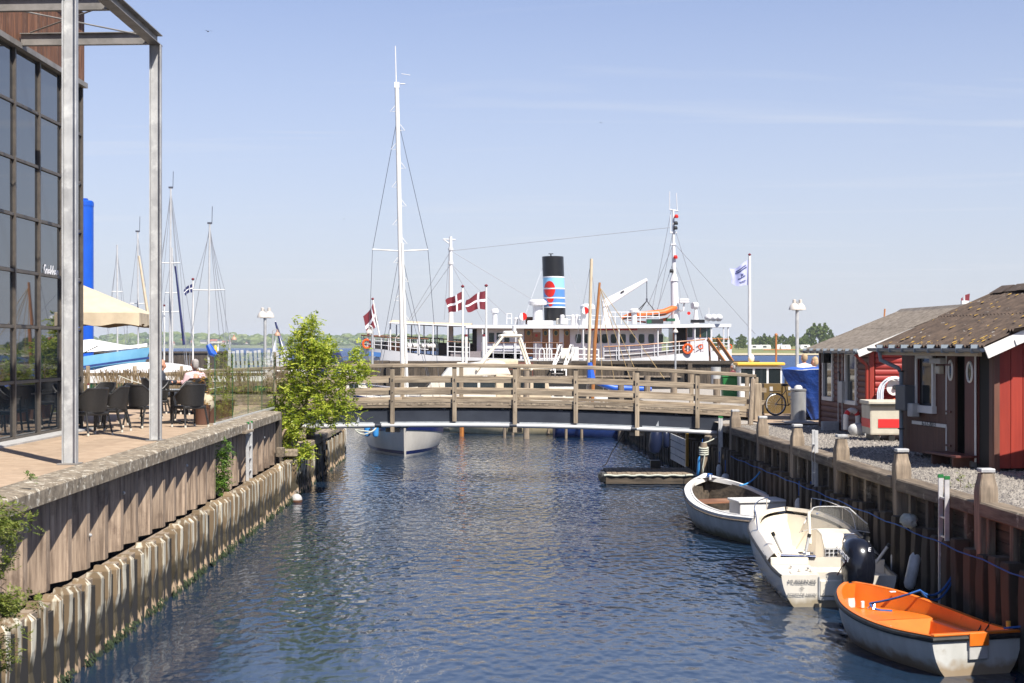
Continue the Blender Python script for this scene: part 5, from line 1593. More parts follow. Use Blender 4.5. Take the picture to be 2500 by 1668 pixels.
build(MB().tube([(-.12, -.06, .16), (-.17, -.12, .10), (-.14, -.05, -.02), (-.05, .02, .06)], .016, 6).tube([(.10, .0, .2), (.12, .06, .05)], .014, 6), 'cable', M['black_rubber'], om)
build(MB().box((-.10, .02, .10), (.05, .06, .16)), 'clamp', M['chrome'], om, bevel=.008)
text('EVINRUDE', 'lettering', M['flag_white'], om, (-.205, -.30, .76), (PI/2, .42, -PI/2+.05), .095, shear=.2)
text('E-TEC', 'lettering', M['flag_white'], om, (-.208, -.34, .665), (PI/2, .42, -PI/2+.05), .05, shear=.2)
build(MB().tube([(-.20, -.12, .46), (-.203, -.30, .58), (-.19, -.44, .68)], .007, 5), 'red_stripe', M['flag_red'], om)
text('E', 'lettering', M['flag_white'], om, (.05, -.565, .83), (PI/2-.3, .0, 0), .08, shear=.2)
build(MB().box((.72, 1.62, .88), (.12, .08, .07)).box((.74, 1.64, .95), (.05, .05, .06)), 'throttle', M['black_matte'], UT, bevel=.012)
def ut_w(x, y_, z): return Vector((5.13+x, 24.55+y_, z))
rope('mooring_line', 'blue line from the cream motorboat bow to the quay piles', sag(ut_w(.55, 4.6, .98), (6.1, 30.8, 1.15), .12), .014, M['rope_blue'])
rope('mooring_line', 'thin dark line from the motorboat stern to the white fender', sag(ut_w(.95, .35, .45), P(2222, 1402, 24.4), .06), .010, M['rope_dark'])

# ---- white rowing boat, full bow
WB_ = thing('rowing_boat', 'old white double-ended rowing boat with brown bottom boards and white thwart box', 'rowing boat', (5.62, 32.0, 0), .175)
wbL = 5.5
wb_h = crv([(0, .62), (.12, .84), (.35, 1.04), (.6, 1.06), (.8, .86), (.92, .52), (1, .12)])
rg = hull_rings(wbL, wb_h, crv([(0, .56), (.3, .52), (.6, .60), (.85, .82), (1, .98)]), crv([(0, -.15), (.5, -.22), (.85, -.15), (1, .10)]), rake=.15, n=30, m=8, ex=.5, ez=1.1)
build(hull_mesh(rg), 'hull', M['old_hull'], WB_, smooth=True, angle=45)
build(MB().tube(rail_pts(rg, 0, -.06), .022, 8), 'rubbing_strip', M['quay_wood_x'], WB_, smooth=True)
mb = MB()
for s in (-1, 1):
    rows = []
    for i, r in enumerate(rg):
        x, y_, z = r[-1]; x = abs(x)
        t = i/30
        w = .15+.30*max(0, (t-.80)/.2)
        rows.append([(s*x, y_, z-.03), (s*x*.995, y_, z+.015), (s*max(.004, x-w*.6), y_, z+.025), (s*max(.003, x-w), y_, z+.02), (s*max(.003, x-w), y_, z+.05), (s*max(.002, x-w-.03), y_, z+.05), (s*max(.002, x-w-.035), y_, z-.05)])
    mb.grid(rows)
build(mb, 'rim', M['white_paint'], WB_, smooth=True, angle=35)
build(interior(rg, .18, .10, 2, 29), 'interior', M['dark_wood_y'], WB_, smooth=True, angle=45)  # dark brown stands for the shade under rim and decks
build(MB().box((-.3, 4.0, .54), (1.0, .75, .04), .12).box((.4, 3.6, .52), (.6, 1.1, .04), -.1), 'bottom_board', M['clad_wood_x'], WB_, bevel=.006)
build(MB().box((0, 2.9, .34), (1.6, 1.9, .03)), 'grey_sole', M['kerb_grey'], WB_)
bx = build(MB().box((0, 0, .19), (1.05, .75, .38)), 'engine_box', M['white_paint'], WB_, bevel=.012, loc=(.1, 2.1, .34))
build(MB().box((0, 0, .405), (1.12, .82, .05)), 'lid', M['white_paint'], bx, bevel=.012)
build(deck_mesh(rg, 0, 5, .04, .02), 'stern_deck', M['white_paint'], WB_, smooth=True)
build(deck_mesh(rg, 26, 31, .05, .02), 'bow_deck', M['white_paint'], WB_, smooth=True)
for (x, y_, z) in ((.0, .25, .60), (.12, .25, .60), (0, 5.25, .98)):
    build(MB().box((x, y_, z), (.05, .06, .12)), 'cleat', M['white_paint'], WB_, bevel=.008)
rope('mooring_line', 'bright blue line from the white rowing boat to the quay', sag((5.3, 36.4, .86), (5.92, 37.0, 1.2), .10), .018, M['fender_blue'])
KN2 = tag(build(MB().tube([(.06*math.cos(t*1.7), .06*math.sin(t*2.3), .03*math.sin(t*1.1)) for t in [i*.5 for i in range(20)]], .014, 6), 'rope_knot', M['rope_blue'], smooth=True), 'blue knot round the bow cleat of the white rowing boat', 'rope')
KN2.location = (4.70, 37.2, 1.03)
# ================================================================== SAILING YACHT BEHIND THE BRIDGE
SY = thing('sailing_yacht', 'sailing yacht with white and navy hull and tall stepped mast behind the bridge', 'sailing yacht', (-4.78, 68.2, 0), PI+.08)
# local +y points to the bow (towards the camera)
sb = crv([(0, 1.10), (.25, 1.50), (.55, 1.60), (.78, 1.25), (.92, .58), (1, .05)])
rg = hull_rings(10.2, sb, crv([(0, .95), (.5, 1.0), (1, 1.36)]), crv([(0, -.1), (.4, -.55), (.85, -.35), (1, -.12)]), rake=.25, n=26, m=8, ex=.55, ez=1.15)
def band(rings, z0f, z1f, off=.004):
    """strip of the topsides between two height fractions, slightly proud"""
    mb = MB()
    for s in (0, 1):
        rows = []
        for r in rings:
            half = r[:len(r)//2+1][::-1] if s == 0 else r[len(r)//2:]
            zs, zk = half[-1][2], half[0][2]
            row = []
            for fz in (z0f, (z0f+z1f)/2, z1f):
                zt = fz(zs) if callable(fz) else fz
                for a, b_ in zip(half[:-1], half[1:]):
                    if a[2] <= zt <= b_[2]+1e-6:
                        q = (zt-a[2])/max(1e-6, b_[2]-a[2]); p = Vector(a).lerp(Vector(b_), q)
                        row.append((p.x+(off if p.x > 0 else -off), p.y+off, p.z)); break
                else: row.append((half[-1][0], half[-1][1]+off, zt))
            rows.append(row)
        mb.grid(rows)
    return mb
build(hull_mesh(rg), 'hull', M['sail_hull'], SY, smooth=True, angle=50)
build(band(rg, .08, .20), 'boot_stripe', M['navy_stripe'], SY, smooth=True)
mb = MB()
for s in (-1, 1):
    rows = []
    for r in rg:
        x, y_, z = r[-1]; x = abs(x)
        rows.append([(s*(x+.004), y_+.003, z-.02), (s*(x*.985+.004), y_+.003, z-.40+.05*y_/10)])
    mb.grid(rows)
build(mb, 'blue_band', M['navy_stripe'], SY, smooth=True)
build(deck_mesh(rg, 0, 27, .08, .01), 'deck', M['gel_white'], SY, smooth=True)
build(MB().prism([(2.6, 1.2), (2.8, 1.75), (5.6, 1.68), (7.2, 1.40), (7.3, 1.2)], -.75, .75, 'x'), 'cabin', M['gel_white'], SY, bevel=.08, seg=2)
for s in (-1, 1):
    build(MB().box((s*.765, 4.6, 1.50), (.02, 2.2, .16)), 'cabin_window', M['glass_dark'], SY)
mx_, my_ = .0, 6.15
mast = build(MB().tube([(mx_, my_, 1.3), (mx_+.28, my_, 14.35)], [.105, .085], 12), 'mast', M['mast_white'], SY, smooth=True)
build(MB().tube([(mx_-.16, my_+.08, 1.6), (mx_+.07, my_+.08, 8.2)], .055, 10), 'furled_sail', M['mast_white'], mast, smooth=True)
for k in range(13):
    z = 4.4+k*.75; xm = mx_+.28*(z-1.3)/13; s = (-1)**k
    build(MB().tube([(xm+s*.09, my_, z), (xm+s*.28, my_, z), (xm+s*.09, my_, z+.24)], .012, 5), 'step', M['mast_white'], mast)
for z, wd in ((7.9, 1.1),):
    xm = mx_+.28*(z-1.3)/13
    for s in (-1, 1):
        build(MB().tube([(xm+s*.09, my_, z-.03), (xm+s*wd, my_-.05, z+.03)], .028, 6), 'spreader', M['mast_white'], mast)
        build(MB().tube([(xm+s*wd, my_-.05, z), (mx_+.25+s*.06, my_, 12.9)], .010, 4).tube([(xm+s*wd, my_-.05, z), (s*1.5, my_-.2, 1.35)], .010, 4), 'shroud', M['wire_dark'], mast)
        build(MB().tube([(mx_+.13+s*.08, my_, 7.6), (s*1.35, my_-.7, 1.35)], .010, 4).tube([(mx_+.1+s*.08, my_, 6.6), (s*1.30, my_+.6, 1.4)], .009, 4), 'lower_shroud', M['wire_dark'], mast)
build(MB().tube([(mx_+.30, my_, 14.3), (mx_+.34, my_, 16.0)], [.025, .018], 6).tube([(mx_+.15, my_, 14.5), (mx_-.05, my_, 14.5)], .02, 5).box((mx_+.28, my_, 14.45), (.2, .14, .22)).tube([(mx_+.1, my_, 14.9), (mx_-.25, my_, 14.85)], .012, 4), 'masthead_gear', M['mast_white'], mast)
build(MB().tube([(mx_, my_-.2, 2.45), (mx_-.05, 2.2, 2.5)], .16, 10), 'boom_cover', M['gel_white'], SY, smooth=True)
for s in (-1, 1):
    build(MB().tube([(s*.05, 10.25, 2.25), (s*.5, 9.6, 2.2), (s*.95, 8.6, 2.1), (s*1.40, 6.6, 1.95), (s*1.5, 3, 1.9)], .012, 5), 'guard_rail', M['chrome'], SY)
    for q in ((.5, 9.6, 1.55, 2.2), (.95, 8.6, 1.5, 2.1), (1.4, 6.6, 1.35, 1.95), (1.5, 4.5, 1.25, 1.9)):
        build(MB().tube([(s*q[0], q[1], q[2]), (s*q[0], q[1], q[3])], .012, 5), 'stanchion', M['chrome'], SY)
for (x, dx) in ((1.42, .10), (1.10, -.02)):
    f = build(MB().lathe([(.02, 0), (.10, .04), (.12, .12), (.12, .62), (.10, .70), (.03, .74)], 12), 'fender', M['fender_blue'], SY, smooth=True, loc=(x, 8.6 if x > 1.2 else 9.0, .65))
text('Tiare', 'lettering', M['wire_dark'], SY, (.62, 9.72, 1.12), (PI/2, 0, PI-.62), .16, shear=.2)
rope('mooring_line', 'white mooring rope from the sailing yacht to the left quay', sag(P(905, 1055, 57), P(867, 1050, 57), .12)+sag(P(905, 1055, 57), P(918, 1045, 57.2), .02)[1:], .03, M['rope_light'])

# ================================================================== OTHER BOATS SEEN OVER AND BETWEEN THE BRIDGE RAILS
def simple_boat(name, label, cat, loc, rz, L, B, free, hm, dm=None, cabin=None, cm='gel_white', stripe=None, sheer=.25, group=None, glass='glass_dark'):
    t = thing(name, label, cat, loc, rz, group)
    rg_ = hull_rings(L, crv([(0, B*.40), (.3, B*.5), (.6, B*.5), (.85, B*.3), (1, .04)]), crv([(0, free), (.5, free), (1, free+sheer)]), crv([(0, -.1), (.5, -.35), (1, .05)]), rake=L*.06, n=18, m=6)
    build(hull_mesh(rg_), 'hull', M[hm], t, smooth=True, angle=45)
    build(MB().tube(rail_pts(rg_, 0, 0), .035, 6), 'rubbing_strip', M[stripe or 'white_paint'], t)
    if dm: build(deck_mesh(rg_, 0, 19, .06, .0), 'deck', M[dm], t, smooth=True)
    if cabin:
        y0_, y1_, h_ = cabin; w = B*.36
        c = build(MB().prism([(y0_, free), (y0_+.05, free+h_), (y1_-.5, free+h_), (y1_, free+.02)], -w, w, 'x'), 'cabin', M[cm], t, bevel=.05, seg=2)
        n_ = max(2, int((y1_-y0_)/.75))
        for s in (-1, 1):
            for k in range(n_):
                a = y0_+.15+(y1_-y0_-.75)*k/n_
                build(MB().box((s*(w+.004), a+(y1_-y0_-.8)/n_*.5, free+h_*.62), (.016, (y1_-y0_-.9)/n_*.82, h_*.38)), 'window', M[glass], c)
    return t

# flybridge cruiser lying with its bow to the left
FC = thing('motor_cruiser', 'cream motor cruiser with radar arch and canvas aft shelter, beyond the bridge', 'motor cruiser', (2.1, 77, 0), PI/2+.06)
rg = hull_rings(9.4, crv([(0, 1.3), (.4, 1.55), (.7, 1.35), (.88, .75), (1, .05)]), crv([(0, 1.05), (.5, 1.15), (1, 1.75)]), crv([(0, -.2), (.5, -.4), (1, .2)]), rake=.7, n=22, m=7)
build(hull_mesh(rg), 'hull', M['gel_white'], FC, smooth=True, angle=45)
build(deck_mesh(rg, 0, 23, .08, 0), 'deck', M['gel_cream'], FC, smooth=True)
build(MB().tube(rail_pts(rg, 0, -.05), .04, 6), 'rubbing_strip', M['navy_stripe'], FC)
c = build(MB().prism([(2.9, 1.1), (3.0, 2.55), (5.2, 2.6), (6.0, 2.45), (6.9, 1.3)], -1.15, 1.15, 'x'), 'cabin', M['gel_cream'], FC, bevel=.06, seg=2)
for s in (-1, 1):
    for k in range(3):
        build(MB().box((s*1.156, 3.35+k*.85, 2.08), (.016, .72, .5)), 'window', M['glass_dark'], c)
build(MB().add([(-.95, 5.98, 2.4), (.95, 5.98, 2.4), (1.0, 6.62, 1.72), (-1.0, 6.62, 1.72)], [(0, 1, 2, 3)]).xf(Matrix.Translation((0, .06, .05))), 'windscreen', M['glass_dark'], c)
build(MB().prism([(.15, 1.0), (.45, 2.55), (2.95, 2.72), (2.95, 1.0)], -1.18, 1.18, 'x'), 'aft_canvas', M['canvas_cream'], FC, bevel=.06, seg=2)
for s in (-1, 1):
    for k in range(3):
        build(MB().box((s*1.192, .85+k*.72, 2.15), (.012, .56, .55)), 'canvas_window', M['glass_dark'], FC)
build(MB().prism([(2.2, 2.7), (2.5, 3.3), (3.0, 3.45), (5.2, 3.1), (5.6, 2.6)], -1.05, 1.05, 'x'), 'flybridge', M['gel_white'], FC, bevel=.08, seg=2)
for s in (-1, 1):
    build(MB().bar((s*1.0, 3.9, 2.9), (s*.85, 2.6, 4.55), .12, .38, (1, 0, 0), w2=.10, h2=.26), 'arch_leg', M['gel_cream'], FC, bevel=.03)
    build(MB().bar((s*.95, 1.2, 2.9), (s*.82, 1.75, 4.5), .12, .22, (1, 0, 0)), 'arch_strut', M['gel_cream'], FC, bevel=.03)
build(MB().box((0, 2.2, 4.6), (1.85, 1.1, .14)), 'arch_top', M['gel_cream'], FC, bevel=.05)
build(MB().lathe([(.35, 0), (.36, .10), (.3, .16)], 14), 'radar', M['white_paint'], FC, loc=(0, 2.2, 4.68))
build(MB().box((0, 2.0, 4.95), (.8, .15, .35)), 'antenna_box', M['ship_white'], FC, bevel=.04)
build(MB().box((0, 2.6, 3.25), (1.7, 1.5, .40)), 'flybridge_cover', M['canvas_cream'], FC, bevel=.10, seg=2)
build(MB().box((-.6, 4.6, 3.15), (.4, .5, .3)).box((.1, 1.0, 3.0), (1.6, 1.6, .12)), 'seat_back', M['gel_white'], FC, bevel=.05)
for s in (-1, 1):
    pts = [(s*rg[i][-1][0]*.94, rg[i][-1][1]-.1, rg[i][-1][2]+.55) for i in range(9, 22, 2)]
    build(MB().tube(pts, .018, 6), 'bow_rail', M['chrome'], FC)
    for p_ in pts[::2]: build(MB().tube([p_, (p_[0], p_[1], p_[2]-.55)], .015, 5), 'stanchion', M['chrome'], FC)

simple_boat('wooden_launch', 'beige wooden launch moored broadside, its hull showing under the bridge', 'launch', (4.0, 73.5, 0), PI/2-.03, 6.9, 2.3, .85, 'hull_beige', 'gel_cream', (1.2, 3.6, .75), 'gel_cream', 'quay_wood_x')
simple_boat('wooden_sailboat', 'navy wooden sailboat with tan mast and blue boom cover beyond the bridge', 'sailboat', (1.9, 71.0, 0), -PI/2+.05, 6.2, 2.2, .82, 'hull_blue', 'gel_cream', (3.4, 5.0, .5), 'gel_white', 'varnish_x')
SW = [o for o in bpy.data.objects if o.name.startswith('wooden_sailboat')][0]
def loc_in(t, p):
    c, s = math.cos(-t.rotation_euler.z), math.sin(-t.rotation_euler.z)
    d = Vector(p)-t.location
    return (c*d.x-s*d.y, s*d.x+c*d.y, d.z)
build(MB().tube([loc_in(SW, P(1434, 1000, 71)), loc_in(SW, P(1444, 632, 71))], [.085, .07], 10), 'mast', M['canvas_cream'], SW, smooth=True)
build(MB().tube([loc_in(SW, P(1446, 985, 70.8)), loc_in(SW, P(1452, 840, 70.8)), loc_in(SW, P(1464, 690, 70.8))], [.085, .09, .055], 10), 'gaff_mast', M['varnish_z'], SW, smooth=True)
build(MB().tube([loc_in(SW, P(1446, 930, 70.8)), loc_in(SW, P(1500, 948, 70.9)), loc_in(SW, P(1590, 950, 71.2))], [.10, .17, .10], 10), 'boom_cover', M['tarp_bright'], SW, smooth=True)
build(MB().tube([loc_in(SW, P(1443, 925, 70.7)), loc_in(SW, P(1440, 885, 70.7))], [.20, .10], 8), 'sail_bundle', M['tarp_bright'], SW, smooth=True)
for u1, v1 in ((1560, 925), (1622, 925), (1540, 930), (1500, 930), (1470, 930)):
    build(MB().tube([loc_in(SW, P(1463, 700, 70.8)), loc_in(SW, P(u1, v1, 71.0))], .014, 4), 'halyard', M['rope_tan'], SW)
for u1, v1 in ((1400, 800), (1475, 900)):
    build(MB().tube([loc_in(SW, P(1443, 640, 71)), loc_in(SW, P(u1, v1+70, 71.4))], .010, 4), 'stay', M['wire'], SW)
simple_boat('open_boat', 'small white open boat cluttered with gear right of the blue boom cover', 'open boat', (8.2, 79, 0), PI/2+.1, 5.0, 2.0, .7, 'gel_white', 'fender_white', (2.4, 3.4, .55), 'gel_white')
simple_boat('cabin_boat', 'white cabin boat half hidden behind the right bridge rails', 'cabin boat', (9.2, 74, 0), PI/2-.1, 6.0, 2.3, .95, 'gel_white', 'gel_cream', (1.6, 3.8, .9), 'gel_white', 'tarp_blue')
simple_boat('open_boat', 'open boat with blue sheet lying behind the middle bridge rails', 'open boat', (8.0, 82, 0), PI/2+.1, 7.0, 2.4, .95, 'gel_white', 'tarp_bright', (3.0, 4.2, .5), 'white_paint')
simple_boat('cabin_boat', 'white cabin boat beyond the cream cruiser, low in the bridge rails', 'cabin boat', (5.6, 86, 0), PI/2, 7.6, 2.5, 1.0, 'gel_white', 'gel_cream', (2.0, 4.6, .85), 'gel_white', 'navy_stripe')
simple_boat('cabin_boat', 'white cabin boat with navy canopy behind the young tree', 'cabin boat', (-12.6, 88, 0), -PI/2+.12, 7.4, 2.6, 1.3, 'gel_white', 'gel_cream', (1.2, 4.6, 1.1), 'gel_white', 'navy_stripe')
CN = [o for o in bpy.data.objects if o.get('label', '').startswith('white cabin boat with navy')][0]
build(MB().prism([(.2, 2.3), (.5, 3.95), (1.9, 4.1), (2.9, 3.8), (3.3, 2.6)], -1.15, 1.15, 'x'), 'canopy', M['canvas_navy'], CN, bevel=.12, seg=2)
build(MB().box((1.165, 1.6, 3.3), (.014, 1.0, .55)), 'canopy_window', M['glass_dark'], CN)
simple_boat('cabin_boat', 'white motorboat with long dark cabin window left of the young tree', 'cabin boat', (-14.5, 92, 0), -PI/2-.05, 8.5, 2.8, 1.4, 'gel_white', 'gel_cream', (1.2, 6.0, 1.3), 'gel_white', 'navy_stripe')
simple_boat('cabin_boat', 'white moored boat low behind the tree and the bridge rail', 'cabin boat', (-6.6, 62, 0), PI/2+.15, 6.0, 2.2, 1.0, 'gel_white', 'gel_cream', (1.2, 3.6, .9), 'gel_white', 'navy_stripe')
simple_boat('open_boat', 'white hull moored behind the left bridge rails', 'open boat', (-8.2, 55, 0), PI/2+.05, 5.4, 2.0, .9, 'gel_white', 'gel_cream', (2.2, 3.6, .5), 'fender_white')

# yellow-roofed fishing boat by the right quay
YB = thing('fishing_boat', 'orange and white fishing boat with yellow wheelhouse roof by the right bridge end', 'fishing boat', (11.5, 64, 0), -PI/2-.06)
rg = hull_rings(6.5, crv([(0, 1.0), (.4, 1.3), (.7, 1.2), (.9, .6), (1, .05)]), crv([(0, 1.35), (.5, 1.45), (.85, 2.1), (1, 2.9)]), crv([(0, -.3), (.5, -.5), (1, 0)]), rake=.5, n=20, m=7)
YB.rotation_euler = (0, 0, -PI/2-.06); YB.location = (8.3, 63.5, .6)
build(hull_mesh(rg), 'hull', M['boat_orange'], YB, smooth=True, angle=45)
mb = MB()
for s in (-1, 1):
    mb.grid([[(s*(abs(r[-1][0])+.01), r[-1][1], r[-1][2]+.02), (s*(abs(r[-1][0])*.99+.01), r[-1][1], r[-1][2]-.42)] for r in rg])
build(mb, 'white_bulwark', M['white_paint'], YB, smooth=True)
build(deck_mesh(rg, 0, 21, .04, -.2), 'deck', M['deck_tan'], YB)
wh = build(MB().box((0, 1.7, 1.95), (1.7, 1.7, 1.5)), 'wheelhouse', M['white_paint'], YB, bevel=.05)
for k in range(3):
    for s in (-1, 1):
        build(MB().box((s*.856, 1.15+k*.55, 2.3), (.016, .46, .58)), 'window', M['glass_dark'], wh)
build(MB().box((0, 1.7, 2.78), (2.0, 1.9, .12)), 'roof', M['roof_yellow'], YB, bevel=.03)
build(MB().tube([(0, 2.4, 2.8), (0, 2.4, 3.9)], .04, 6).tube([(-.02, 1.9, 3.35), (-.02, 3.2, 3.35)], .02, 5).ball((0, 2.4, 3.95), .07), 'signal_mast', M['varnish_z'], YB)
build(MB().ball((0, 1.4, 3.0), .13, 10, 7, (1, 1, 1.4)), 'horn', M['white_paint'], YB, smooth=True)
build(MB().tube([(.0, 6.6, 2.9), (0, 6.75, 5.0)], .035, 6), 'bow_staff', M['varnish_z'], YB)
build(MB().tube([(.2, 5.8, 3.0), (.2, 5.2, 3.6)], .04, 6).ball((.2, 5.15, 3.65), .09), 'search_lamp', M['white_paint'], YB)

# ================================================================== TIMBER PIER
PR = thing('timber_pier', 'dark timber-faced pier in front of the moored steamship', 'pier', (0, 104, 0), 0)
PZ = 3.05
build(MB().box((1.6, 2.2, PZ/2-.4), (29.5, 4.2, PZ+.6)), 'core', M['dark_cavity'], PR)
pk = None
for k in range(118):
    x = -12.9+k*.25
    if pk is None: pk = build(MB().box((0, 0, 0), (.236, .06, 2.9)), 'facing_board', M['dark_wood_z'], PR, loc=(x, .05, PZ-1.62))
    else: inst(pk, PR, (x, .05+R.uniform(-.015, .015), PZ-1.62+R.uniform(-.02, .02)))
for k in range(6):
    build(MB().box((0, 0, 0), (4.9, .45, .26)), 'cap_beam', M['dark_wood_x'], PR, bevel=.02, loc=(-10.6+k*4.92, .1, PZ-.06+R.uniform(-.02, .02)))
for k in range(8):
    build(MB().box((0, 0, 0), (.3, .3, 3.2)), 'post', M['dark_wood_z'], PR, bevel=.02, loc=(-12.2+k*4.0, -.16, PZ-1.7))
build(MB().box((1.6, 2.2, PZ-.02), (29.3, 4.0, .08)), 'deck', M['quay_wood_x'], PR)
# finger pontoon with piles in the near basin
for k, (u, v, Yp) in enumerate([(1127, 1062, 71), (1232, 1064, 70), (1252, 1056, 72), (1339, 1056, 72.5), (1382, 1066, 69.5), (1420, 1066, 69.8)]):
    o = thing('mooring_pile', ['thick rusty pile standing in the water behind the left part of the bridge', 'thin pale pile in the water left of the bridge middle',
               'thin pile in the water right at the bridge middle', 'very thin stick in the water right of the bridge middle', 'pale pile in the water left of the navy hull', 'pile in the water against the navy hull'][k], 'pile', P(u, v, Yp), 0, 'mooring piles behind the bridge')
    o.location.z = 0
    build(MB().tube([(0, 0, -1), (0, 0, 1.5)], .11 if k == 0 else .05 if k == 3 else .065, 8), 'pole', M['varnish_z'] if k == 0 else M['quay_wood_z'], o, smooth=True)
for k, (u, v0, v1, Yp) in enumerate([(1516, 925, 960, 68), (1580, 918, 985, 66), (1645, 905, 980, 64), (1750, 925, 990, 60), (1285, 905, 965, 69)]):
    t = thing('mooring_pile', ['squat pile with wooden top among the boats behind the bridge rail', 'pile just right of the blue boom cover', 'tall pile in front of the pier beside the lamp pole', 'pile by the green bin at the right bridge end', 'pile seen through the rails left of the pier stairs'][k], 'pile', (P(u, v0, Yp).x, Yp, 0), 0, 'mooring piles behind the bridge')
    build(MB().tube([(0, 0, -1), (0, 0, P(u, v0, Yp).z)], .14, 10), 'pole', M['quay_wood_z'], t, smooth=True)

# stairs with white rails up to the pier
SX = thing('pier_stairs', 'steep steps with white tube handrails leading up to the ship gangway', 'stairs', P(1368, 918, 101.5), 0)
q = lambda u, v, Y: tuple(P(u, v, Y)-SX.location)
for du in (0, 27):
    build(MB().tube([q(1344+du, 905, 101.4), q(1350+du, 892, 101.4), q(1366+du, 843, 102.5), q(1371+du, 843, 103), q(1371+du, 880, 103)], .06, 7), 'handrail', M['white_paint'], SX, smooth=True)
    build(MB().tube([q(1350+du, 905, 101.4), q(1369+du, 862, 102.9)], .05, 6).tube([q(1355+du, 918, 101.4), q(1355+du, 880, 101.7)], .05, 6), 'rail_bar', M['white_paint'], SX)
for k in range(5):
    a = q(1348+k*5, 912-k*9, 101.4+.4*k)
    build(MB().box((a[0]+.35, a[1], a[2]), (.75, .3, .06)), 'tread', M['galv_dark'], SX)
build(MB().box(tuple(Vector(q(1380, 868, 103.2))), (.8, .05, .95)), 'back_panel', M['cream'], SX)
# white boarding gate on the pier
GT = thing('boarding_gate', 'white tube boarding gate on the pier beside the stairs', 'gate', P(1425, 882, 104.3), 0)
q2 = lambda u, v, Y=104.3: tuple(P(u, v, Y)-GT.location)
for (u0, v0, u1, v1) in ((1395, 848, 1395, 882), (1427, 846, 1427, 882), (1461, 853, 1461, 882), (1395, 852, 1461, 854), (1395, 866, 1461, 868)):
    build(MB().tube([q2(u0, v0), q2(u1, v1)], .055, 6), 'bar', M['white_paint'], GT)
build(MB().box(q2(1406, 864, 104.2), (.36, .04, .9)), 'sign_board', M['white_paint'], GT, bevel=.015)
for k, u in enumerate((1243, 1283)):
    bn = thing('pier_bench', 'red-brown wooden bench on the jetty behind the bridge, '+('left' if k == 0 else 'right')+' one', 'bench', P(u, 918, 100+.01*k), 0, 'benches on the jetty')
    build(MB().box((0, 0, .42), (1.0, .4, .05)), 'seat', M['bench_red'], bn)
    build(MB().box((0, .2, .72), (1.0, .04, .3)), 'backrest', M['bench_red'], bn)
    for s in (-1, 1): build(MB().box((s*.45, 0, .2), (.06, .4, .42)), 'leg', M['bench_red'], bn)
# low jetty deck in front of the pier that carries benches and stairs
JT = thing('jetty', 'low wooden jetty at the foot of the dark pier', 'jetty', (2.0, 101.3, 0), 0)
for k in range(60):
    build(MB().box((0, 0, 0), (.28, 2.4, .06)), 'plank', M['quay_wood_y'], JT, loc=(-9+k*.3, 0, 2.12)) if k == 0 else inst(bpy.data.objects['plank'], JT, (-9+k*.3, 0, 2.12))
build(MB().box((0, 0, 1.0), (18, 2.2, 2.1)), 'frame', M['dark_cavity'], JT)
# railing tubes and hook posts at the pier edge
for k, u in enumerate((1317, 1335)):
    t = thing('ladder_hoop', 'white bent ladder hoop on the pier edge left of the stairs'+(', nearer the mast' if k else ''), 'ladder', P(u, 880, 104), 0, 'ladder hoops on the pier')
    build(MB().tube([(0, 0, -.2), (0, 0, .62), (.06, 0, .78), (.2, 0, .80), (.3, 0, .66), (.32, 0, -.2)], .05, 7), 'hoop', M['white_paint'], t, smooth=True)
# green wheelie bin, grey drums
GBN = thing('wheelie_bin', 'green wheelie bin behind the right end of the bridge', 'bin', P(1780, 945, 64), 0)
build(MB().box((0, 0, .45), (.55, .6, .9), taper=1.12), 'body', M['green_bin'], GBN, bevel=.03)
build(MB().box((0, 0, .94), (.66, .72, .08)), 'lid', M['green_bin'], GBN, bevel=.02)
GBN.location.z = 1.92
SD = tag(build(MB().lathe([(.20, 0), (.2, .9)], 14), 'steel_pipe', M['galv'], smooth=True), 'upright galvanised pipe stub left of the green bin', 'pipe')
SD.location = P(1748, 950, 64)

# ================================================================== STEAMSHIP
SYd = 111.0
SH = thing('steamship', 'white passenger steamship with tall black and blue funnel moored behind the pier', 'steamship', (2.6, SYd, 0), 0)
def S(u, v, dy=0.0):
    """point on the ship's near side (dy metres further in), local"""
    p = P(u, v, SYd); return Vector((p.x-2.6, dy, p.z))
BM = 6.4
# hull: plan outline along x, from stern (left) to bow (right)
sheer_px = crv([(872, 849), (930, 853), (1060, 868), (1250, 876), (1400, 880), (1500, 879), (1580, 872), (1660, 864), (1730, 859), (1800, 853)])
half = crv([(872, .75), (890, 1.7), (930, 2.6), (1000, 3.1), (1300, 3.2), (1600, 3.0), (1700, 2.3), (1760, 1.35), (1800, .35)])
rows = []
for i in range(61):
    u = 872+(1800-872)*i/60; h = half(u); p = S(u, sheer_px(u)); zt = p.z
    c = 3.2
    rows.append([(p.x, c+h*k, z) for k, z in ((-1, zt), (-.99, zt-.6), (-.96, 1.2), (-.85, .3), (-.4, -.8), (.4, -.8), (.85, .3), (.96, 1.2), (.99, zt-.6), (1, zt))])
mb = MB().grid(rows); mb.add(rows[0], [tuple(range(10))]); mb.add(rows[-1], [tuple(range(10))])
build(mb, 'hull', M['ship_white'], SH, smooth=True, angle=50)
build(MB().grid([[(r[0][0], r[0][1]+.05, r[0][2]-.15), (r[-1][0], r[-1][1]-.05, r[-1][2]-.15)] for r in rows]), 'main_deck', M['deck_tan'], SH)
near = lambda u: 3.2-half(u)
build(MB().add([S(895, 858, near(905)-.12), S(928, 861, near(930)-.02), S(928, 872, near(930)-.02), S(895, 869, near(905)-.12)], [(0, 1, 2, 3)]), 'name_panel', M['fun_mid'], SH)
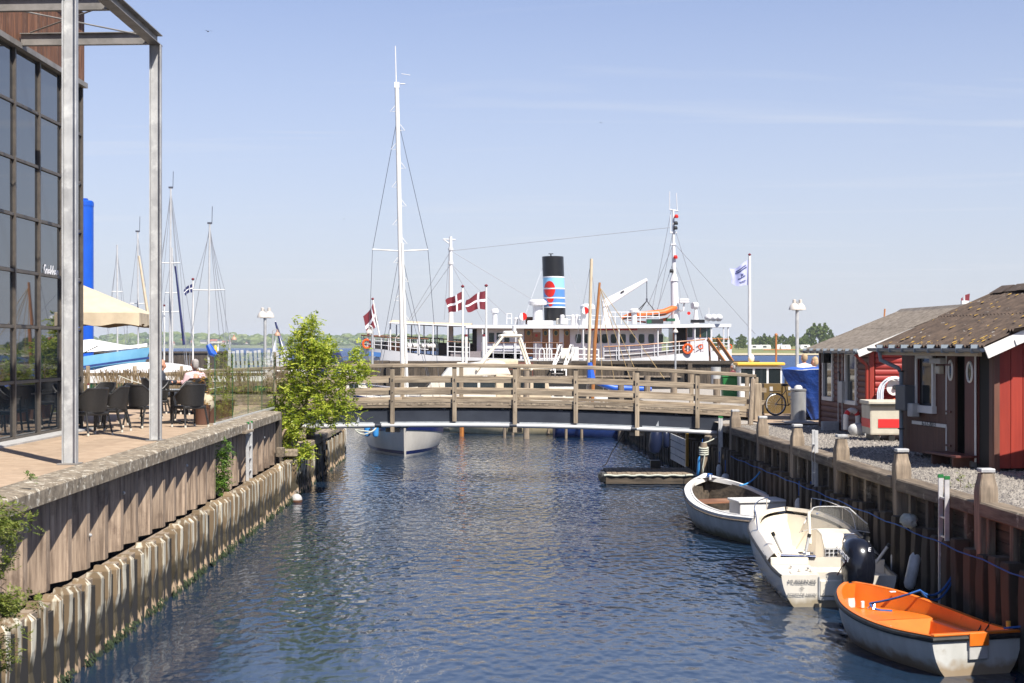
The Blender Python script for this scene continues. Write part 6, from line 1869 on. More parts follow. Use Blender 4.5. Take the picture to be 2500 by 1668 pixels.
# deck house
def sbox(u0, v0, u1, v1, dy0, dy1, nm, m, bevel=0, parent=None):
    a = S(u0, v0, dy0); b_ = S(u1, v1, dy1)
    return build(MB().span(a, b_), nm, M[m] if isinstance(m, str) else m, parent or SH, bevel=bevel)
WY0 = 1.35
sbox(1152, 800, 1300-20, 872, WY0, 5.0, 'deckhouse', 'bounce_white')
sbox(1302, 800, 1620, 878, WY0, 5.0, 'deckhouse', 'bounce_white')
sbox(1280, 800, 1302, 872, WY0+.5, 5.0, 'entrance_recess', 'dark_cavity')
sbox(1152, 803, 1163, 872, WY0-.02, WY0+.3, 'aft_doorway', 'dark_cavity')
# roof deck with slight sheer, and the awning aft
mb = MB(); rows = []
for i in range(41):
    u = 1137+(1798-1137)*i/40
    vt = 793+2.5*math.sin((i/40)*PI)-3.5*(i/40); 
    h = min(3.25, half(u)+.15) if u > 1600 else 3.25
    a = S(u, vt, 3.2-h); b_ = S(u, vt, 3.2+h)
    rows.append([(a.x, a.y, a.z), (b_.x, b_.y, b_.z), (b_.x, b_.y, b_.z-.24), (a.x, a.y, a.z-.24)])
mb.grid(rows, closed=True); mb.add(rows[0], [(0, 1, 2, 3)]); mb.add(rows[-1], [(0, 1, 2, 3)])
build(mb, 'boat_deck', M['ship_white'], SH, smooth=True, angle=30)
rows = []
for i in range(13):
    u = 950+(1150-950)*i/12
    va = 788+.042*(u-950); sagz = .05*math.sin(i/12*PI)
    rows.append([tuple(S(u, va, y_)+Vector((0, 0, .25*math.sin((y_-.1)/6.2*PI)-sagz))) for y_ in (.1, 1.6, 3.2, 4.8, 6.3)])
build(MB().grid(rows), 'awning', M['canvas_cream'], SH, smooth=True)
build(MB().tube([S(950, 789, .1), S(1150, 797, .1)], .05, 6), 'awning_edge', M['ship_white'], SH)
# windows
for u in (1181, 1199.5, 1218.5, 1237.5):
    w = build(MB().span(S(u-6.8, 812, WY0-.03), S(u+6.8, 836, WY0+.02)), 'window', M['ship_white'], SH, bevel=.0)
    o = build(MB().span(S(u-6.2, 812.5, WY0-.05), S(u+6.2, 835.5, WY0-.02)), 'pane', M['glass_green'], w)
for u in (1414, 1436, 1459, 1479, 1501, 1524, 1547, 1570, 1594, 1619-3):
    w = build(MB().span(S(u-7.4, 815, WY0-.03), S(u+7.4, 838.5, WY0+.02)), 'window', M['ship_white'], SH)
    mb = MB()
    cx, cz = 0, 0
    a0 = S(u, 826.7, WY0-.045); rw, rh = 7.2/34.4, 11.2/34.4
    pts = []
    for k in range(20):
        t = 2*PI*k/20
        pts.append((a0.x+rw*math.copysign(abs(math.cos(t))**.5, math.cos(t)), a0.y, a0.z+rh*math.copysign(abs(math.sin(t))**.5, math.sin(t))))
    mb.add(pts, [tuple(range(20))])
    build(mb, 'pane', M['glass_green'], w)
# doors with round lights
for u0, u1 in ((1281, 1301), (1325, 1340), (1351, 1366), (1378, 1393)):
    d = build(MB().span(S(u0, 803, WY0-.05), S(u1, 870, WY0-.01)), 'door', M['varnish_z'], SH)
    a0 = S((u0+u1)/2, 813, WY0-.06)
    build(MB().tube([(a0.x+.15*math.cos(t), a0.y, a0.z+.19*math.sin(t)) for t in [i*PI/8 for i in range(16)]], .025, 5, True), 'porthole', M['brass'], d)
    build(MB().add([(a0.x+.14*math.cos(t), a0.y-.004, a0.z+.18*math.sin(t)) for t in [i*PI/8 for i in range(16)]], [tuple(range(16))]), 'light', M['glass_green'], d)
    build(MB().ball((S(u0+2, 838, WY0-.08)), .05, 6, 5), 'knob', M['brass'], d)
sbox(1302, 811, 1321, 834, WY0-.05, WY0+.02, 'notice_board', 'varnish_x')
sbox(1308, 816, 1313, 822, WY0-.07, WY0-.04, 'sign', 'red_band')
sbox(1432, 801, 1560, 806, WY0-.04, WY0+.02, 'name_board', 'fun_red')
# wheelhouse at the bow
sbox(1648, 797, 1683, 872, WY0+.2, 4.6, 'wheelhouse_lobby', 'varnish_z')
sbox(1655, 799, 1680, 868, WY0+.15, WY0+.3, 'lobby_opening', 'dark_cavity')
sbox(1683, 797, 1742, 872, WY0+.1, 4.4, 'wheelhouse', 'lilac_white')
for (u0, u1) in ((1684, 1696), (1703, 1714), (1717, 1731), (1733, 1741)):
    sbox(u0, 799, u1, 823, WY0+.05, WY0+.13, 'wheelhouse_window', 'glass_green')
sbox(1714, 797, 1717, 824, WY0+.03, WY0+.12, 'window_post', 'varnish_z')
# deck edge stanchions carrying the roof
for u in (952, 991, 1023, 1057, 1093, 1138, 1178, 1259, 1341, 1424, 1511, 1607, 1700, 1744, 1777, 1790):
    dy = max(.05, near(u)+.02) if u > 1600 or u < 1000 else .05
    vt = 797 if u > 1140 else 790+.03*(u-950)
    build(MB().tube([S(u, vt, dy), S(u, sheer_px(u), dy)], .055, 6), 'stanchion', M['ship_white'], SH, smooth=True)
    if u < 1600: build(MB().tube([S(u, vt, 6.3), S(u, sheer_px(u), 6.3)], .05, 6), 'stanchion', M['ship_white'], SH)
# railings: teak cap, two white courses, uprights
def rail(us, vtop, m_top, side='near', courses=2, h=None, up=12.0):
    dy = lambda u: (max(.04, near(u)+.02) if side == 'near' else 6.4-max(.04, near(u)+.02))
    top = [S(u, vtop(u), dy(u)) for u in us]
    build(MB().tube(top, .05, 6), 'rail_cap', M[m_top], SH, smooth=True)
    for c_ in range(courses):
        f = (c_+1)/(courses+1)
        build(MB().tube([S(u, vtop(u)+(sheer_px(u)-vtop(u))*f, dy(u)) for u in us], .03, 5), 'rail_course', M['ship_white'] if side == 'near' else M['wire'], SH)
    u = us[0]
    while u <= us[-1]+1:
        build(MB().tube([S(u, vtop(u), dy(u)), S(u, sheer_px(u), dy(u))], .035, 5), 'upright', M['ship_white'] if side == 'near' else M['wire'], SH)
        u += up
us_ = [875+i*9 for i in range(20)]
rail(us_, crv([(875, 818), (960, 825), (1050, 828)]), 'clad_wood_x', 'near', 2, up=18)
rail([875+i*12 for i in range(24)], crv([(875, 818), (960, 820), (1150, 832)]), 'clad_wood_x', 'far', 3, up=11)
rail([1092+i*9 for i in range(7)], crv([(1092, 834), (1150, 837)]), 'clad_wood_x', 'near', 2, up=18)
rail([1178+i*14 for i in range(15)], crv([(1178, 838), (1260, 837), (1385, 838)]), 'clad_wood_x', 'near', 2, up=26)
rail([1474+i*14 for i in range(19)], crv([(1474, 847), (1560, 843), (1640, 836), (1726, 829)]), 'varnish_x', 'near', 2, up=31)
rail([1745+i*6 for i in range(9)], crv([(1745, 827), (1796, 828)]), 'varnish_x', 'near', 2, up=16)
# netting behind the rails
def net(u0, u1, v0, nm, m):
    n = 14; us2 = [u0+(u1-u0)*i/n for i in range(n+1)]
    build(MB().grid([[S(u, v0, max(.04, near(u)+.02)+.08) for u in us2], [S(u, sheer_px(u), max(.04, near(u)+.02)+.08) for u in us2]]), nm, M[m], SH)
net(1100, 1270, 858, 'side_netting', 'mesh_grey'); net(1180, 1275, 842, 'spray_cloth', 'lilac_white'); net(1476, 1650, 858, 'side_netting', 'mesh_grey')
# liferaft canisters, skylight, benches aft
for k, u in enumerate((996, 1002, 1009, 1016, 1030, 1037, 1044, 1051, 1058)):
    a = S(u, 848, 1.2)
    build(MB().ball((a.x, a.y, a.z+.08), .30, 10, 7, (.55, 1.3, .85)), 'raft_canister', M['white_paint'], SH, smooth=True)
    build(MB().ball((a.x, a.y-.02, a.z-.12), .30, 10, 7, (.58, 1.3, .55)), 'raft_cradle', M['black_rubber'], SH, smooth=True)
sbox(904, 835, 940, 858, 1.6, 4.2, 'aft_skylight', 'black_matte')
sbox(934, 832, 972, 858, 2.0, 4.0, 'companionway', 'varnish_x')
sbox(955, 838, 960, 844, 1.96, 2.02, 'sign', 'green_bin')
sbox(1066, 838, 1150, 868, 2.4, 4.6, 'engine_casing', 'black_matte')
# lifebuoys
def ring(u, v, r, dy, nm='lifebuoy_ring', sx=1):
    a = S(u, v, dy)
    o = build(MB().tube([(a.x+r*sx*math.cos(t), a.y, a.z+r*math.sin(t)) for t in [i*2*PI/18 for i in range(18)]], r*.27, 7, True), nm, M['lifebuoy'], SH, smooth=True)
    return o
ring(891, 840, .30, near(891)-.1, sx=.9); ring(1681, 852, .31, near(1681)-.14); ring(1715, 847, .15, near(1715)-.1, 'small_float'); ring(1796, 847, .15, 3.0, 'small_float')
# funnel
FU = S(1358, 780, 3.2)
zpx = lambda v: S(1358, v, 3.2).z-FU.z
sc_ = (1/34.4)*1.0286*(SYd+3.2)/SYd
def fz(v): return (845-v)*(SYd+3.2)/F+EYE-FU.z
rf = 26.3*(SYd+3.2)/F
fcol = [(627, 676, 'fun_black', 0), (676, 679, 'flag_white', .01), (679, 704, 'fun_light', 0), (704, 707, 'flag_white', .01), (707, 726.5, 'fun_mid', 0), (726.5, 729.5, 'flag_white', .01), (729.5, 740, 'fun_mid', 0),
        (740, 743, 'flag_white', .01), (743, 749.5, 'fun_mid', 0), (749.5, 752, 'flag_white', .01), (752, 783, 'fun_black', 0)]
fun = build(MB().lathe([(rf*.9, fz(783)), (rf*.9, fz(629)), (rf*.80, fz(633))], 28, tuple(FU), 1, 1.3, shear=(-.035, 0)), 'funnel', M['fun_black'], SH, smooth=True)
for v0, v1, m_, e in fcol:
    build(MB().lathe([(rf+e, fz(v1)), (rf+e, fz(v0))], 36, tuple(FU), 1, 1.3, shear=(-.035, 0), cap=False), 'band', M[m_], fun, smooth=True)
build(MB().tube([(FU.x-.3, FU.y, FU.z+fz(627)), (FU.x-.3, FU.y, FU.z+fz(621))], .05, 6).box((FU.x-.3, FU.y, FU.z+fz(620)), (.35, .2, .05)), 'whistle', M['black_matte'], fun)
def funnel_patch(cu, cv, ru, rv, v_lo, v_hi, m_, off=.018):
    """disc painted round the funnel: points on the curved face between two heights"""
    rows = []
    for j in range(13):
        v = v_lo+(v_hi-v_lo)*j/12
        q = 1-((v-cv)/rv)**2
        if q < 0: q = 0
        row = []
        for i in range(13):
            du = (cu-1354.5)+ru*math.sqrt(q)*(-1+i/6)
            a = math.asin(max(-.995, min(.995, du*(SYd+3.2)/F/(rf+off))))
            z = fz(v)
            row.append((FU.x-.035*z+(rf+off)*math.sin(a), FU.y-1.3*(rf+off)*math.cos(a), FU.z+z))
        rows.append(row)
    build(MB().grid(rows), 'red_disc', M[m_], fun, smooth=True)
funnel_patch(1343.5, 707, 13.2, 19.5, 687.6, 703.6, 'fun_red'); funnel_patch(1343.5, 707, 13.2, 19.5, 707.4, 726, 'fun_red')
funnel_patch(1344, 722, 10, 18.5, 729.9, 739.6, 'fun_red'); funnel_patch(1344, 735, 6.5, 14.2, 743.2, 749, 'fun_red')
for dx in (-1, 1):
    build(MB().tube([(FU.x+dx*rf*.95, FU.y, FU.z+fz(640)), (FU.x+dx*2.2, FU.y-1.5, FU.z+.3)], .012, 4), 'guy_wire', M['wire'], fun)
# roof fittings
def vent(u, vtop, vbot, r, dy, cap=1.6):
    a = S(u, vbot, dy); h = (vbot-vtop)*(SYd+dy)/F
    build(MB().lathe([(r, 0), (r, h*.72), (r*cap, h*.76), (r*cap, h*.9), (r*cap*.7, h)], 14, tuple(a)), 'ventilator', M['ship_white'], SH, smooth=True)
vent(1207.5, 753, 792, .18, 2.0); vent(1314, 730, 784, .36, 2.4, 1.85); vent(1439, 741, 793, .32, 2.6, 1.7); vent(1374, 768, 791, .16, 1.0, 1.0); vent(1400, 768, 793, .14, 1.2, 1.05); vent(1410, 767, 793, .14, 1.2, 1.05); vent(1490, 765, 793, .14, 2.0, 1.4); vent(1551, 753, 791, .2, 1.0, 1.7); vent(1260, 775, 792, .15, 1.4, 1.1)
def cowl(u, vc, vbot, r, dy):
    a = S(u, vbot, dy); h = (vbot-vc)*(SYd+dy)/F
    o = build(MB().tube([(a.x, a.y, a.z), (a.x, a.y, a.z+h*.7), (a.x+.02, a.y-.12, a.z+h), (a.x+.1, a.y-.38, a.z+h*1.02)], [r*.75, r*.8, r*.95, r*1.05], 14), 'cowl_vent', M['ship_white'], SH, smooth=True)
    build(MB().lathe([(r*1.02, 0), (r*.5, -.12)], 16).xf(Matrix.Translation((a.x+.11, a.y-.395, a.z+h*1.02)) @ Matrix.Rotation(-.25, 4, 'Z') @ Matrix.Rotation(PI/2, 4, 'X')), 'red_mouth', M['fun_red'], o, smooth=True)
cowl(1274, 773, 792, .27, 1.2); cowl(1426, 759, 793, .25, 1.0)
sbox(1288, 782, 1352, 793, 1.6, 4.8, 'engine_skylight', 'ship_white', .03)
sbox(1360, 777, 1388, 791, 1.2, 2.6, 'deck_locker', 'cream', .02); sbox(1284, 772, 1309, 790, 3.0, 3.6, 'hatch', 'clad_wood_x')
for k in range(7): sbox(1361, 778.3+k*1.7, 1373, 779.2+k*1.7, 1.17, 1.2, 'louvre', 'fender_white')
# boat deck rails
for us3, v0 in ((( 1237, 1249), 766), ((1488, 1612), 762)):
    n = 2 if us3[1]-us3[0] < 20 else 9
    for c_ in (0, .5):
        build(MB().tube([S(us3[0], v0+c_*22, .9), S(us3[1], v0+c_*22, .9)], .035, 5), 'deck_rail', M['ship_white'], SH)
    for k in range(n):
        u = us3[0]+(us3[1]-us3[0])*k/(n-1)
        build(MB().tube([S(u, v0, .9), S(u, 791, .9)], .035, 5), 'deck_rail_post', M['ship_white'], SH)
for c_ in (0, 10):
    build(MB().tube([S(1385, 768+c_, 4.5), S(1500, 768+c_, 4.5)], .03, 5), 'deck_rail', M['ship_white'], SH)
# crane and rescue boat
cb = S(1481, 793, 2.0)
CR = build(MB().lathe([(.30, 0), (.24, .5), (.20, 1.3), (.26, 1.35), (.22, 1.75)], 12, tuple(cb)), 'crane_post', M['ship_white'], SH, smooth=True)
build(MB().bar(S(1478, 741, 2.0), S(1586, 679.5, 2.0), .26, .62, (0, 0, 1), w2=.16, h2=.22), 'jib', M['ship_white'], CR, bevel=.03)
build(MB().box(S(1524, 710.5, 1.85), (.26, .03, .1), 0, 0, -.52), 'jib_mark', M['black_matte'], CR)
build(MB().tube([S(1585, 682, 2.0), S(1585, 728, 2.0)], .03, 5), 'hoist_chain', M['wire_dark'], CR)
for u in (1562, 1568, 1604):
    build(MB().tube([S(1585, 733, 2.0), S(u, 757, 1.9)], .03, 5), 'sling', M['rope_dark'], CR)
build(MB().box(S(1585, 731, 2.0), (.12, .1, .25)), 'hook', M['wire_dark'], CR)
RB = thing('rescue_boat', 'orange and black inflatable rescue boat hanging from the ship crane', 'inflatable boat', tuple(Vector((2.6, SYd, 0))+S(1583, 775, 1.9)), 0)
def rq(u, v, dy): return tuple(P(u, v, SYd+1.9)+Vector((0, dy, 0))-RB.location)
for dy in (-.5, .5):
    build(MB().tube([rq(1518, 776, dy), rq(1540, 771, dy), rq(1580, 768, dy), rq(1620, 763, dy*.9), rq(1640, 754, dy*.55), rq(1650, 752, 0)], [.10, .24, .25, .25, .22, .14], 10), 'side_tube', M['rib_orange'], RB, smooth=True)
    build(MB().tube([rq(1520, 779, dy*1.38), rq(1580, 772, dy*1.42), rq(1622, 766, dy*1.25), rq(1648, 754, 0)], .06, 6), 'black_strake', M['black_rubber'], RB)
build(MB().grid([[rq(1520, 781, -.35), rq(1580, 785, -.4), rq(1630, 775, -.25), rq(1648, 757, 0)], [rq(1520, 781, 0), rq(1580, 790, 0), rq(1625, 784, 0), rq(1648, 757, 0)], [rq(1520, 781, .35), rq(1580, 785, .4), rq(1630, 775, .25), rq(1648, 757, 0)]]), 'hull', M['rib_orange'], RB, smooth=True)
build(MB().box(rq(1548, 770, 0), (.3, .35, .55)), 'engine', M['black_gloss'], RB, bevel=.05)
sbox(1581, 779, 1622, 790, .8, 1.4, 'black_locker', 'black_matte'); sbox(1582, 780, 1593, 789, .75, .8, 'green_light_panel', 'hull_green'); sbox(1631, 777, 1652, 784, .9, 1.8, 'green_box', 'hull_green', .02); sbox(1691, 780, 1725, 788, 1, 1.4, 'side_light_board', 'fun_black')
# masts
def smast(u0, v0, u1, v1, r0, r1, dy=3.2, nm='mast'):
    return build(MB().tube([S(u0, v0, dy), S(u1, v1, dy)], [r0, r1], 10), nm, M['ship_white'], SH, smooth=True)
am = smast(1097, 872, 1096, 570, .20, .12)
build(MB().tube([S(1077, 577, 3.2), S(1108, 578, 3.2)], .05, 5).tube([S(1077, 577, 3.2), S(1095, 590, 3.2)], .04, 5).lathe([(.2, 0), (.2, .2)], 8, tuple(S(1096, 640, 3.2))).lathe([(.19, 0), (.19, .2)], 8, tuple(S(1096, 605, 3.2))), 'crosstree', M['ship_white'], am)
build(MB().box(S(1090, 730, 3.0), (.2, .2, .25)), 'mast_lamp', M['black_matte'], am)
fm_ = smast(1661, 792, 1657, 680, .34, .26); fm2 = smast(1657, 680, 1655, 502, .18, .07)
build(MB().lathe([(.34, 0), (.18, .5)], 10, tuple(S(1657, 682, 3.2))), 'mast_collar', M['ship_white'], fm_)
build(MB().tube([S(1645, 502, 3.2), S(1667, 506, 3.2)], .05, 5).tube([S(1646, 500, 3.2), S(1646, 457, 3.2)], .035, 5).tube([S(1665, 504, 3.2), S(1663, 461, 3.2)], .035, 5).tube([S(1648, 560, 3.2), S(1648, 515, 3.2)], .035, 5).box(S(1655, 560, 3.2), (.5, .3, .12)).box(S(1655, 590, 3.2), (.4, .3, .1)), 'antenna', M['ship_white'], fm2)
for u, v, m_ in ((1662, 520, 'fun_red'), (1661, 537, 'black_matte'), (1660, 549, 'black_matte'), (1660, 622, 'fun_red'), (1650, 657, 'black_matte')):
    build(MB().lathe([(.14, 0), (.16, .12), (.10, .25)], 9, tuple(S(u, v+4, 3.0))), 'mast_lamp', M[m_], fm2)
for a, b_ in (((1096, 606), (1645, 548)), ((1097, 606), (1312, 735)), ((1098, 640), (1250, 780)), ((1098, 640), (1178, 785)), ((1096, 606), (985, 790)), ((1096, 640), (990, 790)), ((1094, 575), (1080, 780)),
              ((1656, 548), (1612, 772)), ((1655, 590), (1590, 745)), ((1653, 640), (1612, 760)), ((1661, 591), (1860, 815)), ((1662, 560), (1728, 775)), ((1662, 646), (1700, 745)), ((1650, 505), (1600, 760)), ((1665, 650), (1675, 740))):
    build(MB().tube([S(*a, 3.2), S(*b_, 3.0)], .018, 4), 'stay', M['wire'], SH)
# radar, searchlight, canisters on the wheelhouse roof
ra = build(MB().box(S(1680, 735, 2.6), (.72, .5, .18)).box(S(1680, 729, 2.6), (.70, .48, .12)), 'radar', M['ship_white'], SH, bevel=.04)
build(MB().tube([S(1680, 738, 2.6), S(1678, 756, 2.6), S(1666, 758, 2.9)], .08, 6), 'radar_bracket', M['ship_white'], ra)
sl_ = build(MB().lathe([(.26, 0), (.14, .8), (.10, 1.1)], 12, tuple(S(1707, 792, 2.0))), 'searchlight', M['ship_white'], SH, smooth=True)
build(MB().lathe([(.24, -.2), (.27, .18)], 14).xf(Matrix.Translation(S(1704, 745, 2.0)) @ Matrix.Rotation(.5, 4, 'Z') @ Matrix.Rotation(PI/2, 4, 'Y')), 'lamp_drum', M['ship_white'], sl_, smooth=True)
for k, u in enumerate((1736, 1749, 1762)):
    a = S(u, 775, 1.6); build(MB().ball(tuple(a), .34, 12, 8, (.85, 1.2, .8)), 'raft_canister', M['ship_white'], SH, smooth=True)
build(MB().tube([S(1737, 790, 1.5), S(1737, 750, 1.5)], .03, 5), 'whip_antenna', M['ship_white'], SH)
for u, v in ((1687, 764),): build(MB().lathe([(.12, 0), (.12, .05)], 12).xf(Matrix.Translation(S(u, v, 1.4)) @ Matrix.Rotation(PI/2, 4, 'X')), 'red_lamp', M['fun_red'], SH)
# bow gangway: two wooden stringers from the rail down to the pier
for du in (0, 22):
    build(MB().bar(S(1724+du, 828, -.9), S(1760+du*.9, 888, -2.6), .10, .26, (0, 0, 1)), 'gangway_stringer', M['varnish_x'], SH)
    build(MB().tube([S(1728+du, 834, -.7), S(1728+du, 880, -1.2)], .07, 6), 'gangway_post', M['clad_wood_z'], SH)
# stern ensign
stf = build(MB().tube([S(918, 822, 3.0), S(901, 729, 3.0)], [.07, .05], 6), 'ensign_staff', M['white_paint'], SH)
build(MB().ball(tuple(S(900.5, 727, 3.0)), .1, 8, 6), 'finial', M['flag_red'], stf)

def flag_mesh(fn, nu=18, nv=14, bars=((6, 8), (6, 8))):
    """grid with a Danish cross: material 0 red, 1 white; fn(a,b) gives the point (a along fly, b up hoist)"""
    mb = MB(); vs = [[fn(i/nu, j/nv) for i in range(nu+1)] for j in range(nv+1)]
    for j in range(nv):
        for i in range(nu):
            w = (bars[0][0] <= i < bars[0][1]+0) or (bars[1][0] <= j < bars[1][1])
            mb.add([vs[j][i], vs[j][i+1], vs[j+1][i+1], vs[j+1][i]], [(0, 1, 2, 3)], 1 if w else 0)
    return mb
# stern ensign hangs along its staff
def en(a, b):
    st = S(902, 735, 3.0).lerp(S(913.5, 798-18, 3.0), 1-b)
    o = st+Vector((-(.15+.55*a)*a*1.05, .12*math.sin(a*7+b*3), -1.15*a-.12*a*math.sin(b*5)))
    return tuple(o)
build(flag_mesh(en), 'ensign', [M['flag_red'], M['flag_white']], stf, smooth=True)

# ================================================================== FLAGPOLES
def flagpole(label, u, vtop, vbot, Y, W, Hf, seed, r=.05, mats=('flag_red', 'flag_white'), top='flag_red', drop=.35, cross=True, w0=.85):
    base = P(u, vbot, Y); h = P(u, vtop, Y).z-base.z
    t = thing('flagpole', label, 'flagpole', base, 0, 'flagpoles')
    build(MB().tube([(0, 0, 0), (0, 0, h)], [r, r*.75], 8), 'pole', M['white_paint'], t, smooth=True)
    build(MB().lathe([(.02, 0), (.09, .05), (.09, .10), (.02, .15)], 10, (0, 0, h)), 'finial', M[top], t, smooth=True)
    def fn(a, b):
        x = -a*W*w0*(1-.10*math.sin(seed+b*3))
        y_ = .22*math.sin(a*8+seed+b*1.5)*a**.6*W*.6
        z = h-.18-Hf*(1-b)-drop*a*a*W+.10*W*math.sin(a*6+seed*2)*a-(b*.30*W*a if cross else b*.55*W*a)
        return (x, y_, z)
    if cross: build(flag_mesh(fn), 'flag', [M['flag_red'], M['flag_white']], t, smooth=True)
    else:
        fl = build(MB().grid([[fn(i/16, j/12) for i in range(17)] for j in range(13)]), 'flag', M['flag_lilac'], t, smooth=True)
        mb = MB()
        for (a0, a1, b0, b1) in ((.15, .75, .70, .76), (.2, .7, .80, .85), (.22, .6, .18, .21), (.25, .55, .13, .15), (.30, .66, .36, .41), (.46, .49, .41, .62), (.36, .39, .41, .55), (.39, .46, .46, .56), (.25, .33, .38, .43)):
            n = 6
            mb.grid([[tuple(Vector(fn(a0+(a1-a0)*i/n, b_))+Vector((0, -.02, 0))) for i in range(n+1)] for b_ in (b0, (b0+b1)/2, b1)])
        build(mb, 'emblem', M['flag_ink'], fl)
    return t
flagpole('white flagpole with small Danish flag next to the ship aft mast', 1129.5, 703, 935, 80, .95, .95, 1.2, .06, drop=.25)
flagpole('white flagpole with wider blowing Danish flag left of the ship windows', 1187, 701, 935, 80.5, 1.15, .98, 2.9, .06, drop=.05)
flagpole('white flagpole with lilac printed flag beyond the bridge end', 1830, 625, 905, 92, 1.35, 1.55, .6, .11, drop=-.05, cross=False, w0=.85)
for k, u in enumerate((1138, 1181)):
    t = thing('short_pole', 'short white pole with red tip beside the Danish flagpoles, '+('left one' if k == 0 else 'right one'), 'pole', P(u, 935, 80.2), 0, 'short white poles')
    h = P(u, 822, 80.2).z-t.location.z
    build(MB().tube([(0, 0, 0), (0, 0, h)], .075, 8), 'pole', M['white_paint'], t, smooth=True)
    build(MB().lathe([(.08, 0), (.08, .12)], 8, (0, 0, h)), 'tip', M['flag_red'], t)

# ================================================================== LAMP POSTS
def lamp_post(label, u, vtop, vbot, Y, double=True, r=.055, shade='lamp_cream', s=1.0, arm=0):
    base = P(u, vbot, Y); h = P(u, vtop, Y).z-base.z
    t = thing('street_lamp', label, 'street lamp', base, 0, 'harbour lamps')
    build(MB().tube([(0, 0, 0), (0, 0, h*.98)], r, 8), 'pole', M['galv'], t, smooth=True)
    spots = ((-.10, 0), (.14, .12)) if double else ((arm, 0),)
    if arm: build(MB().tube([(0, 0, h*.97), (arm*.3, 0, h*1.02), (arm*.9, 0, h*1.03)], r*.7, 6), 'arm', M['galv'], t)
    for dx, dy in spots:
        sh_ = build(MB().lathe([(.24*s, 0), (.235*s, .06*s), (.19*s, .18*s), (.11*s, .27*s), (.075*s, .29*s), (.075*s, .44*s), (.03*s, .46*s)], 16), 'lamp_shade', M[shade], t, smooth=True, loc=(dx, dy, h-.44*s))
        build(MB().lathe([(.10*s, -.02), (.12*s, .05*s)], 10), 'bulb', M['fender_white'], sh_)
    return t
lamp_post('double lamp post with cream shades left of the young tree', 647, 752, 930, 61, True, .06, s=.86)
lamp_post('double lamp post with cream shades in front of the log shed', 1946, 732, 960, 56, True, .06, s=.82)
lamp_post('single lamp with copper shade on the breakwater left of the tree', 666, 806, 868, 120, False, .05, 'lamp_copper', 1.0, .35)
lamp_post('single lamp with copper shade on the breakwater behind the yachts', 561, 818, 868, 150, False, .06, 'lamp_copper', 1.1, .4)
lamp_post('thin lamp pole in front of the dark pier near the ship lifebuoy', 1649, 800, 935, 98, False, .06, s=.7)
lamp_post('lamp post at the ship stern left of the yacht mast', 909, 799, 890, 98, False, .08, s=.9, arm=-.2)
# ================================================================== LEFT BACKGROUND
# breakwater
BK = thing('breakwater', 'long dark timber breakwater behind the yachts on the left', 'breakwater', (-54, 200, 0), 0)
build(MB().box((0, 0, 1.4), (36, 3, 3.6)), 'core', M['dark_cavity'], BK)
for k in range(72):
    if k == 0: fb0 = build(MB().box((0, 0, 0), (.47, .08, 3.2)), 'facing_board', M['dark_wood_z'], BK, loc=(-17.7+k*.5, -1.55, 1.7))
    else: inst(fb0, BK, (-17.7+k*.5, -1.55+R.uniform(-.02, .02), 1.7))
build(MB().box((0, -1.55, 3.3), (36, .4, .25)), 'cap_beam', M['dark_wood_x'], BK)
# white plank breakwater with gaps
WBK = thing('plank_screen', 'row of white upright planks on the pier behind the glass screen', 'fence', P(625, 880, 118), 0)
for k in range(14):
    build(MB().box((0, 0, 0), (.22, .06, 1.9)), 'plank', M['fender_white'], WBK, loc=(-2.0+k*.33, 0, -.2+R.uniform(-.1, .1)), rot=(0, R.uniform(-.08, .08), 0))
build(MB().box((.2, .1, -.2), (5, .1, .3)), 'rail', M['dark_wood_x'], WBK)

# blue silo / stack
BS = thing('blue_cylinder', 'tall bright blue steel cylinder standing behind the glass building', 'cylinder', (P(205, 845, 70).x, 70, 1.0), 0)
build(MB().lathe([(.42, 0), (.42, 9.55), (.36, 9.6)], 24), 'shell', M['silo_blue'], BS, smooth=True)
build(MB().lathe([(.435, 9.35), (.435, 9.5)], 24, cap=False), 'rim', M['silo_blue'], BS, smooth=True)
build(MB().box((-.1, 0, 9.66), (.5, .3, .08)), 'top_hatch', M['silo_blue'], BS)

# pale blue wooden boat ashore
LBt = thing('wooden_boat', 'old light blue and white wooden boat with peeling paint behind the terrace fence', 'boat', (-22.3, 57.2, 2.2), -PI/2+.10)
rg = hull_rings(8.6, crv([(0, 1.1), (.4, 1.4), (.75, 1.2), (.92, .6), (1, .08)]), crv([(0, 1.25), (.5, 1.25), (1, 1.85)]), crv([(0, .3), (.5, .1), (.85, .3), (1, .95)]), rake=.35, n=22, m=8)
build(hull_mesh(rg), 'hull', M['boat_blue'], LBt, smooth=True, angle=45)
for s in (-1, 1):
    build(MB().grid([[(s*(abs(r[-1][0])+.03), r[-1][1], r[-1][2]-.34), (s*(abs(r[-1][0])+.03), r[-1][1], r[-1][2]-.42)] for r in rg]), 'strake', M['hull_blue'], LBt)
mb = MB()
rows = []
for r in rg:
    x, y_, z = r[-1]
    rows.append([(x*a, y_-.15, z+(.62*(1-a*a)**.5 if y_ < 6.9 else .62*(1-a*a)**.5*max(.25, (8.7-y_)/1.8))) for a in (-.98, -.9, -.6, -.2, .2, .6, .9, .98)])
mb.grid(rows); mb.add(rows[-1], [tuple(range(8))])
build(mb, 'deck_cover', M['white_paint'], LBt, smooth=True, angle=60)
build(MB().box((1.30, 5.6, .78), (.10, .6, .28)), 'vent_plate', M['box_light'], LBt)
build(MB().ball((0, 4.2, 2.15), .42, 12, 6, (1.2, .9, .22)), 'black_cover', M['black_matte'], LBt, smooth=True)
build(MB().tube([(1.2, 7.2, 1.9), (1.28, 6.6, 1.6), (1.2, 5.9, 2.1)], .02, 5), 'tie_rope', M['rope_dark'], LBt)
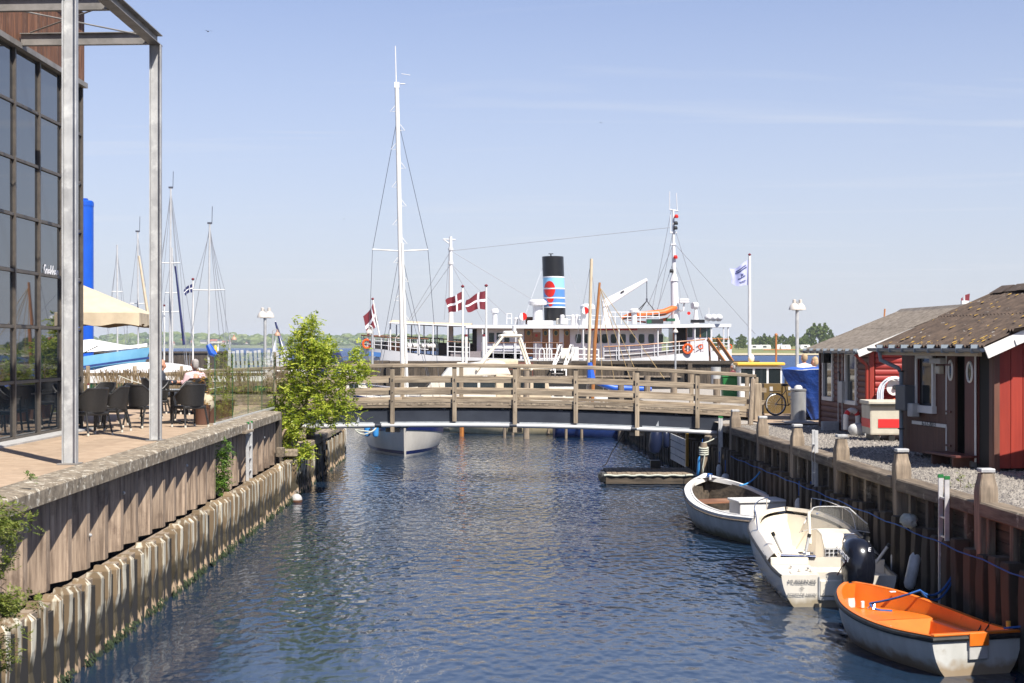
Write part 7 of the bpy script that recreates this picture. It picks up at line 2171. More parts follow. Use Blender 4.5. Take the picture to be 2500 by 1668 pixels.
# cradle that carries it
build(MB().box((0, 2, .1), (2.2, .3, .5)).box((0, 5.5, .1), (2.0, .3, .5)), 'cradle', M['dark_wood_x'], LBt)
# white overturned / covered boat
WC = thing('covered_boat', 'white hull lying beyond the fence, smooth rounded white cover', 'covered boat', (-15.6, 53.5, 2.0), -PI/2+.05)
rows = []
for i in range(21):
    t = i/20; w = 1.3*math.sin(min(1, .12+t*1.0)*PI)**.6; h = .25+.95*math.sin(min(1, .05+t*.98)*PI)**.8
    rows.append([(w*math.cos(a), t*7.0, .35+h*math.sin(a)**.8 if math.sin(a) > 0 else .35) for a in [PI*k/10 for k in range(11)]])
mb = MB().grid(rows); mb.add(rows[0], [tuple(range(11))]); mb.add(rows[-1], [tuple(range(11))])
build(mb, 'cover', M['white_paint'], WC, smooth=True, angle=60)
build(MB().box((0, 3.5, .15), (2.5, 6.6, .5)), 'hull', M['gel_white'], WC, bevel=.12, seg=2)
build(MB().box((0, 3.5, -.25), (2.2, 6.2, .4)), 'green_bottom', M['hull_green'], WC, bevel=.06)
# green and white hull right behind the fence
GH = thing('work_boat', 'long boat with white topsides and dark green bottom close behind the fence', 'boat', (-17.5, 49.5, 1.85), -PI/2)
rg = hull_rings(11.0, crv([(0, 1.1), (.5, 1.3), (.85, .9), (1, .1)]), crv([(0, 1.35), (1, 1.45)]), crv([(0, .0), (.5, -.3), (1, .2)]), rake=.3, n=16, m=6)
build(hull_mesh(rg), 'hull', M['hull_green'], GH, smooth=True)
for s in (-1, 1):
    build(MB().grid([[(s*(abs(r[-1][0])+.02), r[-1][1], r[-1][2]+.02), (s*(abs(r[-1][0])+.015), r[-1][1], r[-1][2]-.28)] for r in rg]), 'white_band', M['white_paint'], GH)
build(deck_mesh(rg, 0, 17, .1, 0), 'deck', M['white_paint'], GH)

# moored yachts with tall masts
def yacht(label, u, vtop, Y, u_top=None, spread=(), boom=None, stays=(), hullrot=0.3, tip=True, r=.065, lean=0, hull=True):
    base = P(u, 845, Y)
    t = thing('moored_yacht', label, 'sailing yacht', (base.x, Y, 0), hullrot, 'yachts moored on the left')
    if hull:
        rg_ = hull_rings(8.5, crv([(0, .9), (.4, 1.3), (.75, 1.0), (1, .05)]), crv([(0, .95), (.5, 1.0), (1, 1.3)]), crv([(0, 0), (.5, -.4), (1, 0)]), rake=.5, n=16, m=6)
        for r_ in rg_:
            for k in range(len(r_)): r_[k] = (r_[k][0], r_[k][1]-5.0, r_[k][2])
        build(hull_mesh(rg_), 'hull', M['gel_white'], t, smooth=True, angle=45)
        build(deck_mesh(rg_, 0, 17, .08, 0), 'deck', M['gel_cream'], t)
        build(MB().prism([(-3.2, .95), (-3.0, 1.45), (-.2, 1.4), (.8, 1.05)], -.65, .65, 'x'), 'cabin', M['gel_white'], t, bevel=.06)
    ut = u if u_top is None else u_top
    tp = P(ut, vtop, Y)-Vector((base.x, Y, 0))
    c, s = math.cos(-hullrot), math.sin(-hullrot)
    L_ = lambda p: (c*p[0]-s*p[1], s*p[0]+c*p[1], p[2])
    m_ = build(MB().tube([(0, 0, .9), L_(tp)], [r, r*.75], 8), 'mast', M['mast_grey'], t, smooth=True)
    for v, w in spread:
        f = (845+30-v)/(875-vtop); z = P(u, v, Y).z
        xx = tp.x*f
        build(MB().tube([L_((xx-w, 0, z+.03)), L_((xx, 0, z)), L_((xx+w, 0, z+.03))], .028, 5), 'spreader', M['mast_white'], m_)
        for sg in (-1, 1):
            build(MB().tube([L_((tp.x, 0, tp.z-.5)), L_((xx+sg*w, 0, z)), L_((sg*1.1, 0, 1.1))], .013, 4), 'shroud', M['wire'], m_)
    for (du, dv) in stays:
        q_ = P(u+du, dv, Y)-Vector((base.x, Y, 0))
        build(MB().tube([L_((tp.x, 0, tp.z-.2)), L_(q_)], .016, 4), 'stay', M['wire'], m_)
    if tip: build(MB().tube([L_((tp.x+.12, 0, tp.z)), L_((tp.x+.14, 0, tp.z+.9))], .016, 4).box(L_((tp.x, 0, tp.z)), (.25, .1, .1)), 'masthead', M['wire_dark'], m_)
    if boom:
        a, b_, mm = boom
        build(MB().tube([L_(P(*a, Y)-Vector((base.x, Y, 0))), L_(P((a[0]+b_[0])/2, (a[1]+b_[1])/2+6, Y)-Vector((base.x, Y, 0))), L_(P(*b_, Y)-Vector((base.x, Y, 0)))], [.14, .22, .12], 8), 'boom_cover', M[mm], t, smooth=True)
    return t
yacht('yacht with the tallest mast left of the blue-sailed one', 414, 458, 88, 417, ((643, .55), (762, .55)), None, ((-22, 660), (35, 840), (60, 845)))
yacht('yacht with wide spreaders and a bright blue sail cover', 508, 545, 84, 512, ((709, .85),), ((508, 842), (527, 868), 'tarp_bright'), ((-45, 845), (42, 845), (30, 845), (55, 845)))
yacht('yacht with slim mast seen just left of the second steel post', 338, 565, 95, 336, ((742, .5),), None, ((18, 700),))
yacht('yacht with mast left of the steel post, above the parasol', 287, 598, 100, 286, ((713, .35),), None, ((-25, 845), (20, 845)), tip=False)
yacht('yacht with bare mast close to the tallest one', 421, 605, 90, 420, ((716, .4),), None, ((35, 845),), tip=False)
t = thing('furled_boom', 'dark navy furled forestay leaning across the tall mast', 'sail', P(428, 650, 87), 0)
build(MB().tube([(0, 0, 0), tuple(P(449, 842, 87)-t.location)], [.05, .075], 6), 'furled_sail', M['canvas_navy'], t)
t = thing('furled_boom', 'pale furled sail leaning along the slim mast', 'sail', P(339, 625, 94), 0)
build(MB().tube([(0, 0, 0), tuple(P(366, 800, 94)-t.location)], [.07, .11], 6), 'furled_sail', M['canvas_cream'], t)
def pole(label, u, v0, v1, Y, r=.05):
    b_ = P(u, v1, Y); t = thing('short_pole', label, 'pole', b_, 0, 'white poles on the left')
    h = P(u, v0, Y).z-b_.z
    build(MB().tube([(0, 0, 0), (0, 0, h)], r, 8), 'pole', M['white_paint'], t, smooth=True)
    build(MB().lathe([(.06, 0), (.06, .1)], 8, (0, 0, h)), 'tip', M['flag_red'], t)
pole('white pole with red top left of the tall yacht masts', 401, 748, 880, 90)
fp = flagpole('white flagpole with small blue and white flag among the yachts', 471, 685, 880, 90, .55, .50, 2.2, .05, drop=.3)
for ch in [o for o in bpy.data.objects if o.parent == fp and o.name.startswith('flag')]:
    me = ch.data; me.materials[0] = M['canvas_navy']
# yellow oilskin figure-like sail bag on deck
YS = tag(build(MB().ball((0, 0, .5), .28, 12, 9, (.7, .6, 1.9)), 'sail_bag', M['roof_yellow'], smooth=True), 'yellow sail bag standing on the yacht beside the blue cover', 'bag')
YS.location = P(526, 868, 86); YS.scale = (.55, .55, .55)

# distant sailing boats on the fjord
for k, (u, vt, vb, Y, w) in enumerate([(534, 836, 852, 900, 7), (674, 822, 853, 420, 8), (700, 784, 868, 165, 6.5)]):
    t = thing('sailboat', ['tiny sailboat with white sail far out on the fjord', 'white-sailed boat out on the fjord left of the young tree', 'tall dark-edged sail leaning behind the young tree'][k], 'sailboat', (P(u, vb, Y).x, Y, 0), 0)
    h = P(u, vt, Y).z; s = h/9
    build(MB().prism([(-2.6*s, .3), (-2.2*s, .75*s), (2.6*s, .85*s), (2.2*s, .2)], -.7*s, .7*s, 'y'), 'hull', M['gel_white'], t)
    m_ = build(MB().tube([(0, 0, .5), ((0 if k < 2 else -1.2), 0, h)], .05*s+.02, 6), 'mast', M['mast_white'], t)
    tx = 0 if k < 2 else -1.2
    sail = [[(tx*(b/8)+(-.05-(1.9*s)*(1-b/8)*(a/4) if k < 2 else .05+(1.5*s)*(1-b/8)*(a/4)), .25*math.sin(a/4*PI), 1.1*s+(h-1.2*s)*b/8) for a in range(5)] for b in range(9)]
    build(MB().grid(sail), 'sail', M['sail_white'], t, smooth=True)
    if k == 2: build(MB().tube([(.05, -.05, 1.2), (tx+.02, -.05, h-.1)], .10, 6), 'sail_edge', M['canvas_navy'], t)
# birds
for k, (u, v, Y) in enumerate([(508, 77, 60), (1467, 300, 120), (840, 535, 130)]):
    t = thing('gull', 'dark gull gliding in the sky '+['above the left steel frame', 'right of the yacht mast, tiny speck', 'left of the yacht mast spreaders'][k], 'bird', P(u, v, Y), .6, 'gulls in the sky')
    mb = MB().ball((0, 0, 0), .07, 8, 6, (1, 2.6, .9))
    for s in (-1, 1):
        mb.grid([[(s*.04, .08, .02), (s*.28, .12, .12), (s*.55, -.05, .06)], [(s*.04, -.08, .02), (s*.26, -.02, .11), (s*.55, -.07, .06)]])
    mb.grid([[(-.04, -.16, 0), (.04, -.16, 0)], [(-.07, -.28, .01), (.07, -.28, .01)]])
    build(mb, 'body', M['box_grey'], t, smooth=True); t.scale = (.35,)*3

# ================================================================== TERRACE FURNITURE
def wicker_chair(label, loc, rz):
    """local: faces +y"""
    t = thing('wicker_chair', label, 'chair', loc, rz, 'black wicker chairs on the terrace')
    if WC0:
        for ch in [o for o in bpy.data.objects if o.parent == WC0[0]]:
            c = ch.copy(); COL.objects.link(c); c.parent = t
            for g in [o for o in bpy.data.objects if o.parent == ch]:
                d = g.copy(); COL.objects.link(d); d.parent = c
        return t
    WC0.append(t)
    build(MB().box((0, .0, .415), (.50, .48, .07)), 'seat', M['wicker'], t, bevel=.025, seg=2)
    # wrap-round back and arms
    outer = []; inner = []
    for j, zf in enumerate((0, .25, .5, .75, 1)):
        ro = []; ri = []
        for i in range(25):
            a = -1.9+3.8*i/24            # 0 = straight back
            arm = max(0, min(1, (abs(a)-.85)/.8))
            zt = .88-.22*arm**.8; zb = .44+.10*arm
            z = zb+(zt-zb)*zf
            rx, ry = .29+.035*zf, .27+.07*zf
            x = rx*math.sin(a); y_ = -ry*math.cos(a)*(1 if abs(a) < PI/2 else .9)
            ro.append((x, y_, z)); ri.append((x*.92, y_*.92, z))
        outer.append(ro); inner.append(ri)
    mb = MB().grid(outer).grid(inner).grid([outer[-1], inner[-1]]).grid([outer[0], inner[0]])
    mb.grid([[r[0] for r in outer], [r[0] for r in inner]]).grid([[r[-1] for r in outer], [r[-1] for r in inner]])
    build(mb, 'backrest', M['wicker'], t, smooth=True, angle=50)
    build(MB().tube([(p[0]*.97, p[1]*.97, p[2]+.006) for p in outer[-1]], .022, 7), 'top_roll', M['wicker'], t, smooth=True)
    for sx in (-1, 1):
        for y0_, y1_, zt in ((.21, .25, .64), (-.20, -.29, .46)):
            lg_ = build(MB().tube([(sx*.26, y0_, zt), (sx*.25, y0_, .40), (sx*.275, y1_, .045)], .021, 7), 'leg', M['wicker'], t, smooth=True)
            build(MB().lathe([(.024, 0), (.024, .05)], 8, (sx*.275, y1_, 0)), 'foot', M['chair_foot'], lg_)
    return t
WC0 = []
DZ = 2.40
wicker_chair('black wicker chair nearest the glass wall, back to the water', (-8.05, 29.9, DZ), .9)
wicker_chair('black wicker chair standing close behind the chair nearest the glass wall', (-7.95, 31.1, DZ), 1.5)
wicker_chair('black wicker chair seen side-on between the two steel posts', (-8.45, 33.3, DZ), 1.9)
wicker_chair('black wicker chair on the far side of the table by the glass wall', (-9.0, 34.2, DZ), 2.6)
wicker_chair('black wicker chair seen from behind left of the far steel post', (-7.72, 32.7, DZ), -.55)
wicker_chair('black wicker chair right of the far steel post by the flower pots', (-6.78, 32.9, DZ), .75)
wicker_chair('black wicker chair behind the table right of the far steel post', (-7.3, 35.6, DZ), 2.9)
wicker_chair('black wicker chair partly hidden by the far steel post', (-8.3, 36.4, DZ), 2.2)
wicker_chair('black wicker chair the woman in pink sits on', (-7.88, 38.9, DZ), .6)
wicker_chair('black wicker chair the grey-haired man sits on', (-8.98, 39.3, DZ), -1.2)
def table(label, loc, w, d, rz=0):
    t = thing('terrace_table', label, 'table', loc, rz, 'dark tables on the terrace')
    n = 28
    pts = [(w/2*math.copysign(abs(math.cos(a))**.5, math.cos(a)), d/2*math.copysign(abs(math.sin(a))**.5, math.sin(a))) for a in [2*PI*i/n for i in range(n)]]
    build(MB().prism(pts, .71, .745, 'z'), 'table_top', M['black_gloss'] if False else M['wicker'], t, bevel=.006)
    build(MB().prism([(x*.99, y_*.99) for x, y_ in pts], .7455, .7495, 'z'), 'glass_top', M['glass_dark'], t)
    build(MB().tube([(0, 0, .03), (0, 0, .71)], .045, 10), 'column', M['black_matte'], t, smooth=True)
    for k in range(4):
        a = PI/4+k*PI/2
        build(MB().bar((0, 0, .05), (.38*math.cos(a), .38*math.sin(a), .02), .05, .04), 'foot', M['black_matte'], t)
    return t
table('dark table by the glass wall with a small candle', (-8.55, 32.2, DZ), 1.0, .9)
table('dark table behind the far steel post', (-7.45, 34.3, DZ), 1.5, .95)
table('dark table between the two seated guests', (-8.35, 39.9, DZ), 1.3, .9)
CD = thing('table_candle', 'thin white candle with red tip on the table by the glass wall', 'candle', (-8.75, 32.3, DZ+.75), 0)
build(MB().tube([(0, 0, 0), (0, 0, .14)], .02, 8), 'wax', M['flag_white'], CD); build(MB().tube([(0, 0, .14), (0, 0, .18)], .02, 8), 'tip', M['flag_red'], CD)
SK = tag(build(MB().ball((0, 0, 0), .18, 14, 10, (1, .8, 1.2)), 'sheepskin', M['canvas_cream'], smooth=True), 'cream sheepskin hanging over a chair beside the flower pot', 'sheepskin')
for v in SK.data.vertices: v.co += mnoise.noise_vector(v.co*14)*.05
SK.location = P(502, 985, 34.3)

# parasol
PS = thing('parasol', 'large square cream parasol with hanging valance behind the building corner', 'parasol', (-10.2, 35.4, DZ), 0)
ph = 1.95; zc_, ze, zv = 3.28, 2.42, 2.16
rotp = .12
cs, sn = math.cos(rotp), math.sin(rotp)
def pr_(x, y_, z): return (cs*x-sn*y_, sn*x+cs*y_, z)
cor = [(-ph, -ph), (ph, -ph), (ph, ph), (-ph, ph)]
for k in range(4):
    (x0, y0_), (x1, y1_) = cor[k], cor[(k+1) % 4]
    rows = []
    for f in (0.04, .35, .7, 1):
        rows.append([pr_((x0+(x1-x0)*i/10)*f, (y0_+(y1_-y0_)*i/10)*f, zc_+(ze-zc_)*f-.06*math.sin(f*PI)*(1-abs(2*i/10-1))) for i in range(11)])
    build(MB().grid(rows), 'canopy_panel', M['canvas_cream'], PS, smooth=True)
    val = [[pr_(x0+(x1-x0)*i/24, y0_+(y1_-y0_)*i/24, ze) for i in range(25)]]
    val.append([pr_((x0+(x1-x0)*i/24)*(1+.02*math.sin(i*1.7)), (y0_+(y1_-y0_)*i/24)*(1+.02*math.sin(i*1.7)), zv-.03*math.sin(i*1.1)) for i in range(25)])
    build(MB().grid(val), 'valance', M['canvas_cream'], PS, smooth=True)
    build(MB().tube([pr_(0, 0, zc_-.12), pr_(x0*.98, y0_*.98, ze-.03)], .018, 6), 'rib', M['galv_dark'], PS)
    build(MB().tube([pr_(0, 0, 2.0), pr_(x0*.55, y0_*.55, 2.78)], .014, 6), 'strut', M['galv_dark'], PS)
build(MB().tube([(0, 0, 0), (0, 0, zc_)], .035, 10), 'pole', M['galv'], PS, smooth=True)
build(MB().box((0, 0, .04), (.8, .8, .08)), 'base', M['kerb_grey'], PS, bevel=.01)

# woven reed fence at the far side of the terrace
RF = thing('reed_fence', 'ragged brown reed fence with timber base along the far terrace edge', 'fence', (-10.2, 45.2, DZ), 0)
for k in range(6):
    build(MB().box((0, 0, .55), (.10, .10, 1.15)), 'post', M['grey_wood_z'], RF, loc=(-3.4+k*1.35, 0, 0), bevel=.01)
build(MB().box((0, .02, .12), (8.2, .12, .30)), 'base_timber', M['quay_wood_x'], RF, bevel=.015)
build(MB().box((0, .03, .36), (8.2, .06, .10)), 'mid_rail', M['dark_wood_x'], RF)
build(MB().box((0, .03, .88), (8.2, .06, .09)), 'top_rail', M['grey_wood_x'], RF)
mb = MB(); r8 = random.Random(31)
for k in range(900):
    x = -4.0+8.0*r8.random()
    gap = mnoise.noise(Vector((x*1.9, 0, 4)))
    if gap < -.18 and r8.random() < .7: continue
    h = .86+.2*r8.random()+.1*mnoise.noise(Vector((x*3, 1, 1)))
    dx = r8.gauss(-.05, .07)
    mb.tube([(x, -.05+r8.uniform(-.04, .04), .38), (x+dx*.5, -.06, .7), (x+dx*1.3, -.05+r8.uniform(-.04, .04), h)], .008, 4)
tag(build(mb, 'reeds', M['reed'], RF), kind='stuff')
rope('fence_rope', 'pale rope sagging along the reed fence', sag((-11.3, 44.9, 3.25), (-8.2, 44.8, 2.95), .25), .014, M['rope_light'])

# glass wind screen along the coping
GS = thing('glass_screen', 'frameless glass wind screen along the terrace edge in front of potted shrubs', 'glass screen', (-6.38, 33.6, DZ), .012)
for k in range(4):
    build(MB().box((0, 1.13+k*2.27, .78), (.014, 2.24, 1.5)), 'pane', M['glass_screen'], GS)
build(MB().box((0, 4.5, .02), (.05, 9.1, .05)), 'base_channel', M['alu'], GS)
for k in range(5): build(MB().box((0, .0+k*2.27, .78), (.016, .010, 1.5)), 'edge_trim', M['hull_green'], GS)
build(MB().box((.0, 9.2, .76), (.07, .09, 1.55)), 'end_post', M['grey_wood_z'], GS, bevel=.01)

# ================================================================== PEOPLE
def person(name, label, loc, rz, bits, cloth, hair, cat='person', legs=None):
    """bits: list of (p, q, r0, r1) capsules for skin; cloth: (capsules, material); one continuous body each, remeshed"""
    def blob(caps, vox):
        mb = MB()
        for p, q, r0, r1 in caps:
            p = Vector(p); q = Vector(q); n = 6
            pts = [p.lerp(q, i/n) for i in range(n+1)]; rs = [r0+(r1-r0)*i/n for i in range(n+1)]
            d = (q-p).normalized() if (q-p).length > 1e-5 else Vector((0, 0, 1))
            pts = [p-d*r0*.86, p-d*r0*.5]+pts+[q+d*r1*.5, q+d*r1*.86]; rs = [r0*.5, r0*.866]+rs+[r1*.866, r1*.5]
            mb.tube(pts, rs, 12)
        return mb
    b = build(blob(bits, .02), name, M['skin'], smooth=True, angle=180)
    md = b.modifiers.new('remesh', 'REMESH'); md.mode = 'VOXEL'; md.voxel_size = .016; md.use_smooth_shade = True
    b.location = loc; b.rotation_euler = (0, 0, rz)
    tag(b, label, cat)
    for nm, caps, m_ in cloth:
        c = build(blob(caps, .02), nm, M[m_], b, smooth=True, angle=180)
        md = c.modifiers.new('remesh', 'REMESH'); md.mode = 'VOXEL'; md.voxel_size = .02; md.use_smooth_shade = True
    if hair:
        caps, m_ = hair
        c = build(blob(caps, .02), 'hair', M[m_], b, smooth=True, angle=180)
        md = c.modifiers.new('remesh', 'REMESH'); md.mode = 'VOXEL'; md.voxel_size = .014; md.use_smooth_shade = True
    return b
# local frame: faces +y, seat height .46, floor 0
def head(y=0, z=1.22):
    return [((0, y-.01, z-.01), (0, y-.015, z+.05), .088, .092), ((0, y+.02, z-.08), (0, y+.035, z-.03), .055, .07), ((0, y+.085, z-.035), (0, y+.105, z-.04), .016, .018), ((0, y-.02, z-.22), (0, y-.01, z-.08), .055, .05),
            ((-.088, y-.01, z-.02), (-.092, y-.015, z+.01), .018, .02), ((.088, y-.01, z-.02), (.092, y-.015, z+.01), .018, .02), ((-.032, y+.075, z+.01), (-.03, y+.076, z+.01), .016, .016), ((.032, y+.075, z+.01), (.03, y+.076, z+.01), .016, .016),
            ((-.02, y+.082, z-.075), (.02, y+.082, z-.075), .014, .014)]
def hand(p, d=(0, 1, 0)):
    p = Vector(p); out = [(tuple(p), tuple(p+Vector((0, .06, -.005))), .036, .038)]
    for k in range(4):
        q_ = p+Vector((-.033+.022*k, .075, 0)); out.append((tuple(q_), tuple(q_+Vector((0, .055+.012*(k in (1, 2)), -.022))), .0125, .010))
    out.append((tuple(p+Vector((.035, .02, 0))), tuple(p+Vector((.062, .075, -.008))), .014, .011))
    return out
def seated(name, label, loc, rz, top_m, hair_m, bottom='navy_cloth', hair_caps=None, lean=.1, collar=None):
    sh = .98; ly = lean
    skin_ = head(ly+.03, 1.24)+hand((-.17, .52, .80))+hand((.12, .55, .80))+[((-.24, .32, .80), (-.17, .52, .80), .04, .032), ((.24, .32, .80), (.12, .55, .80), .04, .032), ((0, 0, .9), (0, ly, 1.0), .09, .07), ((-.10, .45, .10), (-.10, .42, .06), .05, .05), ((.10, .45, .10), (.10, .42, .06), .05, .05)]
    top = [((0, -.02, .50), (0, ly*.5, .74), .165, .155), ((-.09, ly*.7, .76), (-.11, ly, .97), .125, .10), ((.09, ly*.7, .76), (.11, ly, .97), .125, .10), ((-.11, ly, .99), (.11, ly, .99), .085, .085),
           ((-.19, ly, .98), (-.27, .12, .76), .078, .062), ((.19, ly, .98), (.27, .12, .76), .078, .062), ((-.27, .12, .76), (-.22, .40, .81), .060, .050), ((.27, .12, .76), (.20, .42, .81), .060, .050), ((0, ly, 1.0), (0, ly+.01, 1.06), .085, .07)]
    leg_ = [((0, 0, .46), (0, .02, .52), .17, .16), ((-.10, .02, .50), (-.12, .45, .50), .095, .075), ((.10, .02, .50), (.12, .45, .50), .095, .075), ((-.12, .46, .49), (-.11, .42, .08), .068, .05), ((.12, .46, .49), (.11, .42, .08), .068, .05)]
    shoes = [((-.11, .40, .05), (-.11, .58, .04), .05, .045), ((.11, .40, .05), (.11, .58, .04), .05, .045)]
    hc = hair_caps or [((0, ly-.005, 1.27), (0, ly-.03, 1.30), .094, .092), ((0, ly-.055, 1.20), (0, ly-.05, 1.26), .075, .08)]
    return person(name, label, loc, rz, skin_, [('top', top, top_m), ('trousers', leg_, bottom), ('shoes', shoes, 'black_matte')], (hc, hair_m))
seated('person', 'seated person with short grey hair and pink jacket, back turned, on the terrace', (-7.86, 38.95, DZ-.01), .55, 'pink_cloth', 'grey_hair')
seated('person', 'seated person with grey hair and dark pullover facing right, beside the steel post', (-8.92, 39.3, DZ-.01), -1.15, 'navy_cloth', 'grey_hair', hair_caps=[((0, .08, 1.30), (0, .06, 1.31), .082, .085), ((0, .045, 1.22), (0, .05, 1.27), .078, .08)])
def standing(name, label, loc, rz, top_m, hair_m, bottom, bald=False, scale=1.0):
    skin_ = head(.02, 1.60)+hand((-.27, .06, .80))+hand((.27, .06, .80))+[((-.26, .03, 1.08), (-.27, .07, .82), .04, .032), ((.26, .03, 1.08), (.27, .07, .82), .04, .032), ((0, 0, 1.3), (0, 0, 1.45), .08, .06)]
    top = [((0, 0, .94), (0, 0, 1.15), .155, .155), ((-.09, 0, 1.16), (-.11, 0, 1.33), .125, .10), ((.09, 0, 1.16), (.11, 0, 1.33), .125, .10), ((-.12, 0, 1.36), (.12, 0, 1.36), .085, .085), ((-.19, 0, 1.35), (-.26, .01, 1.10), .078, .062), ((.19, 0, 1.35), (.26, .01, 1.10), .078, .062), ((-.26, .01, 1.10), (-.27, .05, .90), .06, .05), ((.26, .01, 1.10), (.27, .05, .90), .06, .05), ((0, 0, 1.38), (0, .005, 1.43), .085, .07)]
    leg_ = [((0, 0, .86), (0, 0, .95), .16, .155), ((-.09, 0, .85), (-.10, .01, .48), .095, .07), ((.09, 0, .85), (.10, .01, .48), .095, .07), ((-.10, .01, .48), (-.10, -.01, .08), .068, .05), ((.10, .01, .48), (.10, -.01, .08), .068, .05)]
    shoes = [((-.10, -.02, .05), (-.11, .16, .04), .05, .045), ((.10, -.02, .05), (.11, .16, .04), .05, .045)]
    hc = [((0, -.02, 1.60), (0, -.03, 1.66), .09, .085)] if bald else [((0, 0, 1.66), (0, -.02, 1.68), .094, .09), ((0, -.04, 1.57), (0, -.035, 1.62), .08, .085)]
    o = person(name, label, loc, rz, skin_, [('top', top, top_m), ('trousers', leg_, bottom), ('shoes', shoes, 'black_matte')], (hc, hair_m))
    o.scale = (scale,)*3
    return o
# two people standing by the water on the right, seen from behind
standing('person', 'balding person in white shirt seen from behind beyond the blue tarpaulin', (9.10, 48.7, 2.02), .35, 'white_cloth', 'tan_hair', 'box_grey', True, 1.06)
standing('person', 'fair-haired person in white seen from behind, right of the balding one', (9.46, 48.9, 1.94), .9, 'white_cloth', 'tan_hair', 'box_grey', False, 1.04)
standing('person', 'person in maroon jacket standing on the quay left of the yellow wheelhouse', (P(1789, 0, 66).x, 66, 1.62), 1.0, 'maroon_cloth', 'grey_hair', 'box_grey')
standing('person', 'dark-haired person behind the yellow wheelhouse roof, only the head showing', (P(1811, 0, 69).x, 69, 1.55), -.2, 'navy_cloth', 'brown_hair', 'box_grey')

# ================================================================== PLANTS
def leaf_cluster(mb, c, rr_, n, size, drop=.3, long=2.2):
    """pinnate sprays: leaflets along a drooping midrib"""
    for k in range(n):
        d = Vector((rr_.gauss(0, 1), rr_.gauss(0, 1), rr_.gauss(.25, .8))).normalized()
        L = size*rr_.uniform(.7, 1.3)*long
        side = d.cross(Vector((0, 0, 1)))
        if side.length < .05: side = Vector((1, 0, 0))
        side.normalize(); o = Vector(c)+Vector((rr_.gauss(0, size), rr_.gauss(0, size), rr_.gauss(0, size)))
        up_ = side.cross(d)
        for i in range(4):
            q_ = o+d*L*(i+.4)/4+Vector((0, 0, -drop*L*((i+.4)/4)**2))
            for sg in (-1, 1):
                tipv = q_+side*sg*size*rr_.uniform(.8, 1.15)+d*size*.45+Vector((0, 0, -size*.22))
                mid_ = (q_+tipv)/2; wv = (d*.5+up_*rr_.uniform(-.4, .4)).normalized()*size*.26
                mb.add([q_, mid_+wv, tipv, mid_-wv], [(0, 1, 2, 3)])
        q_ = o+d*L+Vector((0, 0, -drop*L)); tipv = q_+d*size
        mb.add([q_, (q_+tipv)/2+side*size*.26, tipv, (q_+tipv)/2-side*size*.26], [(0, 1, 2, 3)])
def plant(name, label, cat, base, stems, blobs, m, seed, size, dens, trunk_m='bark', trunk_r=.05, group=None):
    r9 = random.Random(seed)
    t = thing(name, label, cat, base, 0, group)
    b0_ = Vector(base); mbt = MB()
    for pts, r0 in stems:
        pts = [Vector(p)-b0_ for p in pts]
        mbt.tube(pts, [r0*(1-.75*i/(len(pts)-1)) for i in range(len(pts))], 7)
    build(mbt, 'trunk', M[trunk_m], t, smooth=True)
    mb = MB()
    for (c, r_, f) in blobs:
        c = Vector(c)-b0_; n = int(dens*f)
        for k in range(n):
            v = Vector((r9.gauss(0, 1), r9.gauss(0, 1), r9.gauss(0, 1))).normalized()*(r9.random()**.45)
            p = c+Vector((v.x*r_[0], v.y*r_[1], v.z*r_[2]))
            leaf_cluster(mb, p, r9, 3, size)
    build(mb, 'crown', M[m], t)
    return t
TY = 42.6
bx_ = lambda u, v, dy=0: P(u, v, TY+dy)
stems = [([bx_(662, 1125), bx_(690, 1095, .1), bx_(722, 1050, .2), bx_(745, 1000, .2), bx_(757, 930, .2), bx_(760, 850, .2), bx_(761, 780, .2)], .075),
         ([bx_(722, 1050, .2), bx_(780, 1000, .1), bx_(830, 950, 0), bx_(880, 915, 0)], .035), ([bx_(745, 1000, .2), bx_(715, 930, .3), bx_(700, 870, .3)], .03),
         ([bx_(757, 930, .2), bx_(800, 880, .2), bx_(850, 870, .2)], .028), ([bx_(690, 1095, .1), bx_(730, 1105, 0), bx_(755, 1100, 0)], .02), ([bx_(757, 930, .2), bx_(740, 860, -.1), bx_(735, 820, -.2)], .022)]
s_ = TY/F
blobs = []
for (u, v, ru, rv, f, dy) in [(762, 796, 17, 27, .45, .2), (735, 805, 12, 18, .22, -.1), (752, 845, 42, 36, 1.1, .2), (715, 868, 30, 40, .75, .1), (748, 905, 55, 42, 1.5, .3), (790, 880, 30, 40, .8, .2), (805, 850, 18, 22, .3, .2),
                           (710, 960, 42, 45, 1.2, .2), (775, 955, 55, 40, 1.4, .2), (838, 925, 40, 34, .9, 0), (880, 905, 28, 26, .5, 0), (872, 868, 20, 15, .28, .2), (728, 1025, 45, 35, 1.0, .1), (790, 1010, 48, 34, 1.0, 0), (845, 985, 36, 28, .55, 0), (850, 1015, 28, 14, .2, 0),
                           (712, 1058, 30, 18, .4, 0), (700, 1108, 22, 18, .35, -.2), (725, 1115, 14, 12, .2, -.2), (748, 1105, 20, 16, .35, -.1), (690, 1040, 22, 20, .3, 0), (675, 1000, 18, 26, .3, .2)]:
    blobs.append((bx_(u, v, dy), (ru*s_, max(.35, ru*s_*.9), rv*s_), f))
plant('ash_sapling', 'bushy young ash tree with yellow-green leaves growing from the quay wall', 'tree', bx_(662, 1125), stems, blobs, 'leaf_ash', 3, .085, 64)
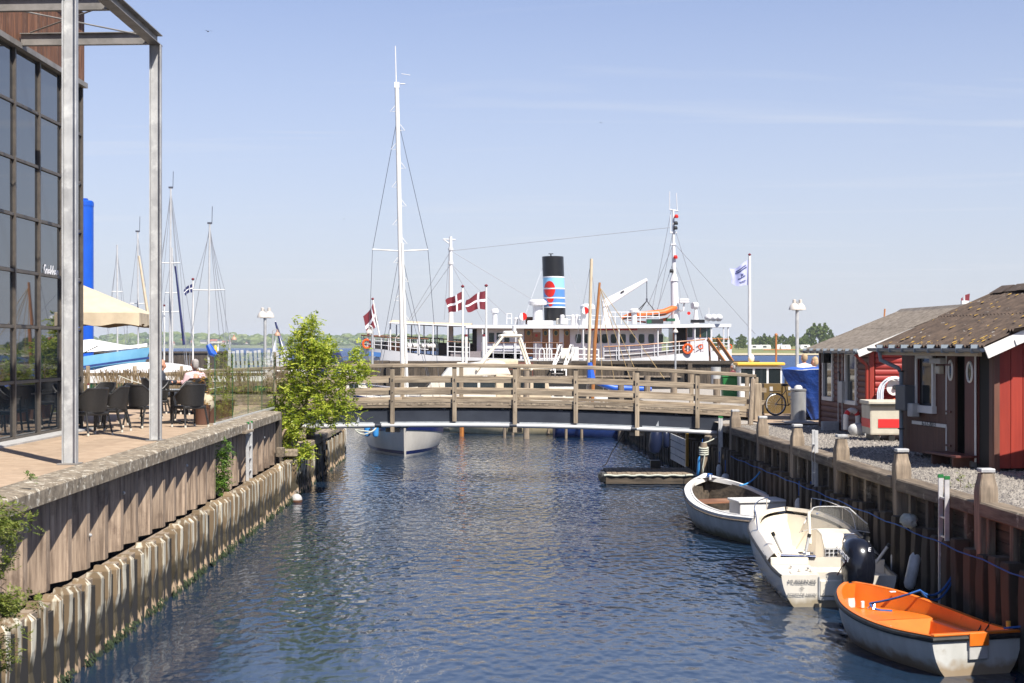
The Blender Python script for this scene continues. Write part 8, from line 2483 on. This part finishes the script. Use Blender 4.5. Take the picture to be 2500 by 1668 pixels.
# drooping bush at the lower left edge
stems = []; blobs = []; r10 = random.Random(17)
BYy = 15.2
for k in range(19):
    v0 = r10.uniform(1225, 1640); u0 = r10.uniform(-140, -20); ue = r10.uniform(-20, 80) if v0 < 1480 else r10.uniform(-30, 55)
    Y_ = BYy+r10.uniform(-.5, .6)
    pts = [P(u0, v0+30, Y_), P((u0+ue)/2, v0-r10.uniform(0, 30), Y_), P(ue, v0+r10.uniform(-25, 40), Y_)]
    stems.append((pts, .008))
    for f in (.25, .5, .75, 1.0):
        c = pts[0].lerp(pts[2], f); blobs.append((c, (.09, .12, .09), .20 if f > .8 else .5))
plant('hanging_bush', 'feathery green bush hanging over the wall at the left edge of the photo', 'bush', P(-120, 1660, BYy), stems, blobs, 'leaf_bush', 23, .034, 15)
# climbing plant beside the ladder
blobs = [(P(548+R.uniform(-10, 10), v, 31.9), (.11, .08, .15), .5) for v in range(1090, 1200, 12)]+[(P(545, 1180, 31.9), (.17, .10, .16), .8)]
plant('climber', 'dark green climbing plant on the terrace wall left of the ladder', 'climbing plant', P(548, 1205, 32), [([P(550, 1205, 32), P(545, 1150, 32), P(555, 1080, 32)], .02)], blobs, 'leaf_ivy', 5, .05, 16)
plant('weed_tuft', 'tiny weed sprouting on the coping near the left edge', 'weed', P(74, 1172, 18.6), [([P(74, 1172, 18.6), P(76, 1160, 18.6)], .006)], [(P(76, 1162, 18.6), (.05, .05, .06), 1)], 'leaf_ivy', 8, .022, 9)
plant('weed_tuft', 'yellowish weeds on the gravel behind the near ladder', 'weed', P(2330, 1190, 24.0), [([P(2345, 1190, 24), P(2346, 1150, 24)], .006)], [(P(2345, 1168, 24), (.05, .05, .13), 1), (P(2368, 1185, 24), (.08, .06, .05), .7), (P(2312, 1180, 24.2), (.05, .05, .05), .5)], 'leaf_bush', 9, .016, 14)
# potted shrubs behind the glass
def potted(label, x, y_, h, m, seed, w=.28):
    base = (x, y_, DZ)
    blobs_ = [((x+.05*math.sin(k), y_, DZ+.42+(h-.42)*k/6), (w*(1-.09*k), w*(1-.09*k), .16), .7) for k in range(7)]
    t = plant('potted_shrub', label, 'shrub', base, [([(x, y_, DZ+.3), (x, y_, DZ+h*.9)], .02)], blobs_, m, seed, .034, 7)
    build(MB().lathe([(.14, 0), (.19, .40), (.20, .42), (.16, .42)], 14), 'pot', M['pot'], t, smooth=True)
    return t
potted('potted rusty-orange conifer left of the glass screen edge', -6.72, 33.9, 1.0, 'leaf_rust', 31, .26)
potted('potted green conifer just behind the near pane of the glass screen', -6.72, 34.7, 1.35, 'leaf_conifer', 32)
potted('tall potted conifer with golden tips behind the middle of the glass screen', -6.75, 36.6, 1.75, 'leaf_conifer', 33, .32)
potted('low green potted shrub behind the glass screen', -6.75, 35.6, 1.05, 'leaf_conifer', 34, .32)
potted('potted golden shrub between the tall conifer and the far pane', -6.78, 37.2, 1.55, 'leaf_conifer', 36, .2)

# grey buoy floating by the corner of the terrace wall
BU = thing('mooring_buoy', 'weathered white and rusty round buoy floating at the end of the terrace wall', 'buoy', P(724, 1240, 41.0), 0)
BU.location.z = .02
build(MB().ball((0, 0, .06), .15, 16, 10), 'float', M['box_light'], BU, smooth=True)
build(MB().lathe([(.152, .05), (.153, .0), (.12, -.06)], 16, cap=False), 'rust_band', M['clad_wood_x'], BU, smooth=True)
build(MB().tube([(.05*math.cos(t), 0, .24+.05*math.sin(t)) for t in [i*PI/5 for i in range(10)]], .012, 5, True), 'eye', M['galv_dark'], BU)

# small danish flag vane behind the shed roof
FV = thing('roof_vane', 'small red and white flag vane showing above the shed ridge', 'weather vane', P(2355, 740, 45), 0)
build(MB().box((0, 0, 0), (.3, .2, .2)).tube([(0, 0, 0), (0, 0, .35)], .02, 5), 'stand', M['white_paint'], FV)
build(MB().grid([[(.02, 0, .12), (.22, .03, .10)], [(.02, 0, .36), (.24, .03, .42)]]).grid([[(-.16, 0, .1), (-.06, .02, .12)], [(-.16, 0, .2), (-.08, .02, .26)]]), 'flag', M['flag_red'], FV); FV.scale = (.65,)*3

# ================================================================== HAZE over the fjord
def haze_mat():
    m = bpy.data.materials.new('haze'); m.use_nodes = True
    N = m.node_tree.nodes; N.remove(N['Principled BSDF'])
    v = N.new('ShaderNodeVolumePrincipled')
    v.inputs['Color'].default_value = (.80, .88, 1.0, 1); v.inputs['Density'].default_value = 1.1e-4; v.inputs['Anisotropy'].default_value = 0.0
    m.node_tree.links.new(v.outputs[0], N['Material Output'].inputs['Volume'])
    return m
tag(build(MB().span((-9600, -90, -4), (9600, 12600, 46)), 'haze', haze_mat()), 'thin pale haze over the water', 'haze', kind='stuff')
